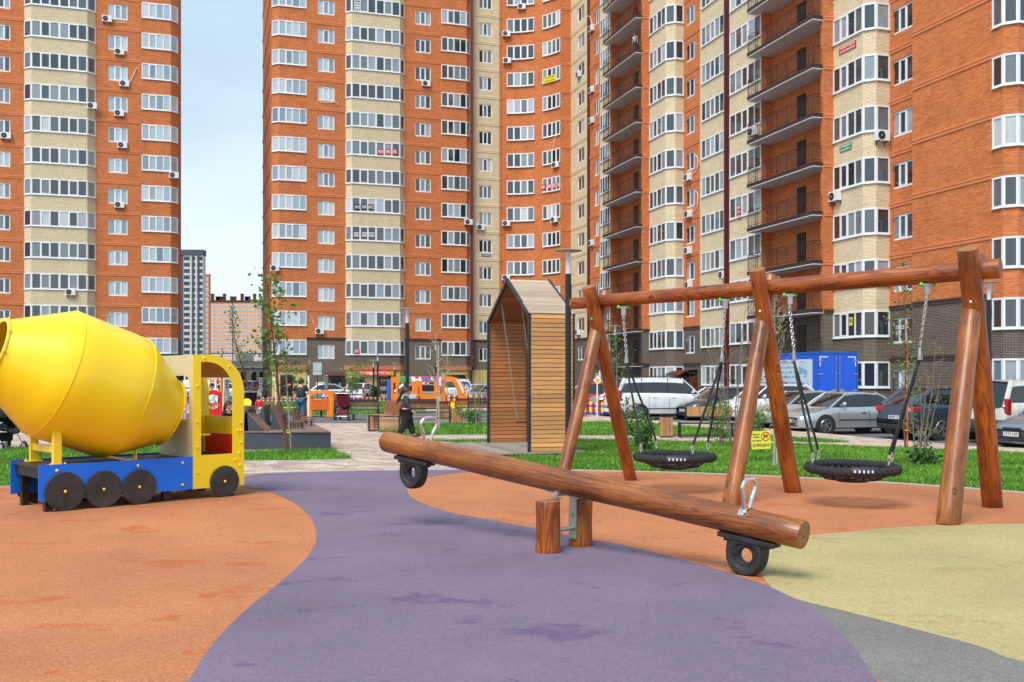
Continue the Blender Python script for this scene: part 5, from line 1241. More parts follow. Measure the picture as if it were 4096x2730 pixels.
    for x in s['post']:
        for sg in (1, -1): p.tube([B(x+.03, sg*(hb*.955), zt_at(x)-.02), B(x, sg*(ht+.012), H-.05)], .032, 4)
    for sg in (1, -1): p.tube([B(c0+.05, sg*hb*.965, zb0+.0), B(c3-.05, sg*hb*.965, zb3+.0)], .014, 4)
    p.build('window_trim', M_CTRIM, body)
    # wheels
    r = s['r']
    for x in s['wh']:
        for sg in (1, -1):
            hwx = hw_at(x)
            a = MB(); a.M = Matrix.Translation((X(x), sg*(hwx+.006), r)) @ Matrix.Rotation(R(-90*sg), 4, 'X'); n = 20
            a.lathe([(r+.055, -.25), (r+.055, -.002), (r+.03, .004), (.1, .004)], 24); a.build('wheel_arch', M_CTRIM, body)
            a = MB(); a.M = Matrix.Translation((X(x), sg*(hwx-.10), r)) @ Matrix.Rotation(R(-90*sg), 4, 'X')
            a.lathe([(r*.6, -.1), (r*.97, -.1), (r, -.07), (r, .07), (r*.97, .115), (r*.7, .128), (r*.64, .12)], 28); wl = a.build('wheel', M_TYRE, t)
            a = MB(); a.M = Matrix.Translation((X(x), sg*(hwx+.018), r)) @ Matrix.Rotation(R(-90*sg), 4, 'X')
            a.lathe([(r*.66, .005), (r*.62, .018), (r*.60, .004)], 24, capa=False, capb=False)
            for k in range(5):
                q = 2*math.pi*k/5; a.box((r*.33*math.cos(q), r*.33*math.sin(q), .006), (r*.62, r*.17, .014), M=Matrix.Rotation(q, 4, 'Z'))
            a.lathe([(r*.13, -.0), (r*.12, .02)], 10); a.build('rim', M_RIM, wl, Matrix.Identity(4))
    # lamps, grille, bumpers, plates
    z0 = zt_at(.2)
    for sg in (1, -1):
        a = MB(); hx = hw_at(.16); a.M = Matrix.Translation((X(.21), sg*hx*.80, z0-.14)) @ Matrix.Rotation(sg*-.45, 4, 'Z'); a.ball((0, 0, 0), .17, 10, sq=(.75, 1.0, .42)); a.build('headlight', M_HEAD, body)
        a = MB(); zt = zt_at(L_-.3); hx = hw_at(L_-.15)
        if kind in ('van', 'boxy', 'hatch'): a.box((X(L_-.09), sg*hx*.93, zt-.12), (.14, .15, .46))
        else: a.box((X(L_-.12), sg*hx*.80, zt-.20), (.22, .36, .15), rz=sg*.28)
        a.build('tail_light', M_TAIL, body, bevel=.02)
        a = MB(); mx_ = c0+.42; a.ball((X(mx_), sg*(hb+.16), zt_at(mx_)+.10), .10, 8, sq=(.6, 1, .8)); a.tube([(X(mx_), sg*hb*.95, zt_at(mx_)+.05), (X(mx_), sg*(hb+.12), zt_at(mx_)+.06)], .025, 5); a.build('mirror', color, body)
        for x in (s['post'][0]-.2, s['post'][0]+.75):
            hx = hw_at(x); a = MB(); a.box((X(x), sg*(hx+.005), zt_at(x)-.20), (.17, .03, .03)); a.build('door_handle', color if kind != 'sedan' else M_RIM, body)
        a = MB()
        for x in (c0+.25, s['post'][0]+.02, min(s['post'][0]+1.0, s['wh'][1]-.28)):
            zlo = .36; hx = hw_at(x); a.box((X(x), sg*(hx+.0015), (zlo+zt_at(x)-.14)/2), (.012, .006, zt_at(x)-.16-zlo))
        a.box((X(L_*.52), sg*(hw_at(L_*.5)+.004), .50), (s['wh'][1]-s['wh'][0]-r*2.6, .016, .03)); a.build('door_gap', M_CTRIM, body)
    a = MB(); a.box((X(.055), 0, z0-.14), (.1, .62, .12)); a.box((X(.045), 0, .36), (.1, .95, .10)); a.build('grille', M_CTRIM, body, bevel=.01)
    a = MB(); a.box((X(L_-.03), 0, .40), (.12, hw_at(L_-.1)*1.8, .16)); a.build('bumper', M_CTRIM if kind in ('suv', 'boxy') else color, body, bevel=.03)
    for x, rz, zz in ((-.012, 90, .46), (L_+.012, -90, .70 if kind != 'boxy' else .74)):
        a = MB(); a.box((X(x)+(-.0 if x < 0 else .0), 0, zz), (.012, .5, .11)); pl_ = a.build('number_plate', M_PLATE, body)
        if plate and ((x < 0) == (plate[1] == 'f')):
            text(plate[0], .1, pl_, Matrix.Translation((X(x)+(.008 if x < 0 else -.008), 0, zz)) @ Matrix.Rotation(R(rz), 4, 'Z') @ RX, TXD, width=.43)
    if rails:
        a = MB()
        for sg in (1, -1): a.tube([B(c1+.1, sg*ht*.93, H), B(c1+.25, sg*ht*.93, H+.05), B(c2-.25, sg*ht*.93, H+.05), B(c2-.1, sg*ht*.93, H)], .018, 6)
        a.build('roof_rail', M_CTRIM, body)
    return t
HP = 1.92
def carpos(xpx, D, z=-.12): return Vector(((xpx-CX)*D/F, D, z))
hL = math.atan2(-.296, -.955); hR = math.atan2(.296, .955)      # nose to the left / nose to the right
P_SIL = carpaint('silver_paint', (.46, .48, .49), .5); P_WHT = carpaint('white_car_paint', (.72, .73, .74), 0); P_BLU = carpaint('dark_blue_paint', (.025, .04, .075), .3, 0)
P_BEI = carpaint('beige_car_paint', (.46, .43, .37), .4); P_BLK = carpaint('black_car_paint', (.05, .046, .044), .5); P_RED = carpaint('red_car_paint', (.45, .03, .02), .1, 0); P_GB = carpaint('grey_blue_paint', (.20, .24, .29), .4); P_IVO = carpaint('ivory_paint', (.62, .61, .55), 0)
car('sedan', P_SIL, 'silver sedan parked with its nose left, between the beige sedan and the dark blue crossover', carpos(3380, 34.6), hL, ('С808ОР 23', 'f'))
car('sedan', P_BEI, 'pale beige sedan parked behind the silver sedan, nose left, partly behind a swing leg', carpos(3215, 38.6), hL, ('К 162 НН', 'f'))
car('suv', P_BLU, 'dark blue crossover seen from its rear corner, behind the orange-staked sapling', carpos(3815, 31.6), hR, ('В096М  41', 'r'))
car('boxy', P_IVO, 'ivory white off-roader seen from behind the rightmost swing legs', carpos(4195, 29.6), hR, ('506АХ 193', 'r'), scale=1.0)
car('hatch', P_GB, 'dusty grey-blue car cut by the right edge of the photo', carpos(4300, 26.4), hL, ('О751М', 'f'))
car('van', P_WHT, 'dirty white minivan with red tail lamps standing left of the silver cars', carpos(2640, 46.5), hR, None, rails=True, scale=1.04)
car('sedan', P_WHT, 'white sedan roof showing behind the white minivan', carpos(2870, 55), hL)
car('hatch', P_BLK, 'black hatchback behind the wooden bench back', carpos(2895, 45.5), hL, ('О411АВ 193', 'f'))
car('suv', P_WHT, 'white crossover with roof rails behind the middle swing legs', carpos(3075, 42.5), hL, rails=True)
car('suv', P_RED, 'red car behind the colourful picket fence, beside the sign post', carpos(2370, 54), hL)
car('sedan', P_SIL, 'silver sedan tail behind the picket fence, in front of the red car', carpos(2545, 49.5), hR)
car('sedan', P_WHT, 'white car squeezed between the red car and the white minivan', carpos(2610, 55), hL)
# cars in front of the shops
hB = math.atan2(.955, -.296)
car('hatch', P_WHT, 'small white hatchback with roof rack parked under the mini market sign', carpos(1448, 82), R(80), rails=True)
car('sedan', P_SIL, 'silver car tail beside the brown entrance canopy', carpos(1300, 84), R(-170))
car('van', P_WHT, 'white minivan with open tailgate behind the orange play bus', carpos(1760, 76), R(200))
car('hatch', P_SIL, 'silver car seen through the middle window of the play bus', carpos(1700, 70), R(30))
car('sedan', P_WHT, 'white sedan left of the wooden house, rear one', carpos(1890, 80), R(215))
car('sedan', P_SIL, 'silver sedan left of the wooden house, front one', carpos(1945, 72), R(215))
car('suv', P_BLU, 'dark blue car behind the boy in red', carpos(1008, 88), R(85))
car('sedan', P_WHT, 'white car far behind the woman in sunglasses', carpos(900, 92), R(190))
car('sedan', P_SIL, 'silver car seen under the beige cab window of the toy truck', carpos(742, 88), R(175))
car('hatch', P_WHT, 'white hatchback seen through the toy truck cab, left of the red panel', carpos(815, 96), R(185))
# ---- blue box truck
bt = thing('box_truck', carpos(3352, 48.5), 'parked box truck with blue rear doors and a pale advertising side', 'truck', rz=math.atan2(-.955, .296)); 
M_TB = mat('blue_body', srgb(0, 88, 214), .4, coat=.3, var=.04); M_TAD = mat('advert_panel', srgb(196, 208, 216), .5, var=.05, scale=1, dirt=(srgb(150, 160, 168), 1.5, .55, .8)); M_AD = mat('advert_blue', srgb(40, 150, 200), .5); M_TBD = mat('blue_edge', srgb(24, 90, 190), .4)
# local x points towards the camera along the facade (rear doors face +x?): box from x=-4.6 to 0
bt.location = (14.42+.955*1.1, 47.0+.296*1.1, -.12)
WT, ZT0, ZT1, LT = 2.2, 1.16, 3.09, 5.1
m = MB(); m.bx(-LT, 0, -WT/2, WT/2, ZT0, ZT1); box_ = m.build('cargo_box', M_TB, bt, bevel=.02)
m = MB(); m.bx(-LT-.03, .03, -WT/2-.03, WT/2+.03, ZT1-.02, ZT1+.06)
for y in (-WT/2-.005, WT/2+.005): m.bx(-.05, .02, y-.03, y+.03, ZT0, ZT1-.03); m.bx(-LT, -LT+.06, y-.02, y+.02, ZT0, ZT1-.03)
m.bx(-LT, .02, -WT/2-.02, WT/2+.02, ZT0-.05, ZT0+.03); m.build('box_frame', M_TBD, bt)
for sg in (-1, 1):
    m = MB(); m.bx(.006, .03, min(sg*.03, sg*(WT/2-.07)), max(sg*.03, sg*(WT/2-.07)), ZT0+.05, ZT1-.12); dr_ = m.build('rear_door', M_TB, bt, bevel=.006)
    m = MB()
    for z in (ZT1-.34, (ZT0+ZT1)/2-.03, ZT0+.16): m.box((.045, sg*(WT/2-.13), z), (.03, .26, .05)); 
    m.tube([(.05, sg*.10, ZT0+.08), (.05, sg*.10, ZT1-.12)], .013, 6)
    for z in (ZT1-.25, (ZT0+ZT1)/2, ): m.box((.05, sg*.10, z), (.03, .07, .07))
    m.box((.05, sg*.2, ZT0+.16), (.03, .26, .12)); m.build('door_hinge', M_STEEL, dr_)
    m = MB(); m.box((.035, sg*(WT/2-.32), ZT1-.18), (.006, .44, .045)); m.box((.035, sg*(WT/2-.12), ZT1-.40), (.006, .045, .44)); m.build('reflector_tape', TXW, dr_)
m = MB(); m.bx(-LT+.08, -.40, -WT/2-.012, -WT/2-.002, ZT0+.06, ZT1-.28); ad = m.build('advert_panel', M_TAD, bt)
def adt(s, x, z, size, width, bold=True): text(s, size, ad, Matrix.Translation((x, -WT/2-.016, z)) @ RX, M_AD, width=width, bold=bold)
adt('ПРОДАЖА', -3.2, 2.68, .20, 1.5); adt('МЕТАЛЛИЧЕСКИХ МОНЕТ И АКСЕССУАРОВ', -3.15, 2.42, .13, 2.9); adt('моб. +7 (928) 40 212 88 14', -3.15, 2.19, .15, 2.7)
adt('моб. +7 (988)  @MAIL.RU', -3.15, 1.96, .15, 2.7); adt('Адыгея', -3.1, 1.75, .10, .8); adt('Россия г. Майкоп              Ставрополь', -3.1, 1.46, .10, 2.4); adt('КУБ', -1.47, 2.13, .16, .4); adt('АО', -1.0, 1.98, .14, .24); adt('WWW.K-ADIGEYA.RU', -1.2, 1.60, .13, 1.05)
m = MB(); m.box((-3.1, -WT/2-.014, 1.62), (2.3, .004, .012))
for k in range(4): m.box((-1.2+.02*k, -WT/2-.015, 2.36-.07*k), (.74, .004, .035), M=Matrix.Rotation(R(16), 4, 'Y'))
m.tube([(-1.2+.42*math.cos(a), -WT/2-.014, 2.2+.52*math.sin(a)) for a in [R(q) for q in range(10, 130, 10)]], .012, 4); m.tube([(-1.2+.42*math.cos(a), -WT/2-.014, 2.2+.52*math.sin(a)) for a in [R(q) for q in range(190, 300, 10)]], .012, 4)
m.build('printed_emblem', M_AD, ad)
m = MB(); m.bx(-LT-.2, -.2, -.4, .4, .75, ZT0-.06); m.bx(-.9, -.1, -WT/2+.1, WT/2-.1, .55, .62); m.build('chassis', M_CTRIM, bt)
m = MB(); m.bx(-LT-1.75, -LT-.12, -.95, .95, .55, 2.15); m.build('driver_cab', M_BLACK, bt, bevel=.12)
m = MB(); m.box((-LT-.85, -.955, 1.65), (.9, .02, .6)); m.build('window', M_CGL, bt)
for x in (-1.1, -LT-1.0):
    for sg in (-1, 1):
        m = MB(); m.M = Matrix.Translation((x, sg*.88, .40)) @ Matrix.Rotation(R(-90*sg), 4, 'X'); m.lathe([(.2, -.1), (.39, -.1), (.4, .08), (.36, .11), (.22, .10), (.2, .03)], 24); m.build('wheel', M_TYRE, bt)
# ---------------------------------------------------------------- lamps, benches, signs, fences
M_TUBE = mat('frosted_lamp', (.62, .64, .68), .3, coat=.3); M_DISC = mat('lamp_disc', srgb(168, 160, 140), .5, var=.05)
def lamp(xpx, D, ztop, label, r=.0625):
    p = Vector(((xpx-CX)*D/F, D, 0)); t = thing('street_lamp', p, label, 'lamp post', 'black garden lamp posts with round disc tops')
    m = MB(); m.lathe([(r, 0), (r, ztop-.48)], 16); m.lathe([(r+.006, ztop-.48), (r+.006, ztop-.02)], 16) if False else None
    m.lathe([(r*1.9, 0), (r*1.9, .012)], 16); m.box((r+.002, -.0, ztop-.85), (.01, .06, .3)); m.build('pole', M_BLACK, t)
    m = MB(); m.lathe([(r*.92, ztop-.48), (r*.92, ztop-.01)], 16); m.build('lamp_tube', M_TUBE, t)
    m = MB(); m.lathe([(.02, ztop+.035), (.28, ztop+.012), (.30, ztop), (.05, ztop-.012)][::-1], 28); m.build('lamp_disc', M_DISC, t)
lamp(2273, 20.8, 4.45, 'black lamp post right beside the wooden swing house')
lamp(3956, 27.7, 4.45, 'black lamp post behind the rightmost swing legs')
lamp(2460, 50.8, 4.45, 'distant lamp post behind the left swing legs')
lamp(1629, 34, 4.15, 'black lamp post rising behind the walking girl')
lamp(1511, 66, 3.4, 'taller thin lamp post in front of the mini market sign')
lamp(1494, 72, 3.05, 'thin lamp post left of the taller one at the market sign')
lamp(1579, 80, 2.95, 'thin lamp post at the right end of the mini market sign')
lamp(1743, 60, 3.95, 'thin lamp post behind the white staked sapling')
lamp(433, 42.6, 4.45, 'lamp post disc showing above the yellow drum')
lamp(888, 84, 4.3, 'thin lamp post seen over and through the toy truck cab'); lamp(871, 95, 2.2, 'thin dark post left of the other inside the cab window')
M_SLAT = mat('bench_slats', srgb(176, 128, 84), .65, var=.12, scale=6, isl=.22); M_SLATD = mat('brown_slats', srgb(132, 84, 52), .65, var=.12, scale=6, isl=.25)
def bench_back(x0, x1, yb, label, ymid=None):          # a long bench seen from behind: steel frame, slatted back rest
    a, b = G(x0, yb), G(x1, yb); W = b.x-a.x; t = thing('park_bench', ((a.x+b.x)/2, a.y, 0), label, 'bench', 'dark framed benches along the court'); H = .86
    m = MB()
    for s_ in (-1, 1):
        m.box((s_*(W/2-.03), 0, H/2), (.055, .07, H)); m.box((s_*(W/2-.03), .27, .21), (.055, .07, .42)); m.box((s_*(W/2-.03), .15, .43), (.055, .26, .05))
    for z, h in ((H-.02, .05), (H-.26, .035)): m.box((0, 0, z), (W-.12, .05, h))
    m.box((0, .0, .44), (W-.12, .05, .035)); m.build('frame', M_DK, t)
    m = MB(); n = int(W/.105)
    for i in range(n): m.box((-W/2+.08+(W-.16)*(i+.5)/n, .03, H-.14), (.085, .02, .19))
    m.build('backrest', M_SLATD, t)
    m = MB(); 
    for i in range(5): m.box((0, .06+i*.09, .465), (W-.1, .075, .025))
    m.build('seat', mat('grey_seat_slats', srgb(140, 136, 128), .7, var=.1, isl=.1), t)
    m = MB()
    for s_ in (-1, 1):
        for i in range(8): m.box((s_*(W/2-.03), .14, .06+i*.048), (.03, .24, .035))
    m.build('side_slats', M_BOARD, t)
bench_back(1336, 1515, 1681, 'dark framed bench with the dark red pushchair behind it')
bench_back(1586, 1752, 1676, 'far dark bench just behind the walking girl')
bench_back(1636, 1802, 1694, 'nearer dark bench between the walking girl and the slatted bin')
bench_back(1821, 1990, 1671, 'far dark bench at the left edge of the wooden house')
bench_back(1872, 2040, 1692, 'near dark bench passing behind the wooden house')
def bin_(x, yb, label, w_=.34, h=.60):
    p = G(x, yb); t = thing('litter_bin', p, label, 'litter bin', 'slatted wooden litter bins'); m = MB()
    for i in range(6):
        for (sx, sy, rz) in ((0, -1, 0), (0, 1, 0), (1, 0, 1), (-1, 0, 1)):
            o = -w_/2+w_*(i+.5)/6
            if rz: m.box((sx*w_/2, o, h/2+.02), (.02, w_/6-.014, h-.03))
            else: m.box((o, sy*w_/2, h/2+.02), (w_/6-.014, .02, h-.03))
    m.build('slats', M_SLAT, t); m = MB(); m.box((0, 0, .02), (w_+.02, w_+.02, .04)); m.box((0, 0, h+.0), (w_-.02, w_-.02, .02)); m.build('steel_rim', M_DK, t)
    m = MB(); m.bx(-w_/2+.03, w_/2-.03, -w_/2+.03, w_/2-.03, .045, h-.03); m.build('liner', M_STEEL, t)
bin_(2664, 1750, 'slatted wooden litter bin between the left basket swing ropes'); bin_(1829, 1694, 'slatted wooden litter bin left of the wooden house', .37, .58)
bin_(1783, 1674, 'slatted wooden litter bin half behind the near dark bench', .5, .5); bin_(1556, 1668, 'slatted wooden bin behind the low deck chair', .4, .52)
# bench facing the cars, seen from behind
p = G(2822, 1750); rb = thing('park_bench', p, 'wooden slat bench with dark steel leg between the basket swings', 'bench', rz=R(-3)); W = 1.66
m = MB(); 
for i in range(16): m.box((-W/2+.27+(W-.29)*(i+.5)/16, .02, .78), (.082, .025, .30))
m.build('backrest', M_SLAT, rb)
m = MB()
for i in range(5): m.box((0, -.36+i*.1, .475), (W, .085, .03))
m.build('seat', mat('grey_seat_slats', srgb(140, 136, 128), .7), rb)
m = MB(); m.box((-W/2+.03, -.18, .46), (.05, .48, .03))
for sx in (-W/2+.03, W/2-.03):
    for sy in (-.40, .03): m.box((sx, sy, .23), (.05, .05, .45))
m.box((0, .0, .62), (W-.5, .04, .03)); m.box((0, -.40, .44), (W-.1, .04, .04))
for sx in (-W/2+.24, W/2-.05): m.box((sx, .045, .68), (.04, .03, .50))
m.build('frame', M_DK, rb)
m = MB()
for i in range(9): m.box((-W/2+.03, -.18, .05+i*.044), (.03, .38, .032))
m.build('side_slats', M_BOARD, rb)
# low deck chair beside the path
p = G(1538, 1727); dc = thing('deck_chair', p, 'low wooden slatted seat with tilted back, left of the walking girl', 'bench', rz=R(-8))
m = MB()
for (x0, x1) in ((-.52, -.06), ): pass
for i in range(6): m.box((.16, -.02, .06+i*.077), (.66, .03, .066)); 
for i in range(6): m.box((-.46, .36, .06+i*.077), (.5, .03, .066))
for i in range(8): m.box((-.02, .03+i*.085, .545), (1.04, .075, .03))
m.build('seat', M_SLAT, dc)
m = MB(); m.box((-.53, .0, .27), (.05, .05, .54)); m.box((-.19, 0, .27), (.05, .05, .54)); m.box((-.36, 0, .52), (.38, .05, .05)); m.box((-.53, .62, .27), (.05, .05, .54))
m.box((.52, .0, .44), (.05, .06, .9), M=Matrix.Rotation(R(9), 4, 'Y')); m.box((.52, .62, .44), (.05, .06, .9), M=Matrix.Rotation(R(9), 4, 'Y')); m.box((-.02, 0, .03), (1.0, .05, .04)); m.build('frame', M_DK, dc)
m = MB()
for i in range(12): m.box((.30+.01*i, .02+i*.055, .78), (.62, .045, .36), M=Matrix.Rotation(R(14), 4, 'Y'))
m.build('backrest', M_SLATD, dc)
# ---- lounging platform
M_PLAT = mat('dark_panel', srgb(66, 74, 84), .5, var=.06, scale=2, metal=.1); M_PD = M_PLT
pf = thing('seating_platform', (-6.5, 24.9, 0), 'low dark grey platform with brown deck boards and tilted loungers', 'platform')
FR, BK, LF = (-4.54+6.5), (29.3-24.9), -2.0
m = MB(); m.prism(ccw([(LF, 0), (FR, .06), (-5.83+6.5+.0, BK), (LF-.5, BK)]), 0, .43); m.build('base', M_PLAT, pf)
m = MB()
for i in range(30):
    y0, y1 = BK*i/30+.006, BK*(i+1)/30-.006; xr = lambda y: FR+(.67-FR)*y/BK
    m.prism(ccw([(LF-.1, y0+.0), (xr(y0), y0), (xr(y1), y1), (LF-.1, y1)]), .4305, .455)
m.build('deck_boards', plankmat('platform_boards', srgb(138, 112, 98), (.7, 8, 4)), pf)
def lounger(x, y, rz, h, lean, label, w_=.62, plate=False):
    t = thing('lounger', (x, y, .456), label, 'lounger', 'wooden loungers on the grey platform', rz=rz); m = MB()
    L_ = h/math.cos(lean)
    for i in range(4): m.box((math.sin(lean)*L_/2, -w_/2+w_*(i+.5)/4, h/2), (.035, w_/4-.012, L_), M=Matrix.Rotation(lean, 4, 'Y'))
    m.build('backrest', M_PLT, t)
    m = MB(); q = [(-.0, 0), (math.sin(lean)*L_-.03, h-.03), (math.sin(lean)*L_-.03, 0)]
    for sy in (-w_/2-.0, w_/2-.02):
        m.face([(math.tan(lean)*.0+.03, sy, 0), (q[2][0]+.03, sy, 0), (q[1][0], sy, q[1][1])]); m.face([(math.tan(lean)*.0+.03, sy+.02, 0), (q[1][0], sy+.02, q[1][1]), (q[2][0]+.03, sy+.02, 0)])
    m.box((q[2][0]+.01, 0, h*.47), (.02, w_-.04, h*.92)); m.build('support', M_PLAT, t)
    return t
def pdeck(x, y, D): q = AT(x, y, D); return q.x, D
x, y = pdeck(1140, 1716, 26.1); lounger(x, y, R(180), .60, R(26), 'lounger back in the middle of the platform with a dark steel wedge')
x, y = pdeck(1196, 1706, 27.2); lounger(x, y, R(180), .52, R(13), 'steeper lounger back at the right end of the platform')
x, y = pdeck(1020, 1700, 27.6); lounger(x, y, R(0), .62, R(30), 'lounger back beside the boy in red')
x, y = pdeck(1075, 1697, 28.0); lounger(x, y, R(0), .34, R(52), 'low slanted lounger board in the middle of the platform')
x, y = pdeck(1150, 1690, 28.6); lounger(x, y, R(180), .55, R(24), 'far lounger back behind the young tree')
x, y = pdeck(1076, 1729, 25.4); t1 = lounger(x, y, R(180), .62, R(45), 'lounger board forming the right side of the wooden tent shape', .7)
x, y = pdeck(972, 1729, 25.4); t1 = lounger(x, y, R(0), .62, R(20), 'lounger board forming the left side of the wooden tent shape', .7)
for i, (x0, x1, yy, D, lb) in enumerate(((1153, 1218, 1687, 26.4, 'nearest small bench board on the platform'), (1190, 1255, 1679, 28.0, 'bench board on thin legs at the platform right edge'), (1184, 1232, 1671, 28.9, 'middle small bench board on the platform'), (1184, 1209, 1661, 29.1, 'farthest small bench board on the platform'))):
    a = AT(x0, yy, D); b = AT(x1, yy, D); t = thing('bench_board', ((a.x+b.x)/2, D, .456), lb, 'bench', 'small bench boards on the platform'); w_ = b.x-a.x; hz = a.z-.456
    m = MB(); m.box((0, 0, hz), (w_, .3, .04)); m.build('seat', M_PLT, t)
    m = MB()
    for sx in (-.36, .36): m.box((w_*sx, 0, hz/2-.01), (.015, .2, hz-.02))
    m.build('leg', M_DK, t)
# ---- picket fences
M_PR = mat('picket_red', srgb(208, 30, 34), .5, var=.05); M_PY = mat('picket_yellow', srgb(240, 214, 50), .5, var=.05); M_PB = mat('rail_blue', srgb(26, 56, 160), .5)
def picket(p0, p1, label, h=.64, step=.17, zb=.0):
    p0, p1 = Vector(p0), Vector(p1); d = p1-p0; Ln = d.length; t = thing('picket_fence', (p0.x, p0.y, zb), label, 'fence', 'red and yellow picket fences', rz=math.atan2(d.y, d.x))
    n = int(Ln/step); ms = (MB(), MB())
    for i in range(n):
        x = (i+.5)*Ln/n; m = ms[i % 2]; w_ = step*.36
        m.prism([(x-w_, -.012), (x+w_, -.012), (x+w_, .012), (x-w_, .012)], .06, h-.05); m.M = Matrix.Translation((x, .012, h-.051)) @ Matrix.Rotation(R(90), 4, 'X')
        m.prism([(w_*math.cos(a), w_*math.sin(a)) for a in [math.pi*k/8 for k in range(9)]], 0, .024); m.M = Matrix.Identity(4)
    ms[0].build('pickets', M_PR, t); ms[1].build('pickets', M_PY, t)
    m = MB()
    for z in (.12, h*.72): m.box((Ln/2, .035, z), (Ln, .03, .055)); m.box((Ln/2, -.03, z), (Ln, .02, .05))
    for k in range(int(Ln/2)+2): m.box((min(Ln, k*2.0), .03, h/2), (.07, .08, h))
    m.build('rails', M_PB, t); return t
a, b = G(2300, 1660), G(2415, 1664); c = G(2490, 1668); e = G(2553, 1672)
picket((a.x, a.y), (b.x, b.y), 'red and yellow picket fence in front of the red car'); picket((b.x+.1, b.y-.1), (e.x, e.y), 'red and yellow picket fence piece ending at the white minivan')
a, b = G(1040, 1614), G(1226, 1614); picket((a.x, a.y), (b.x, b.y), 'red and yellow picket fence behind the man in the dark vest', h=.42, step=.15)
a, b = G(1335, 1613), G(1565, 1613); picket((a.x, a.y), (b.x, b.y), 'red and yellow picket fence under the mini market', h=.42, step=.15)
a, b = G(1780, 1616), G(1956, 1618); picket((a.x, a.y), (b.x, b.y), 'far picket fence behind the play bus nose', h=.6, step=.2)
# ---- signs
def post(t, r, h, m, name='post', M=None): mb = MB(); mb.lathe([(r, 0), (r, h)], 12); return mb.build(name, m, t, M)
M_SY = mat('sign_yellow', srgb(240, 230, 60), .5, var=.03); M_SB = mat('sign_blue', srgb(30, 100, 180), .5); M_SR = mat('sign_red', srgb(205, 30, 30), .5); M_NAVY = mat('sign_navy', srgb(28, 36, 84), .6)
p = G(3043, 1823); ys = thing('lawn_sign', p, 'yellow no dog walking sign on a short stake in the lawn', 'sign', rz=R(4))
post(ys, .014, .5, M_BOARD)
m = MB(); m.box((0, -.012, .36), (.45, .012, .42), M=Matrix.Rotation(R(-2.5), 4, 'Y')); bd_ = m.build('sign_board', M_SY, ys)
tl = Matrix.Rotation(R(-2.5), 4, 'Y')
for s_, x, z, sz, w_ in (('Выгул', -.115, .49, .062, .165), ('собак', -.115, .425, .055, .16), ('на газон', -.10, .345, .056, .21), ('ЗАПРЕЩЕН!!!', .0, .235, .088, .40)):
    text(s_, sz, bd_, Matrix.Translation((x, -.0195, z)) @ tl @ RX, M_NAVY, width=w_, bold=True)
m = MB(); c = Vector((.105, -.020, .45)); m.tube([c+Vector((.098*math.cos(a), 0, .098*math.sin(a))) for a in [2*math.pi*k/28 for k in range(28)]], .009, 6, closed=True)
m.tube([c+Vector((-.068, -.003, -.068)), c+Vector((.068, -.003, .068))], .008, 6); m.build('prohibition_ring', M_SR, bd_)
m = MB(); dog = [(-.055, .0), (-.04, .045), (-.032, .062), (-.022, .045), (-.004, .04), (.0, .028), (-.02, .02), (-.018, .008), (.03, .005), (.052, .032), (.058, .03), (.045, -.005), (.047, -.055), (.033, -.055), (.03, -.022), (-.018, -.022), (-.02, -.055), (-.034, -.055), (-.036, -.01)]
m.M = Matrix.Translation(c+Vector((0, .002, 0))) @ RX; m.prism(dog if sum(dog[i][0]*dog[(i+1) % len(dog)][1]-dog[(i+1) % len(dog)][0]*dog[i][1] for i in range(len(dog))) > 0 else dog[::-1], 0, .003); m.build('dog_pictogram', M_NAVY, bd_)
def roadsign(x, yb, D, kind, ztop, label, w_=.4, pole=M_WHITE):
    p = Vector(((x-CX)*D/F, D, 0)); t = thing('road_sign', p, label, 'road sign', 'small road signs of the traffic court'); post(t, .03, ztop, pole)
    m = MB()
    if kind == 'round':
        m.M = Matrix.Translation((0, -.03, ztop-w_/2)) @ Matrix.Rotation(R(90), 4, 'X'); m.lathe([(w_/2, 0), (w_/2, .02)], 24); m.build('sign_board', M_WHITE, t)
    elif kind == 'back':
        m.box((0, -.05, ztop-w_*.35), (w_, .02, w_*.95)); m.box((0, -.05, ztop-w_*1.1), (w_, .02, w_*.42)); m.build('sign_board', mat('sign_back', srgb(168, 184, 188), .4, metal=.2), t)
    elif kind == 'cross':
        m.box((0, -.04, ztop-w_/2), (w_, .02, w_)); b_ = m.build('sign_board', M_SB, t); m = MB(); m.M = Matrix.Translation((0, -.052, ztop-w_/2)) @ RX
        m.prism([(-.4*w_, -.34*w_), (.4*w_, -.34*w_), (0, .38*w_)], 0, .004); q = m.build('white_triangle', TXW, b_)
        m = MB(); f_ = lambda pts: m.tube([(a*w_, -.06, ztop-w_/2+b2*w_) for a, b2 in pts], .03*w_, 5); f_([(0, .12), (.0, -.06)]); f_([(0, -.06), (-.1, -.27)]); f_([(0, -.06), (.11, -.27)]); f_([(-.1, -.02), (0, .06), (.1, -.03)]); m.ball((0, -.06, ztop-w_/2+.19*w_), .045*w_, 6); m.build('walking_figure', M_BLACK, q)
    elif kind == 'prio':
        m.box((0, -.04, ztop-w_/2), (w_*.62, .02, w_*.62), M=Matrix.Rotation(R(45), 4, 'Y')); b_ = m.build('sign_board', TXW, t); m = MB(); m.box((0, -.055, ztop-w_/2), (w_*.40, .012, w_*.40), M=Matrix.Rotation(R(45), 4, 'Y')); m.build('sign_face', mat('sign_orange', srgb(238, 160, 40), .5), b_)
    return t
roadsign(2389, 1676, 43.7, 'prio', 1.9, 'white post with yellow diamond priority sign left of the swing leg', .42)
roadsign(1866, 1640, 56, 'cross', 1.5, 'blue pedestrian crossing sign between the play bus and the wooden house', .36); roadsign(1300, 1640, 62, 'cross', 1.05, 'blue pedestrian crossing sign seen through the orange play car', .5)
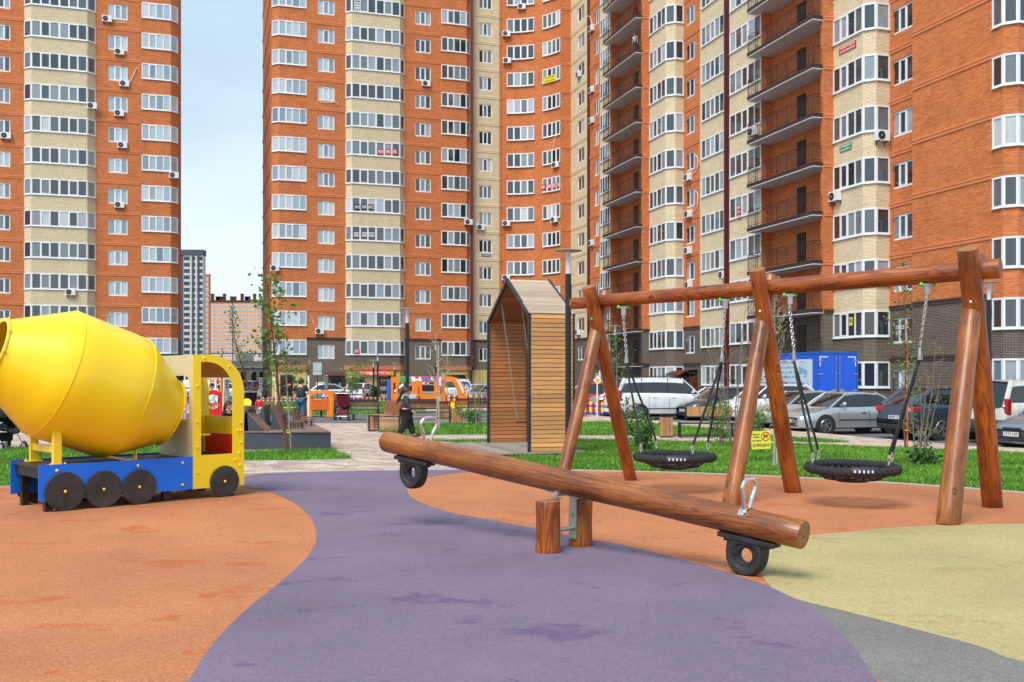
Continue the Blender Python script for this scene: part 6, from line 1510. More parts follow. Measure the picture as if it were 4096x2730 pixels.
roadsign(1103, 1625, 52, 'round', 1.95, 'round white sign left of the man in the dark vest', .29); roadsign(1270, 1600, 60, 'back', 2.1+.55, 'large grey sign seen from behind on a dark post, above the play car', .52, M_BOARD)
p = G(1234, 1683); t = thing('white_post', p, 'plain white square post beside the man and the orange play car', 'post'); m = MB(); m.box((0, 0, .94), (.075, .075, 1.88)); m.box((0, 0, 1.885), (.09, .09, .012)); m.build('post', M_WHITE, t)
p = G(2398, 1640); t = thing('white_post', p, 'white post behind the yellow diamond sign', 'post'); m = MB(); m.box((0, 0, 1.1), (.06, .06, 2.2)); m.build('post', M_WHITE, t)
p = G(1830, 1650); 
def tlight(x, D, ztop, label, h=.58):
    t = thing('toy_traffic_light', Vector(((x-CX)*D/F, D, 0)), label, 'traffic light', 'small grey traffic lights of the traffic court'); post(t, .035, ztop-h*1.5, M_GREY)
    m = MB(); m.box((0, 0, ztop-h/2), (h*.42, .12, h)); m.box((0, 0, ztop-h*1.32), (h*.42, .12, h*.62)); b_ = m.build('housing', mat('grey_housing', srgb(120, 126, 130), .5), t, bevel=.015)
    m = MB()
    for k in range(3): m.M = Matrix.Translation((0, -.062, ztop-h*(.2+.3*k))) @ Matrix.Rotation(R(90), 4, 'X'); m.lathe([(h*.125, 0), (h*.10, -.02), (.01, -.02)][::-1], 16)
    m.M = Matrix.Identity(4); m.build('lens', M_BLACK, b_)
    m = MB()
    for k in range(3): m.M = Matrix.Translation((0, -.065, ztop-h*(.2+.3*k))) @ Matrix.Rotation(R(90), 4, 'X'); m.tube([(h*.135*math.cos(a), h*.135*math.sin(a), .01) for a in [2*math.pi*q/14 for q in range(14)]], .01, 4, closed=True)
    m.M = Matrix.Identity(4); m.build('visor', M_GREY, b_)
tlight(1044, 46, 1.8, 'grey toy traffic light beside the boy in red', .40); tlight(1305, 56, 1.95, 'grey toy traffic light above the orange play car', .46); tlight(908, 58, 1.72, 'grey toy traffic light seen through the cab, right of the lamp post', .6)
# ---- shop front of the middle tower
def onwall(line, px, y, off): q = line.pt(line.s_at(px, off), off); return Vector((q.x, q.y, ZH(y, q.y)))
angA = math.atan2(.296, .955)
def wallbox(name, px0, px1, y0, y1, off, m, parent=None, label=None, cat=None, th=.1, line=LC):
    a, b = onwall(line, px0, y0, off), onwall(line, px1, y1, off); c = (a+b)/2; w_ = (Vector((b.x, b.y))-Vector((a.x, a.y))).length
    t = thing(name, c, label, cat, rz=angA) if parent is None else parent
    mb = MB(); mb.box((0, 0, 0), (w_, th, abs(a.z-b.z))); o = mb.build(name if parent is None else name, m, t)
    if parent is not None: o.location = c-parent.location; o.rotation_euler = (0, 0, angA)
    return t, o, w_, abs(a.z-b.z)
t, o, w_, h_ = wallbox('shop_sign', 1430, 1576, 1483, 1504, .85, mat('sign_red_glossy', srgb(222, 36, 30), .4, emit=.15), label='red mini market sign with white letters and yellow 24 badge', cat='shop sign', th=.18)
text('МИНИ', .42, t, Matrix.Translation((-w_*.33, -.095, 0)) @ RX, TXW, width=w_*.29, bold=True, ext=.012); text('МАРКЕТ', .42, t, Matrix.Translation((w_*.11, -.095, 0)) @ RX, TXW, width=w_*.38, bold=True, ext=.012)
m = MB(); m.M = Matrix.Translation((w_*.42, -.10, 0)) @ RX; 
cap_ = [(.32+.15*math.cos(a), .15*math.sin(a)) for a in [R(q) for q in range(-90, 91, 20)]]+[(-.32+.15*math.cos(a), .15*math.sin(a)) for a in [R(q) for q in range(90, 271, 20)]]
m.prism(cap_, 0, .01); bg_ = m.build('yellow_badge', M_SY, t); text('Е24', .28, t, Matrix.Translation((w_*.42, -.115, 0)) @ RX, TXD, width=.55, bold=True)
m = MB(); m.M = Matrix.Translation((-w_*.13, -.10, 0)) @ RX; m.prism([(-.16, -.18), (.16, -.18), (.2, .02), (-.2, .02)], 0, .01); m.build('basket_emblem', TXW, t)
m = MB(); m.M = Matrix.Translation((-w_*.13, -.10, .03)) @ RX; m.prism([(.13*math.cos(R(q)), .13*math.sin(R(q))) for q in range(0, 181, 20)], 0, .008)
for q in range(0, 181, 30): m.box((.19*math.cos(R(q)), .19*math.sin(R(q)), .004), (.07, .025, .008), rz=R(q))
m.build('sun_emblem', M_SY, t)
M_POST = mat('coffee_poster', srgb(52, 36, 32), .5, var=.5, scale=2.5); M_CUP = mat('cup_paper', srgb(190, 170, 150), .5); M_DKG = mat('shop_glass', (.02, .022, .025), .05, spec=1, var=.5, scale=1)
t, o, w_, h_ = wallbox('shop_poster', 1516, 1549, 1508, 1574, .62, M_POST, label='brown coffee poster with a paper cup in the market window', cat='poster', th=.05)
m = MB(); m.M = Matrix.Translation((0, -.03, h_*.22)) @ RX; m.prism([(-.19, -.32), (.19, -.32), (.27, .12), (-.27, .12)], 0, .004); cp = m.build('cup', mat('cup_brown', srgb(96, 50, 34), .5), t)
m = MB(); m.M = Matrix.Translation((0, -.03, h_*.22)) @ RX; m.tube([(.27*math.cos(a), .13+.10*math.sin(a), .006) for a in [2*math.pi*k/20 for k in range(20)]], .035, 5, closed=True); m.build('cup_rim', M_CUP, t)
text('КОФЕ', .26, t, Matrix.Translation((0, -.03, -h_*.17)) @ RX, TXW, width=w_*.78, bold=True); text('с собой', .18, t, Matrix.Translation((0, -.03, -h_*.29)) @ RX, TXW, width=w_*.66, bold=True)
wallbox('shop_window', 1406, 1458, 1510, 1575, .60, M_DKG, mid, th=.06); wallbox('shop_window', 1552, 1566, 1500, 1578, .60, M_DKG, mid, th=.06)
wallbox('shop_door', 1121, 1170, 1500, 1584, .06, M_DKG, mid, th=.08); wallbox('shop_window', 1780, 1862, 1500, 1562, .06, M_DKG, mid, th=.06)
t, o, w_, h_ = wallbox('door_sign', 1143, 1164, 1534, 1546, .16, M_SR, label='red and white sign on the shop door behind the man', cat='sign', th=.03); text('КОЛЬЦО СУШИ', .16, t, Matrix.Translation((0, -.02, 0)) @ RX, TXW, width=w_*.85, bold=True)
wallbox('entrance_door', 1322, 1366, 1518, 1584, .06, mat('brown_door', srgb(58, 40, 40), .4), mid, th=.08)
t, o, w_, h_ = wallbox('notice_paper', 1354, 1364, 1532, 1545, .12, PAP, label='white notice paper on the brown entrance door', cat='paper', th=.02)
t, o, w_, h_ = wallbox('info_board', 1264, 1298, 1529, 1552, .35, PAP, label='white board with yellow map shapes beside the entrance', cat='sign', th=.06)
m = MB()
for (x, z, a, b) in ((-.2, .05, .2, .12), (.05, -.12, .25, .1), (.22, .12, .16, .14), (-.28, -.15, .1, .08)): m.box((x, -.035, z), (a, .01, b))
m.build('map_shapes', M_SY, t)
# entrance canopy
c = onwall(LC, 1340, 1500, .0); m = MB(); rows = []
for i in range(7):
    a = R(12+78*i/6); rows.append([(-2.0*.5*2.1/2, -1.2*math.cos(a)*1.0, -.05+.40*math.sin(a)-.2), (1.05, -1.2*math.cos(a), -.05+.40*math.sin(a)-.2)])
rows = [[(-1.05, r_[0][1], r_[0][2]), (1.05, r_[1][1], r_[1][2])] for r_ in rows]
m.grid(rows, 0, flip=True); m.grid([[(a, b, c_-.03) for a, b, c_ in r_] for r_ in rows], 0); M_CAN = mat('brown_canopy', srgb(96, 62, 56), .35, metal=.2, coat=.4); o = m.build('canopy', M_CAN, mid); o.location = c+Vector((0, 0, .1))-mid.location; o.rotation_euler = (0, 0, angA)
# canopy and shed doors at the right wing
def canopy(line, px, y, off, w_, dpt, bld):
    q = line.pt(line.s_at(px, off), off); m = MB(); rows = []
    for i in range(7):
        a = R(8+82*i/6); rows.append([(-w_/2, -dpt*math.cos(a), .5*math.sin(a)), (w_/2, -dpt*math.cos(a), .5*math.sin(a))])
    m.grid(rows, 0, flip=True); m.grid([[(a, b, c_-.03) for a, b, c_ in r_] for r_ in rows], 0); m.bx(-w_/2+.1, w_/2-.1, -.6, -.02, -2.6, -.02)
    o = m.build('entrance_canopy', mat('rust_brown', srgb(92, 44, 28), .5, var=.15), bld); o.location = Vector((q.x, q.y, ZH(y, q.y)-.5))-bld.location; o.rotation_euler = (0, 0, math.atan2(line.u.y, line.u.x))
canopy(LW, 2762, 1480, -.4, 2.6, 1.6, far)
# ---- far buildings
def simple(name, x0, x1, ytop, D, mats, label, rows, cols, pitch, wz, z0, wm, gm, depth=14, extra=None):
    a, b = (x0-CX)*D/F, (x1-CX)*D/F; zt = ZH(ytop, D); t = thing(name, ((a+b)/2, D, 0), label, 'building')
    m = MB(); m.bx(-(b-a)/2, (b-a)/2, 0, depth, -.1, zt); m.build('wall', mats[0], t)
    n = 0; stuff = None; W = b-a
    for (c0, c1, cnt) in cols:
        xx0, xx1 = -W/2+W*c0, -W/2+W*c1
        fr, gl = MB(), MB(); fr.bx(xx0, xx1, -.06, .02, 0, wz); gl.bx(xx0+.2, xx1-.2, -.10, -.065, .2, wz-.2)
        for k in range(1, cnt): xm = xx0+(xx1-xx0)*k/cnt; fr.bx(xm-.08, xm+.08, -.13, -.065, .1, wz-.1)
        f0 = g0 = None
        for k in range(rows):
            if n < 100:
                if f0 is None: f0 = fr.build('window', wm, t); g0 = gl.build('pane', gm, f0); f = f0
                else: f = copy_tree(f0, t, []); 
                if f is not f0: g = g0.copy(); COL.objects.link(g); g.parent = f
                f.location = (0, 0, z0+pitch*k); n += 1
            else:
                if stuff is None: stuff = [MB(), MB()]
                stuff[0].bx(xx0, xx1, -.06, .02, z0+pitch*k, z0+pitch*k+wz); stuff[1].bx(xx0+.2, xx1-.2, -.10, -.065, z0+pitch*k+.2, z0+pitch*k+wz-.2)
                for q in range(1, cnt): xm = xx0+(xx1-xx0)*q/cnt; stuff[0].bx(xm-.08, xm+.08, -.13, -.065, z0+pitch*k+.1, z0+pitch*k+wz-.1)
    if stuff: f = stuff[0].build('window', wm, t); f['kind'] = 'stuff'; g = stuff[1].build('pane', gm, f)
    return t, W, zt
M_FG = mat('far_light_panel', srgb(196, 196, 192), .9, var=.03); M_FD = mat('far_dark_panel', srgb(78, 84, 94), .9); M_FP = mat('far_peach', srgb(214, 160, 116), .9, var=.05, scale=.1); M_FO = mat('far_orange', srgb(204, 128, 92), .9); M_FDG = mat('far_glass', (.05, .055, .065), .2); M_FGL = mat('far_pale_glass', (.2, .23, .27), .2)
t, W, zt = simple('high_rise', 734, 812, 1022, 462, [M_FG], 'tall light grey high-rise with dark left flank in the gap between towers', 21, [(.02, .32, 4), (.42, .60, 2), (.70, .98, 4)], 2.9, 1.75, 1.2, M_FD, M_FDG, 4)
m = MB(); m.bx(-W/2-1.9, -W/2-.01, 0, 4, -.1, zt); m.bx(-W/2-1.9, W/2+.2, -.3, 4.3, zt, zt+2.6); m.build('dark_cladding', M_FD, t)
for (fa, fb_) in ((.44, .53), (.72, .82)):
    m = MB(); m.bx(-W/2+W*fa, -W/2+W*fb_, -.5, -.01, 3.3, 4.0); q0_ = m.build('cooler_niche', M_FD, t)
    for k in range(1, 20): q_ = copy_tree(q0_, t, []); q_.location = (0, 0, 2.9*k)
t, W, zt = simple('high_rise', 818, 836, 1100, 560, [M_FO], 'narrow orange high-rise strip right of the grey high-rise', 20, [(.1, .8, 3)], 2.9, 1.6, 1.3, M_WH, M_FGL, 3)
m = MB(); m.bx(-W/2, W/2+.3, -.4, 3, zt, zt+.7); m.build('roof', M_BEB, t)
t, W, zt = simple('apartment_tower', 837, 1046, 1209, 690, [M_FP], 'wide pale orange apartment block with dark red chimneys far in the gap', 18, [(.0, .045, 2), (.06, .15, 5), (.18, .25, 4), (.28, .325, 2), (.34, .44, 5), (.455, .54, 5), (.565, .61, 2), (.635, .72, 5), (.75, .80, 3), (.825, .865, 2), (.905, .995, 5)], 2.9, 1.6, 1.5, M_WH, M_FGL)
m = MB(); m.bx(-W/2-.1, W/2+.3, -.6, 14, zt, zt+1.2); m.bx(-W/2, W/2, -.05, -.01, 18.2, 20.3); m.bx(-W*.055, -W*.045, -.5, -.01, 0, zt); m.build('roof', M_FASC, t)
m = MB(); m.bx(-W/2-.0, W/2+.0, -.058, -.051, 0, 18.19); m.build('lower_wall', mat('far_pink', srgb(222, 186, 162), .9), t)
for fx in (-.47, -.38, -.36, -.33, -.3, -.24, -.10, -.04, .10, .18, .2, .23, .34, .46):
    m = MB(); hh = 4.5 if fx in (-.47, -.24, .10, .34) else 2.6; m.bx(W*fx-.9, W*fx+.9, 3, 5, zt+1.21, zt+1.2+hh); m.bx(W*fx-1.3, W*fx+1.3, 2.6, 5.4, zt+1.21+hh, zt+1.5+hh); m.build('chimney', M_PIPE, t)
t, W, zt = simple('low_building', 925, 1056, 1445, 132, [mat('bare_concrete', srgb(150, 150, 148), .9, var=.1, scale=.4)], 'low grey unfinished concrete building with black window openings', 1, [(.05, .12, 1), (.30, .44, 1), (.62, .76, 1), (.86, .96, 1)], 2.9, 1.2, 1.4, M_BLACK, M_BLACK, 20)
m = MB(); m.bx(-W/2-.1, W/2+.1, -.15, -.01, 3.1, 3.3); m.bx(-W/2-.1, W/2+.1, -.2, -.01, .55, .8); m.bx(-W*.5, -W*.28, 2, 8, zt+.01, zt+1.1); m.bx(-W*.5, W*.5, -.05, -.01, -.1, .5); m.build('ledge', mat('pale_concrete', srgb(184, 184, 178), .9), t)
# ---------------------------------------------------------------- trees and shrubs
def leafmat(name, c0, c1):
    m, n, p = newmat(name); L = n.links.new; g = n.nodes.new('ShaderNodeNewGeometry'); rp = n.nodes.new('ShaderNodeValToRGB'); e = rp.color_ramp.elements
    e[0].color = (*c0, 1); e[1].color = (*c1, 1); L(g.outputs['Random Per Island'], rp.inputs[0]); L(rp.outputs[0], p.inputs['Base Color']); p.inputs['Roughness'].default_value = .5
    tr_ = n.nodes.new('ShaderNodeBsdfTranslucent'); L(rp.outputs[0], tr_.inputs[0]); mx_ = n.nodes.new('ShaderNodeMixShader'); mx_.inputs[0].default_value = .3
    o = n.nodes['Material Output']; L(p.outputs[0], mx_.inputs[1]); L(tr_.outputs[0], mx_.inputs[2]); L(mx_.outputs[0], o.inputs[0]); return m
LF_G = leafmat('green_leaves', (.05, .15, .02), (.16, .34, .05)); LF_Y = leafmat('young_leaves', (.10, .22, .03), (.28, .42, .07)); LF_B = leafmat('bronze_leaves', (.20, .12, .03), (.32, .26, .06)); LF_D = leafmat('dark_leaves', (.03, .09, .02), (.09, .20, .035))
BK_W = mat('pale_bark', srgb(176, 168, 152), .85, var=.3, scale=14, stretch=(1, 1, .4)); BK_R = mat('reddish_bark', srgb(112, 66, 54), .8, var=.25, scale=12); BK_G = mat('grey_twigs', srgb(134, 120, 104), .85, var=.2, scale=10)
def tree(name, base, top, label, cat='tree', group=None, bark=BK_R, leaves=LF_G, nb=16, nl=260, spread=.55, leaf=.045, r0=.03, first=.25, stems=1, stake=None, up=.75, seed=0, clump=.10, twigs=4):
    rnd = random.Random(seed); base = Vector(base); top = Vector(top)-base; t = thing(name, base, label, cat, group); H = top.length
    tk, br, lf = MB(), MB(), MB(); tips = []
    for s_ in range(stems):
        if stems > 1:
            a = 2*math.pi*s_/stems+rnd.uniform(-.5, .5); tp = top*rnd.uniform(.72, 1.05)+Vector((math.cos(a), math.sin(a), 0))*spread*rnd.uniform(.3, .8); bs = Vector((math.cos(a), math.sin(a), 0))*.06
        else: tp = top; bs = Vector((0, 0, 0))
        P = []; side_ = Vector((rnd.uniform(-1, 1), rnd.uniform(-1, 1), 0))*H*.02
        for i in range(9):
            f = i/8; P.append(bs.lerp(tp, f)+side_*math.sin(f*math.pi)+Vector((rnd.uniform(-1, 1), rnd.uniform(-1, 1), 0))*H*.006)
        k = 1 if stems == 1 else .6
        tk.tube(P, [r0*k*(1-.82*i/8) for i in range(9)], 7)
        for b in range(max(1, nb//stems)):
            f = first+(1-first)*((b+rnd.random())/max(1, nb//stems)); f = min(f, .99); i = int(f*8); q = P[i].lerp(P[min(8, i+1)], f*8-i)
            a = b*2.4+rnd.uniform(-.4, .4); ln = spread*(1-.62*f)*rnd.uniform(.6, 1.25)*(1 if stems == 1 else .6); d = Vector((math.cos(a), math.sin(a), up+rnd.uniform(-.1, .5))).normalized()
            Q = [q+d*ln*j/4+Vector((0, 0, .06*ln*(j/4)**2*4))+Vector((rnd.uniform(-1, 1), rnd.uniform(-1, 1), rnd.uniform(-1, 1)))*.02*j for j in range(5)]
            br.tube(Q, [max(.0035, r0*.34*(1-f*.5)*(1-.2*j)) for j in range(5)], 4, cap=False)
            tips += [(Q[j], ln) for j in (2, 3, 4)]
            for w2 in range(twigs):
                s2 = Q[rnd.randint(1, 3)]; d2 = (d+Vector((rnd.uniform(-1, 1), rnd.uniform(-1, 1), rnd.uniform(-.3, .8)))*.8).normalized(); e2_ = s2+d2*ln*rnd.uniform(.2, .5)
                br.tube([s2, s2.lerp(e2_, .5)+Vector((0, 0, .01)), e2_], [.004, .003, .002], 3, cap=False); tips.append((e2_, ln)); tips.append((s2.lerp(e2_, .5), ln))
        tips.append((P[8], spread)); tips.append((P[7], spread))
    for k in range(nl):
        q, ln = rnd.choice(tips); c = q+Vector((rnd.gauss(0, 1), rnd.gauss(0, 1), rnd.gauss(0, 1)))*clump
        u = Vector((rnd.uniform(-1, 1), rnd.uniform(-1, 1), rnd.uniform(-1, .2))).normalized(); v = u.cross(Vector((rnd.uniform(-1, 1), rnd.uniform(-1, 1), rnd.uniform(-1, 1)))).normalized(); s = leaf*rnd.uniform(.6, 1.2); w3 = u.cross(v)*s*.12
        lf.face([c-u*s, c-u*s*.35+v*s*.62+w3, c+u*s*.4+v*s*.5, c+u*s, c+u*s*.4-v*s*.5, c-u*s*.35-v*s*.62+w3], 0)
    tk.build('trunk', bark, t); br.build('branches', bark, t)
    if nl: lf.build('leaves', leaves, t)
    if stake:
        m = MB(); m.tube([Vector((.07, .03, 0)), Vector((.07+stake[1], .03, stake[0]))], .02, 7); sk = m.build('stake', stake[2], t)
        m = MB()
        for z in [.5+.85*i for i in range(int((stake[0]-.4)/.85)+1)]:
            f = z/H; c = Vector((top.x*f*.5+.035+stake[1]*z/stake[0]*.5, .015, z)); m.box(c, (.09, .06, .02), rz=rnd.uniform(-.3, .3)); m.tube([c+Vector((.05, -.03, 0)), c+Vector((.09, -.05, -.07))], .004, 3)
        m.build('tie', M_SY, t)
    return t
SKG = mat('grey_stake', srgb(150, 138, 120), .85, var=.15, scale=10); SKO = mat('orange_stake', srgb(206, 104, 40), .6, var=.2, scale=8); SKW = mat('white_stake', srgb(196, 192, 182), .8, var=.15, scale=10)
def P3(x, y, D): return AT(x, y, D)
g = 'young planted trees'
tree('young_tree', G(1152, 1817), P3(1068, 1128, 23.3), 'staked leafy young tree in front of the grey platform', group=g, nb=26, nl=480, spread=.95, leaf=.058, r0=.042, first=.30, stake=(2.5, -.16, SKG), seed=3, clump=.07, twigs=5)
tree('young_tree', G(1022, 1650), P3(918, 1250, 51), 'thin red-stemmed young tree behind the boy in red', group=g, nb=20, nl=200, spread=.9, leaf=.07, r0=.06, first=.34, seed=4, up=1.1)
tree('young_tree', G(1408, 1610), P3(1418, 1448, 72), 'bushy light green young tree in front of the mini market', group=g, nb=30, nl=330, spread=.85, leaf=.10, r0=.05, first=.3, stems=4, bark=BK_W, leaves=LF_Y, seed=5, up=1.1, clump=.16)
tree('young_tree', G(1747, 1726), P3(1741, 1330, 33.3), 'nearly bare sapling tied to a pale stake behind the left seesaw handle', group=g, nb=22, nl=60, spread=.7, leaf=.03, r0=.026, bark=BK_W, leaves=LF_B, first=.45, stake=(2.9, -.02, SKW), seed=6)
tree('young_tree', G(1793, 1640), P3(1790, 1420, 56), 'bare sapling with few bronze leaves beside the play bus nose', group=g, nb=24, nl=120, spread=1.1, leaf=.05, r0=.035, bark=BK_W, leaves=LF_B, first=.35, seed=7)
tree('sapling', G(1915, 1714), P3(1912, 1440, 35.6), 'cluster of thin bare stems left of the wooden house', group=g, nb=28, nl=50, spread=.55, leaf=.03, r0=.026, stems=5, bark=BK_G, leaves=LF_Y, first=.2, seed=8)
tree('young_tree', G(2476, 1700), P3(2462, 1330, 38), 'young tree with small yellowish leaves behind the left swing legs', group=g, nb=26, nl=240, spread=.75, leaf=.04, r0=.03, bark=BK_G, leaves=LF_Y, first=.25, seed=9)
tree('young_tree', G(3094, 1872), P3(3098, 1195, 19.7), 'pale stemmed tree with bronze leaves just right of the middle swing legs', group=g, nb=26, nl=210, spread=.75, leaf=.035, r0=.028, bark=BK_W, leaves=LF_B, first=.42, stake=(2.1, -.02, SKW), seed=10)
tree('bare_shrub', G(2930, 1782), P3(2900, 1215, 26.5), 'tall bare fan of pale branches left of the middle swing legs', group=g, nb=44, nl=25, spread=1.15, leaf=.03, r0=.03, stems=7, bark=BK_G, leaves=LF_Y, first=.2, seed=11, up=1.3)
tree('young_tree', G(3620, 1803), P3(3628, 1062, 24.5), 'sapling tied to an orange stake in front of the dark blue crossover', group=g, nb=34, nl=330, spread=.85, leaf=.04, r0=.026, first=.3, stake=(3.1, .0, SKO), seed=12, clump=.06)
tree('sapling', G(3675, 1862), P3(3690, 1385, 20.4), 'many-stemmed sapling just left of the rightmost swing legs', group=g, nb=44, nl=240, spread=.62, leaf=.032, r0=.03, stems=6, bark=BK_G, leaves=LF_G, first=.15, seed=13)
tree('shrub', G(2568, 1812), P3(2566, 1668, 23.9), 'dense leafy shrub behind the left basket swing', 'shrub', 'shrubs in the lawns', nb=50, nl=1100, spread=.36, leaf=.038, r0=.02, stems=8, bark=BK_G, leaves=LF_G, first=.05, seed=14, clump=.06)
tree('shrub', G(2500, 1756), P3(2500, 1600, 29), 'leafy shrub left of the dense one, by the left swing legs', 'shrub', 'shrubs in the lawns', nb=36, nl=500, spread=.5, leaf=.04, r0=.02, stems=6, bark=BK_G, leaves=LF_D, first=.05, seed=15, clump=.06)
tree('shrub', G(2880, 1792), P3(2860, 1590, 25.6), 'thin upright shrub in front of the wooden bench', 'shrub', 'shrubs in the lawns', nb=44, nl=520, spread=.5, leaf=.035, r0=.02, stems=6, bark=BK_G, leaves=LF_G, first=.1, seed=16, clump=.05)
tree('shrub', G(3015, 1752), P3(3020, 1640, 29.8), 'green shrub between the middle swing legs', 'shrub', 'shrubs in the lawns', nb=40, nl=700, spread=.55, leaf=.038, r0=.02, stems=6, bark=BK_G, leaves=LF_G, first=.05, seed=17, clump=.06)
tree('shrub', G(1888, 1698), P3(1886, 1650, 38.6), 'leafy shrub between the slatted bin and the wooden house', 'shrub', 'shrubs in the lawns', nb=34, nl=600, spread=.7, leaf=.045, r0=.02, stems=6, bark=BK_G, leaves=LF_G, first=.05, seed=18, clump=.08)
tree('shrub', G(1080, 1660), P3(1080, 1640, 48), 'small round brownish shrub behind the platform', 'shrub', 'shrubs in the lawns', nb=30, nl=700, spread=.6, leaf=.05, r0=.02, stems=6, bark=BK_G, leaves=LF_B, first=.05, seed=19, clump=.10)
tree('shrub', G(3695, 1868), P3(3700, 1815, 20.1), 'low green tuft at the foot of the many-stemmed sapling', 'shrub', 'shrubs in the lawns', nb=20, nl=360, spread=.35, leaf=.05, r0=.01, stems=6, bark=BK_G, leaves=LF_D, first=.05, seed=20, clump=.05)
tree('tree', G(705, 1600), P3(708, 1478, 80), 'leafy tree seen through the beige cab window', 'tree', nb=40, nl=1500, spread=1.6, leaf=.11, r0=.09, leaves=LF_D, bark=BK_G, first=.4, seed=21, clump=.2)
tree('small_conifer', G(1000, 1600), P3(1000, 1566, 80), 'small dark conifer in front of the dark blue car', 'tree', nb=40, nl=700, spread=.5, leaf=.07, r0=.04, leaves=LF_D, bark=BK_G, first=.1, seed=22, clump=.1)
tree('small_conifer', G(1498, 1605), P3(1498, 1560, 76), 'small dark shrub right of the white hatchback at the market', 'tree', nb=30, nl=600, spread=.45, leaf=.08, r0=.04, leaves=LF_D, bark=BK_G, first=.1, seed=23, clump=.1)
# ---------------------------------------------------------------- people
M_SKIN = mat('skin', srgb(206, 152, 126), .55, var=.05); M_HAIRD = mat('dark_hair', (.022, .014, .012), .5, var=.3, scale=30, stretch=(1, 1, .2)); M_HAIRB = mat('fair_hair', srgb(170, 140, 104), .6)
def skin_mesh(V, E, rad, root, sub=1):
    me = bpy.data.meshes.new('skin'); me.from_pydata([V[k] for k in V], [(list(V).index(a), list(V).index(b)) for a, b in E], []); o = bpy.data.objects.new('tmp', me); COL.objects.link(o)
    m = o.modifiers.new('s', 'SKIN'); sv = me.skin_vertices[0].data
    for i, k in enumerate(V):
        r = rad[k]; sv[i].radius = (r, r) if not isinstance(r, tuple) else r; sv[i].use_root = (k == root)
    s = o.modifiers.new('d', 'SUBSURF'); s.levels = sub; s.render_levels = sub
    bpy.context.view_layer.update(); res = bpy.data.meshes.new_from_object(o.evaluated_get(bpy.context.evaluated_depsgraph_get())); bpy.data.objects.remove(o)
    for p in res.polygons: p.use_smooth = True
    return res
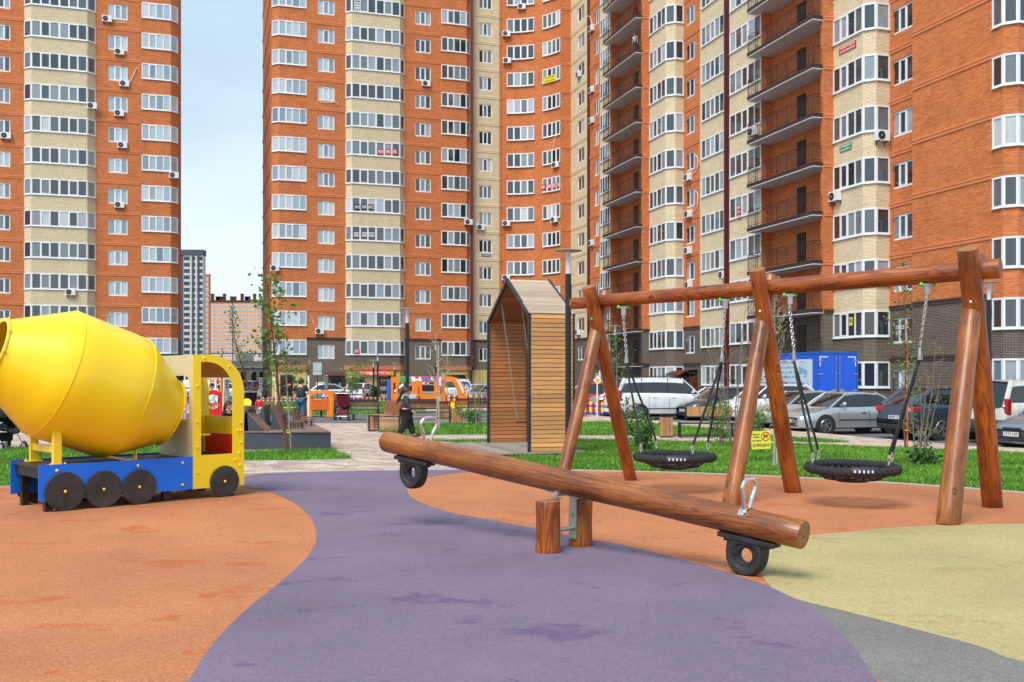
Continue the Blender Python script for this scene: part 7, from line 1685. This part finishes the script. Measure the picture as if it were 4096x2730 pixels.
def person(label, pos, rz, H, top, bottom, hair=M_HAIRD, pose='stand', hairlong=False, sleeve=1.0, shoe=M_BLACK, fem=False, vest=None, glasses=False, hat=None, head_yaw=0, armL=None, armR=None, wide=1.0):
    t = thing('person', pos, label, 'person', None, rz); k = H/1.75; child = H < 1.35; hs_ = 1.0 if not child else 1.18
    v = lambda x, y, z: Vector((x*k, y*k, z*k))          # faces -y
    shw = .185 if not fem else .165
    if child: shw = .17
    leg = {'stand': ((.09, .0, 0, .09, -.02, 0), (-.09, 0, 0, -.09, .02, 0)), 'walk': ((.08, -.09, 0, .07, -.17, 0), (-.08, .03, 0, -.07, .17, .03))}[pose]
    V = {'pel': v(0, 0, .93), 'waist': v(0, .01, 1.08), 'chest': v(0, 0, 1.30), 'neck0': v(0, .01, 1.44), 'neck1': v(0, -.005, 1.52), 'head': v(0, -.02, 1.60+.0), 'crown': v(0, -.015, 1.665)}
    r_ = {'pel': (.15*k, .11*k), 'waist': (.125*k, .095*k), 'chest': (.155*k, .11*k), 'neck0': .065*k, 'neck1': .052*k, 'head': .088*k*hs_, 'crown': .080*k*hs_}
    E = [('pel', 'waist'), ('waist', 'chest'), ('chest', 'neck0'), ('neck0', 'neck1'), ('neck1', 'head'), ('head', 'crown')]
    for s_, L_, arm in ((1, leg[0], armL), (-1, leg[1], armR)):
        n = 'L' if s_ > 0 else 'R'; kx, ky, _, fx, fy, fz = L_
        V['hip'+n] = v(s_*.09, 0, .88); V['kn'+n] = v(kx, ky, .48+(.02 if ky < 0 else 0)); V['an'+n] = v(fx, fy, .08+fz); V['toe'+n] = v(fx, fy-.15, .035+fz*.5)
        r_['hip'+n] = .085*k*wide; r_['kn'+n] = .055*k; r_['an'+n] = .04*k; r_['toe'+n] = .035*k
        E += [('pel', 'hip'+n), ('hip'+n, 'kn'+n), ('kn'+n, 'an'+n), ('an'+n, 'toe'+n)]
        arm = arm or ((s_*.235, .03, 1.13), (s_*.25, -.02, .88))
        V['sh'+n] = v(s_*shw, 0, 1.39); V['el'+n] = v(*arm[0]); V['wr'+n] = v(*arm[1]); d = (V['wr'+n]-V['el'+n]).normalized(); V['pa'+n] = V['wr'+n]+d*.07*k
        r_['sh'+n] = .055*k; r_['el'+n] = .04*k; r_['wr'+n] = .027*k; r_['pa'+n] = (.033*k, .018*k)
        E += [('chest', 'sh'+n), ('sh'+n, 'el'+n), ('el'+n, 'wr'+n), ('wr'+n, 'pa'+n)]
        sd2 = d.cross(Vector((1, 0, 0))); sd2 = sd2.normalized() if sd2.length > .1 else Vector((0, 1, 0)); cu = Vector((-s_, 0, 0))
        for q in range(5):
            if q == 0: a = V['wr'+n]+d*.03*k; m1 = a+sd2*-.035*k+d*.03*k; m2 = m1+d*.03*k+cu*.01*k
            else: a = V['pa'+n]; o = (q-2.5)*.017*k; m1 = a+d*.035*k+sd2*o; m2 = m1+d*(.028+.008*(q in (2, 3)))*k+cu*.014*k
            V['f%d%s' % (q, n)] = m1; V['g%d%s' % (q, n)] = m2; r_['f%d%s' % (q, n)] = .0085*k; r_['g%d%s' % (q, n)] = .0075*k
            E += [('pa'+n if q else 'wr'+n, 'f%d%s' % (q, n)), ('f%d%s' % (q, n), 'g%d%s' % (q, n))]
    me = skin_mesh(V, E, r_, 'pel'); me.materials.clear(); me.materials.append(M_SKIN); b = bpy.data.objects.new('body', me); COL.objects.link(b); b.parent = t
    def cloth(name, keys, E2, grow, m, root, flat=None, parent=b):
        V2 = {q: V[q] for q in keys}; R2 = {}
        for q in keys:
            r = r_[q]; g_ = grow*k; R2[q] = (r[0]+g_, r[1]+g_) if isinstance(r, tuple) else r+g_
        if flat: R2.update(flat)
        e = skin_mesh(V2, [x for x in E if x[0] in keys and x[1] in keys], R2, root); e.name = name; e.materials.clear(); e.materials.append(m); o = bpy.data.objects.new(name, e); COL.objects.link(o); o.parent = parent; return o
    for n in 'LR': V['slv'+n] = V['sh'+n].lerp(V['el'+n], min(1, sleeve*1.0)) if sleeve < 1 else V['el'+n]; r_['slv'+n] = .05*k
    keys = ['pel', 'waist', 'chest', 'neck0', 'shL', 'shR']+(['elL', 'elR', 'wrL', 'wrR'] if sleeve >= 1 else [])
    if sleeve < 1:
        E += [('shL', 'slvL'), ('shR', 'slvR')]; keys += ['slvL', 'slvR']
    cloth('top', keys, E, .016, top, 'pel', {'neck0': .05*k, 'pel': (.185*k, .14*k), 'waist': (.165*k, .13*k)})
    if vest: cloth('vest', ['pel', 'waist', 'chest', 'neck0'], E, .045, vest, 'pel', {'neck0': .085*k, 'chest': (.19*k, .14*k)})
    keys = ['pel', 'hipL', 'knL', 'anL', 'hipR', 'knR', 'anR']
    cloth('trousers', keys, E, .02*wide, bottom, 'pel', {'pel': (.165*k, .12*k), 'anL': .062*k*wide, 'anR': .062*k*wide, 'knL': .075*k*wide, 'knR': .075*k*wide})
    for n in 'LR':
        m = MB(); c = (V['an'+n]+V['toe'+n])/2; m.ball(c+Vector((0, -.01*k, -.015*k)), .115*k, 10, sq=(.42, 1.05, .42)); m.build('shoe', shoe, b)
    # head: face and hair
    hd = V['head']; hr = .105*k*hs_; Mh = Matrix.Translation(hd) @ Matrix.Rotation(head_yaw, 4, 'Z')
    m = MB(); m.ball((0, 0, 0), hr, 14, sq=(.80, .95, 1.12)); m.ball((0, -hr*.98, -hr*.10), hr*.16, 8, sq=(.7, 1, 1.3)); m.ball((0, -hr*.78, -hr*.78), hr*.3, 8)
    for s_ in (-1, 1): m.ball((s_*hr*.82, hr*.05, -hr*.05), hr*.2, 8, sq=(.4, .8, 1.2))
    fc = m.build('head', M_SKIN, b, Mh)
    m = MB()
    for s_ in (-1, 1): m.ball((s_*hr*.32, -hr*.86, hr*.05), hr*.10, 6); m.box((s_*hr*.33, -hr*.90, hr*.25), (hr*.32, hr*.06, hr*.06))
    m.build('eye', M_BLACK, fc); m = MB(); m.box((0, -hr*.92, -hr*.48), (hr*.42, hr*.08, hr*.09)); m.build('mouth', mat('lips', srgb(160, 80, 72), .5), fc)
    if glasses:
        m = MB()
        for s_ in (-1, 1): m.box((s_*hr*.36, -hr*.97, hr*.05), (hr*.58, hr*.08, hr*.36)); m.box((s_*hr*.84, -hr*.4, hr*.1), (hr*.05, hr*1.1, hr*.08))
        m.box((0, -hr*.97, hr*.1), (hr*.3, hr*.06, hr*.08)); m.build('sunglasses', M_BLACK, fc)
    m = MB(); n_ = 16; rows = []
    for i in range(9):
        a = math.pi*.5*i/8*1.16; row = []
        for j in range(n_):
            q = 2*math.pi*j/n_; front = -math.sin(q); rr = 1.09
            lim = a*(1-.30*max(0, front)+.30*max(0, -front))
            row.append((hr*.86*rr*math.sin(lim)*math.cos(q), hr*1.02*rr*math.sin(lim)*math.sin(q)+hr*.06, hr*1.16*rr*math.cos(lim)))
        rows.append(row)
    m.grid(rows, 0, True, flip=True)
    if hairlong:
        m.tube([(0, hr*.9, hr*.3), (0, hr*1.25, -hr*.3), (hr*.1, hr*1.6, -hr*1.6), (0, hr*2.1, -hr*3.2), (-hr*.1, hr*2.5, -hr*4.4)], [hr*.5, hr*.42, hr*.40, hr*.34, hr*.1], 10)
    m.build('hat' if hat else 'hair', hat or hair, fc)
    return t
def PP(x, D): return Vector(((x-CX)*D/F, D, 0))
C_VEST = mat('navy_vest', (.012, .018, .035), .6, var=.2); C_BLK = mat('black_cloth', (.012, .012, .015), .8); C_JEAN = mat('blue_jeans', srgb(52, 86, 124), .85, var=.25, scale=8); C_PAT = mat('patterned_top', srgb(62, 58, 76), .8, var=.7, scale=22); C_RED = mat('red_hoodie', srgb(214, 30, 24), .7, var=.1)
C_GRY = mat('light_grey_cloth', srgb(176, 180, 188), .8); C_WHT = mat('white_cloth', (.7, .7, .72), .8); C_PNK = mat('pink_cloth', srgb(226, 170, 186), .8); C_WS = mat('white_shoe', (.6, .6, .55), .6)
man_ = person('man in a dark vest and jeans standing with his back to us, holding a phone', PP(1204, 40), R(172), 1.80, C_BLK, C_JEAN, sleeve=.75, vest=C_VEST, head_yaw=R(-22), armR=((-.25, .02, 1.12), (-.16, -.24, 1.20)), armL=((.27, .0, 1.14), (.14, -.24, 1.16)), wide=1.12)
man_.scale = (1.18, 1.1, 1)
m = MB(); m.box((0, 0, 0), (.07, .01, .14)); ph = m.build('phone', M_BLACK); ph.location = PP(1204, 40)+Vector((-.33, .30, 1.22)); tag(ph, 'dark phone held by the man in the vest', 'phone')
girl_ = person('girl with a long dark ponytail walking to the right past the deck chair', PP(1625, 30.3), R(90), 1.53, C_PAT, C_BLK, pose='walk', hairlong=True, fem=True, wide=1.4, armL=((.20, .05, 1.13), (.22, -.06, .90)), armR=((-.20, -.05, 1.13), (-.20, -.18, .93)))
girl_.scale = (1.3, 1.35, 1)
person('small boy in a red hoodie and light trousers seen from behind', PP(1036, 41.2), R(190), 1.06, C_RED, C_GRY, pose='walk', shoe=C_WS, wide=1.3)
person('woman in sunglasses and a white shirt standing behind the red play panel', PP(846, 40), R(5), 1.60, C_WHT, C_GRY, glasses=True, fem=True)
person('dark-haired girl in profile seen through the yellow cab window', PP(912, 23.5), R(62), 1.26, C_BLK, C_BLK, fem=True, hairlong=True)
person('toddler in a pink hat and jacket seen through the beige cab window', PP(736, 41.5), R(10), .95, C_PNK, C_PNK, hat=C_PNK)
person('fair-haired child near the dark blue car', PP(1036, 58), R(70), 1.12, C_GRY, C_JEAN, hair=M_HAIRB)
person('child in white seen far away left of the thin lamp posts in the cab window', PP(877, 62), R(0), 1.15, C_WHT, C_BLK)
person('child in a yellow scarf far away in the cab window, right of the lamp post', PP(905, 62), R(180), 1.17, mat('yellow_cloth', srgb(220, 190, 60), .8), C_GRY)
bp_ = LW.pt(LW.s_at(2540, 1.7), 1.7); person('person in white on a high balcony of the far stack', Vector((bp_.x, bp_.y, 29.12)), R(-40), 1.72, C_WHT, C_JEAN, sleeve=.6)
# bicycle on the balcony above
def bicycle(pos, rz, label):
    t = thing('bicycle', pos, label, 'bicycle', rz=rz); m = MB()
    for x in (-.5, .5):
        w_ = MB(); w_.tube([(x+.33*math.cos(a), 0, .35+.33*math.sin(a)) for a in [2*math.pi*k/24 for k in range(24)]], .018, 6, closed=True)
        for k in range(8): a = math.pi*k/8; w_.tube([(x+.33*math.cos(a), 0, .35+.33*math.sin(a)), (x-.33*math.cos(a), 0, .35-.33*math.sin(a))], .003, 3)
        w_.build('wheel', M_TYRE, t)
    for a, b in (((-.5, .35), (-.15, .35)), ((-.15, .35), (.35, .75)), ((-.5, .35), (-.2, .8)), ((-.15, .35), (-.22, .92)), ((-.2, .8), (.36, .8)), ((.5, .35), (.34, .98))): m.tube([(a[0], 0, a[1]), (b[0], 0, b[1])], .018, 6)
    m.build('frame', M_REDP, t); m = MB(); m.tube([(.30, -.28, 1.0), (.34, 0, .98), (.30, .28, 1.0)], .014, 6); m.build('handlebar', M_BLACK, t); m = MB(); m.ball((-.22, 0, .95), .1, 8, sq=(1.3, .8, .35)); m.build('saddle', M_BLACK, t)
bp_ = LW.pt(LW.s_at(2545, 1.75), 1.75); bicycle(Vector((bp_.x, bp_.y, 32.02)), math.atan2(LW.u.y, LW.u.x), 'bicycle kept on a high balcony at the top of the far stack')
# ---------------------------------------------------------------- pushchairs
def stroller(x, D, rz, hoodm, bodym, label, frame=M_STEEL, s=1.0, big=False):
    t = thing('pushchair', PP(x, D), label, 'pushchair', None, rz); t.scale = (s,)*3
    for sx in (-.26, .26):
        for y, r in ((-.33, .10), (.30, .145)):
            m = MB(); m.M = Matrix.Translation((sx, y, r)) @ Matrix.Rotation(R(90), 4, 'Y'); m.lathe([(r*.7, -.022), (r, -.02), (r, .02), (r*.7, .022)], 20); w_ = m.build('wheel', M_TYRE, t)
            m = MB(); m.M = Matrix.Translation((sx, y, r)) @ Matrix.Rotation(R(90), 4, 'Y'); m.lathe([(r*.66, -.03), (r*.66, .03)], 12); m.build('hub', M_GREY, w_)
    m = MB()
    for sx in (-.24, .24): m.tube([(sx, -.33, .12), (sx, .05, .55), (sx, .42, 1.02)], .014, 7); m.tube([(sx, .30, .15), (sx, -.02, .5), (sx, -.30, .62)], .014, 7)
    m.tube([(-.24, .42, 1.02), (.24, .42, 1.02)], .018, 8); m.tube([(-.24, .3, .15), (.24, .3, .15)], .012, 6); m.build('frame', frame, t)
    m = MB(); rows = []
    for (y, z, hw) in ((-.36, .42, .16), (-.30, .5, .2), (-.05, .48, .21), (.12, .55, .21), (.30, .98, .2)): rows.append([(-hw, y, z+.12), (-hw*.9, y, z), (0, y+.02, z-.04), (hw*.9, y, z), (hw, y, z+.12)])
    m.grid(rows, 0); m.grid([[(a, b+.0, c-.03) for a, b, c in r_] for r_ in rows], 0, flip=True); m.build('seat', bodym, t)
    m = MB(); rows = []
    for i in range(9):
        a = R(-8+118*i/8); rows.append([(.24*math.cos(b), .18-.30*math.cos(a)*(.35+.65*math.sin(b)) if False else .18-.36*math.cos(a)*math.sin(b)**.5, .76+.34*math.sin(a)*math.sin(b)**.5) for b in [math.pi*(j+.02)/8.04 for j in range(9)]])
    m.grid(rows, 0); m.build('hood', hoodm, t)
    m = MB(); m.bx(-.2, .2, -.05, .28, .2, .38); m.build('basket', bodym, t, bevel=.03)
C_WINE = mat('wine_cloth', srgb(120, 20, 44), .7, var=.15); C_TAUPE = mat('taupe_cloth', srgb(132, 112, 108), .8)
stroller(1378, 42.4, R(172), mat('black_wine_hood', srgb(46, 20, 30), .7, var=.5, scale=3), C_WINE, 'dark red pushchair standing behind the dark framed bench', s=1.12)
stroller(14, 24.6, R(60), C_BLK, C_BLK, 'black pushchair with white frame at the left edge behind the toy truck', frame=M_WHITE, s=1.15)
stroller(1000, 44, R(200), C_TAUPE, C_BLK, 'taupe hooded pushchair left of the boy in red', s=1.15)
t = thing('balance_toy', PP(1000, 40.0), 'red and yellow ride-on toy in front of the taupe pushchair', 'ride-on toy'); m = MB(); m.M = Matrix.Translation((-.10, -.05, .78)) @ Matrix.Rotation(R(90), 4, 'X'); m.lathe([(.16, 0), (.19, .03), (.16, .06)], 20); m.build('round_back', M_SY, t)
m = MB(); m.box((0, 0, .60), (.62, .26, .07)); m.build('seat', M_REDP, t, bevel=.02); m = MB(); m.box((0, 0, .3), (.08, .08, .56)); m.build('column', M_BLACK, t); m = MB(); m.box((0, 0, .06), (.5, .4, .08)); m.build('base', M_REDP, t, bevel=.02)
# ---------------------------------------------------------------- play vehicles of the court
M_OP = mat('orange_play_panel', srgb(240, 130, 20), .45, var=.05, coat=.2); M_OP2 = mat('orange_inner_panel', srgb(208, 96, 24), .5, var=.06); M_PUR = mat('purple_panel', srgb(150, 96, 180), .5); M_GP = mat('green_panel', srgb(50, 170, 90), .5); M_LBL = mat('light_blue_panel', srgb(170, 210, 224), .5)
def boxwheel(t, x, y, r, col=M_BLACK):
    m = MB(); m.M = Matrix.Translation((x, y, r)) @ Matrix.Rotation(R(90), 4, 'X'); m.lathe([(r*.96, -.03), (r, -.02), (r, .02), (r*.96, .03)], 24); m.build('wheel', col, t)
pc = thing('play_car', PP(1280, 45.1), 'orange playground car panel seen from behind, right of the white post', 'play car', rz=R(0)); Wd, Hh = 1.16, 1.23
o = panel('back_panel', [(-Wd/2, .03), (-.36, .03), (-.36, .32), (.30, .32), (.30, .03), (Wd/2, .03), (Wd/2, Hh-.03), (Wd/2-.05, Hh), (-Wd/2+.05, Hh), (-Wd/2, Hh-.03)], 0, .03, M_OP, [[(-.42, .86), (-.42, .94), (-.36, .98), (-.3, 1.05), (-.15, 1.10), (.12, 1.10), (.26, 1.05), (.32, .98), (.38, .94), (.38, .86)]], parent=pc)
m = MB(); m.box((-.02, -.012, .59), (.78, .02, .5)); m.build('lower_board', M_OP2, pc)
m = MB(); m.box((-.1, -.03, .80), (.32, .03, .07)); m.build('handle_board', M_OP, pc, bevel=.015)
for sx in (-1, 1): m = MB(); m.box((sx*(Wd/2+.02), .55, .62), (.03, 1.1, 1.14)); m.build('side_panel', M_OP, pc); boxwheel(pc, sx*(Wd/2+.03), .0, .0001+.2) if False else None
for sx in (-1, 1):
    for y in (.2, .95): m = MB(); m.M = Matrix.Translation((sx*(Wd/2+.06), y, .28)) @ Matrix.Rotation(R(90), 4, 'Y'); m.lathe([(.26, -.02), (.27, .0), (.26, .02)], 24); m.build('wheel', M_BLACK, pc)
m = MB(); m.bx(-.35, .3, .06, .5, .30, .33); m.box((-.0, .3, .18), (.08, .08, .3)); m.build('seat_board', M_BLACK, pc)
pb = thing('play_bus', PP(1563, 52), 'bright orange playground bus with coloured patches, right of the coffee poster', 'play bus', rz=R(4)); BW, BH = 3.95, 1.88; z0 = .05
k_ = 52/3982
X_ = lambda px: (px-1563)*k_; Z_ = lambda y: ZH(y, 52)
out = [(X_(1563), Z_(1626)), (X_(1563), Z_(1510)), (X_(1585), Z_(1507)), (X_(1800), Z_(1507))]+[(X_(1800)+(X_(1866)-X_(1800))*math.sin(R(a)), Z_(1507)-(Z_(1507)-Z_(1585))*(1-math.cos(R(a)))) for a in range(10, 91, 10)]+[(X_(1866), Z_(1626))]
holes = [[(X_(a), Z_(b)) for a, b in q] for q in (((1573, 1575), (1573, 1535), (1577, 1530), (1583, 1535), (1583, 1575)), ((1592, 1577), (1592, 1545), (1598, 1533), (1610, 1529), (1636, 1529), (1644, 1536), (1648, 1550), (1648, 1566), (1640, 1577)), ((1688, 1577), (1688, 1530), (1732, 1530), (1736, 1535), (1736, 1577)),
   ((1781, 1607), (1781, 1526), (1790, 1522), (1810, 1530), (1822, 1548), (1830, 1570), (1834, 1607)))]
for yy_, mm in ((0, M_OP), (1.1, M_OP2)): o = panel('side_panel', out, yy_, .03, mm, holes, parent=pb)
m = MB(); m.bx(X_(1563), X_(1600), .031, 1.1, Z_(1626), Z_(1578)); m.bx(X_(1563), X_(1800), .031, 1.1, Z_(1511), Z_(1509)); m.bx(X_(1688), X_(1780), .5, .53, Z_(1626), Z_(1578)); m.build('inner_boards', M_OP2, pb)
def patch(pts, m_, nm='coloured_patch', dy=-.008):
    q = [(X_(a), Z_(b)) for a, b in pts]; mb = MB(); mb.M = Matrix.Translation((0, dy, 0)) @ RX
    if sum(q[i][0]*q[(i+1) % len(q)][1]-q[(i+1) % len(q)][0]*q[i][1] for i in range(len(q))) < 0: q = q[::-1]
    mb.prism(q, 0, .006); mb.build(nm, m_, pb)
patch([(1600, 1508), (1640, 1508), (1646, 1528), (1610, 1528), (1597, 1529)], M_GP); patch([(1642, 1508), (1682, 1508), (1688, 1526), (1670, 1524), (1650, 1528)], TXW); patch([(1660, 1508), (1674, 1508), (1673, 1515), (1662, 1515)], M_REDP, dy=-.015); patch([(1684, 1508), (1752, 1508), (1744, 1520), (1736, 1528), (1692, 1526)], M_PUR)
patch([(1722, 1509), (1730, 1508), (1730, 1518), (1738, 1522), (1730, 1525), (1722, 1520)], M_SY, dy=-.015); patch([(1752, 1518), (1760, 1508), (1764, 1510), (1763, 1545), (1756, 1540)], TXW); patch([(1768, 1522), (1780, 1518), (1774, 1530), (1772, 1560), (1776, 1578), (1768, 1566)], M_PUR); patch([(1766, 1572), (1772, 1584), (1773, 1598), (1766, 1606), (1769, 1590)], M_GP)
patch([(1594, 1578), (1640, 1578), (1667, 1577), (1660, 1594), (1600, 1597)], M_LBL); patch([(1750, 1585), (1757, 1584), (1761, 1606), (1750, 1606)], M_LBL); patch([(1820, 1512), (1838, 1526), (1853, 1555), (1855, 1572), (1850, 1576), (1846, 1566), (1838, 1544)], TXW); patch([(1842, 1566), (1848, 1574), (1853, 1576), (1853, 1585)], M_PUR)
for cx_, cy_, r_, mm in ((1675, 1591, .085, M_REDP), (1771, 1543, .055, M_GP)):
    m = MB(); m.M = Matrix.Translation((X_(cx_), -.02, Z_(cy_))) @ Matrix.Rotation(R(90), 4, 'X'); m.lathe([(r_, 0), (r_, -.01)][::-1], 16); m.build('coloured_patch', mm, pb)
for a in (1674, 1762): m = MB(); m.tube([(X_(a), -.01, Z_(1575)), (X_(a), -.06, Z_(1570)), (X_(a), -.06, Z_(1550)), (X_(a), -.01, Z_(1545))], .02, 6); m.build('handle', M_REDP, pb)
m = MB(); m.bx(X_(1640), X_(1866), .0, .03, .28, Z_(1627)); lowb = m.build('lower_panel', M_OP, pb); m = MB(); m.bx(X_(1695), X_(1710), -.01, -.002, .3, Z_(1629)); m.bx(X_(1724), X_(1736), -.01, -.002, .3, Z_(1629)); m.build('coloured_patch', M_PUR, pb); m = MB(); m.bx(X_(1800), X_(1816), -.01, -.002, Z_(1638), Z_(1612)); m.build('coloured_patch', M_SY, pb)
for a in (1600, 1672, 1742, 1856): m = MB(); m.box((X_(a), .5, .22), (.12, 1.0, .44)); m.build('foot', M_BEI, pb)
for a in (1846, ): m = MB(); m.M = Matrix.Translation((X_(a), -.03, .42)) @ Matrix.Rotation(R(90), 4, 'X'); m.lathe([(.22, -.02), (.22, .0)], 24); m.build('wheel', M_OP, pb)
m = MB(); m.bx(X_(1561)-.18, X_(1561)-.02, .1, 1.0, .1, Z_(1518)); m.build('blue_end_panel', M_BP, pb)
rp_ = thing('red_play_panel', PP(862, 27.0), 'red play panel with a round opening seen through the yellow cab', 'play panel'); kq = 27/3982; XX = lambda px: (px-862)*kq; ZZ = lambda y: ZH(y, 27.0)
out = [(XX(815), .1), (XX(890), .1), (XX(890), ZZ(1568)), (XX(874), ZZ(1568)), (XX(868), ZZ(1564)), (XX(858), ZZ(1561)), (XX(842), ZZ(1562)), (XX(828), ZZ(1566)), (XX(815), ZZ(1572))]
panel('panel', out, 0, .03, M_REDP, [[(XX(852)+.20*math.cos(a), ZZ(1608)+.20*math.sin(a)) for a in [2*math.pi*k/24 for k in range(24)]]], parent=rp_); m = MB(); m.box((XX(894), .02, ZZ(1568)/2+.05), (.05, .09, ZZ(1568)-.1)); m.build('post', M_BEI, rp_)
m = MB()
for k in range(10): a = R(-80+25*k); m.ball((XX(852)+.235*math.cos(a), -.01, ZZ(1608)+.235*math.sin(a)), .015, 6)
m.build('bolt_cap', M_REDP, rp_)
m = MB(); m.tube([(XX(826)+.09*math.cos(a), -.05, ZZ(1606)+.09*math.sin(a)) for a in [2*math.pi*k/20 for k in range(20)]], .014, 6, closed=True); m.box((XX(826), -.05, ZZ(1606)), (.17, .012, .02)); m.box((XX(826), -.05, ZZ(1606)), (.02, .012, .17)); m.build('steering_wheel', M_BP, rp_); m = MB(); m.box((XX(845), .08, ZZ(1618)), (.42, .14, .07)); m.build('shelf', M_OP2, rp_)
pt_ = thing('play_tower', PP(755, 60), 'playground tower with blue rails and white panels seen through the cab windows', 'play tower'); kt = 60/3982; XT = lambda px: (px-755)*kt; ZT = lambda y: ZH(y, 60)
for px, yt_, mm, w_ in ((697, 1507, M_WHITE, .12), (708, 1527, M_WHITE, .09), (740, 1500, M_BEI, .09), (838, 1478, M_BEI, .08), (863, 1522, M_WHITE, .1), (884, 1518, M_OP, .09), (895, 1515, M_BEI, .1)):
    m = MB(); m.box((XT(px), 0, ZT(yt_)/2), (w_, w_, ZT(yt_))); m.build('post', mm, pt_)
m = MB(); m.box((XT(750), -.08, ZT(1536)), (.5, .03, .45)); m.box((XT(828), -.08, ZT(1537)), (.42, .03, .5)); m.build('white_panel', M_WHITE, pt_)
m = MB(); m.box((XT(722), -.05, ZT(1556)), (.42, .03, .3)); m.box((XT(745), -.05, ZT(1575)), (.3, .03, .2)); 
for y in (1526, 1535): m.tube([(XT(708), 0, ZT(y)), (XT(740), 0, ZT(y))], .03, 6)
m.box((XT(820), 0, ZT(1480)), (.65, .6, .06)); m.build('blue_panel', M_BP, pt_); m = MB(); m.tube([(XT(850), 0, ZT(1526)), (XT(884), 0, ZT(1526))], .03, 6); m.build('red_bar', M_REDP, pt_)
m = MB(); m.box((XT(846), -.05, ZT(1528)), (.16, .03, .18)); m.build('orange_panel', M_OP, pt_)

# ---- loose white cables hanging on the facades
def cable(line, off, pts, label):
    q0 = line.pt(line.s_at(pts[0][0], off), off+.05); base = Vector((q0.x, q0.y, ZH(pts[0][1], q0.y))); P = []
    for x, y in pts: q = line.pt(line.s_at(x, off), off+.06); P.append(Vector((q.x, q.y, ZH(y, q.y)))-base)
    m = MB(); m.tube(spline(P, 4), .028, 5); o = m.build('cable', M_WH); o.location = base; tag(o, label, 'cable', 'loose air conditioner cables on the facades')
cable(LB, 0, [(514, 340), (530, 310), (541, 285), (547, 272)], 'white cable rising from an air conditioner on the left tower')
cable(LB, 0, [(470, 90), (490, 91), (505, 93)], 'short white cable under the top window of the left tower')
cable(LC, 0, [(1255, 1300), (1250, 1280), (1240, 1262)], 'thin cable above the air conditioner over the brown brick')
cable(LC, 0, [(1280, 408), (1300, 412), (1345, 410), (1352, 420)], 'short cable under a small window high on the middle tower')
cable(LW, .6, [(3295, 70), (3310, 35), (3325, 18), (3336, 12)], 'white cable curling at the top of the near bay')
cable(LW, .6, [(3350, 795), (3320, 815), (3296, 832)], 'white cable from the air conditioner at the near bay')
cable(LW, -.4, [(2770, 700), (2790, 680), (2794, 640), (2785, 620)], 'cable loop above the topmost air conditioner of the two-pane strip')
cable(LW, -.4, [(2770, 850), (2790, 830), (2794, 780), (2785, 765)], 'cable loop above the second air conditioner of the two-pane strip')
cable(LW, .5, [(2372, 100), (2366, 80), (2360, 65), (2340, 70)], 'cable arching to the topmost unit beside the beige wall')
cable(Le, .1, [(2215, 595), (2218, 570), (2225, 545)], 'cable on the right half of the curved wall')
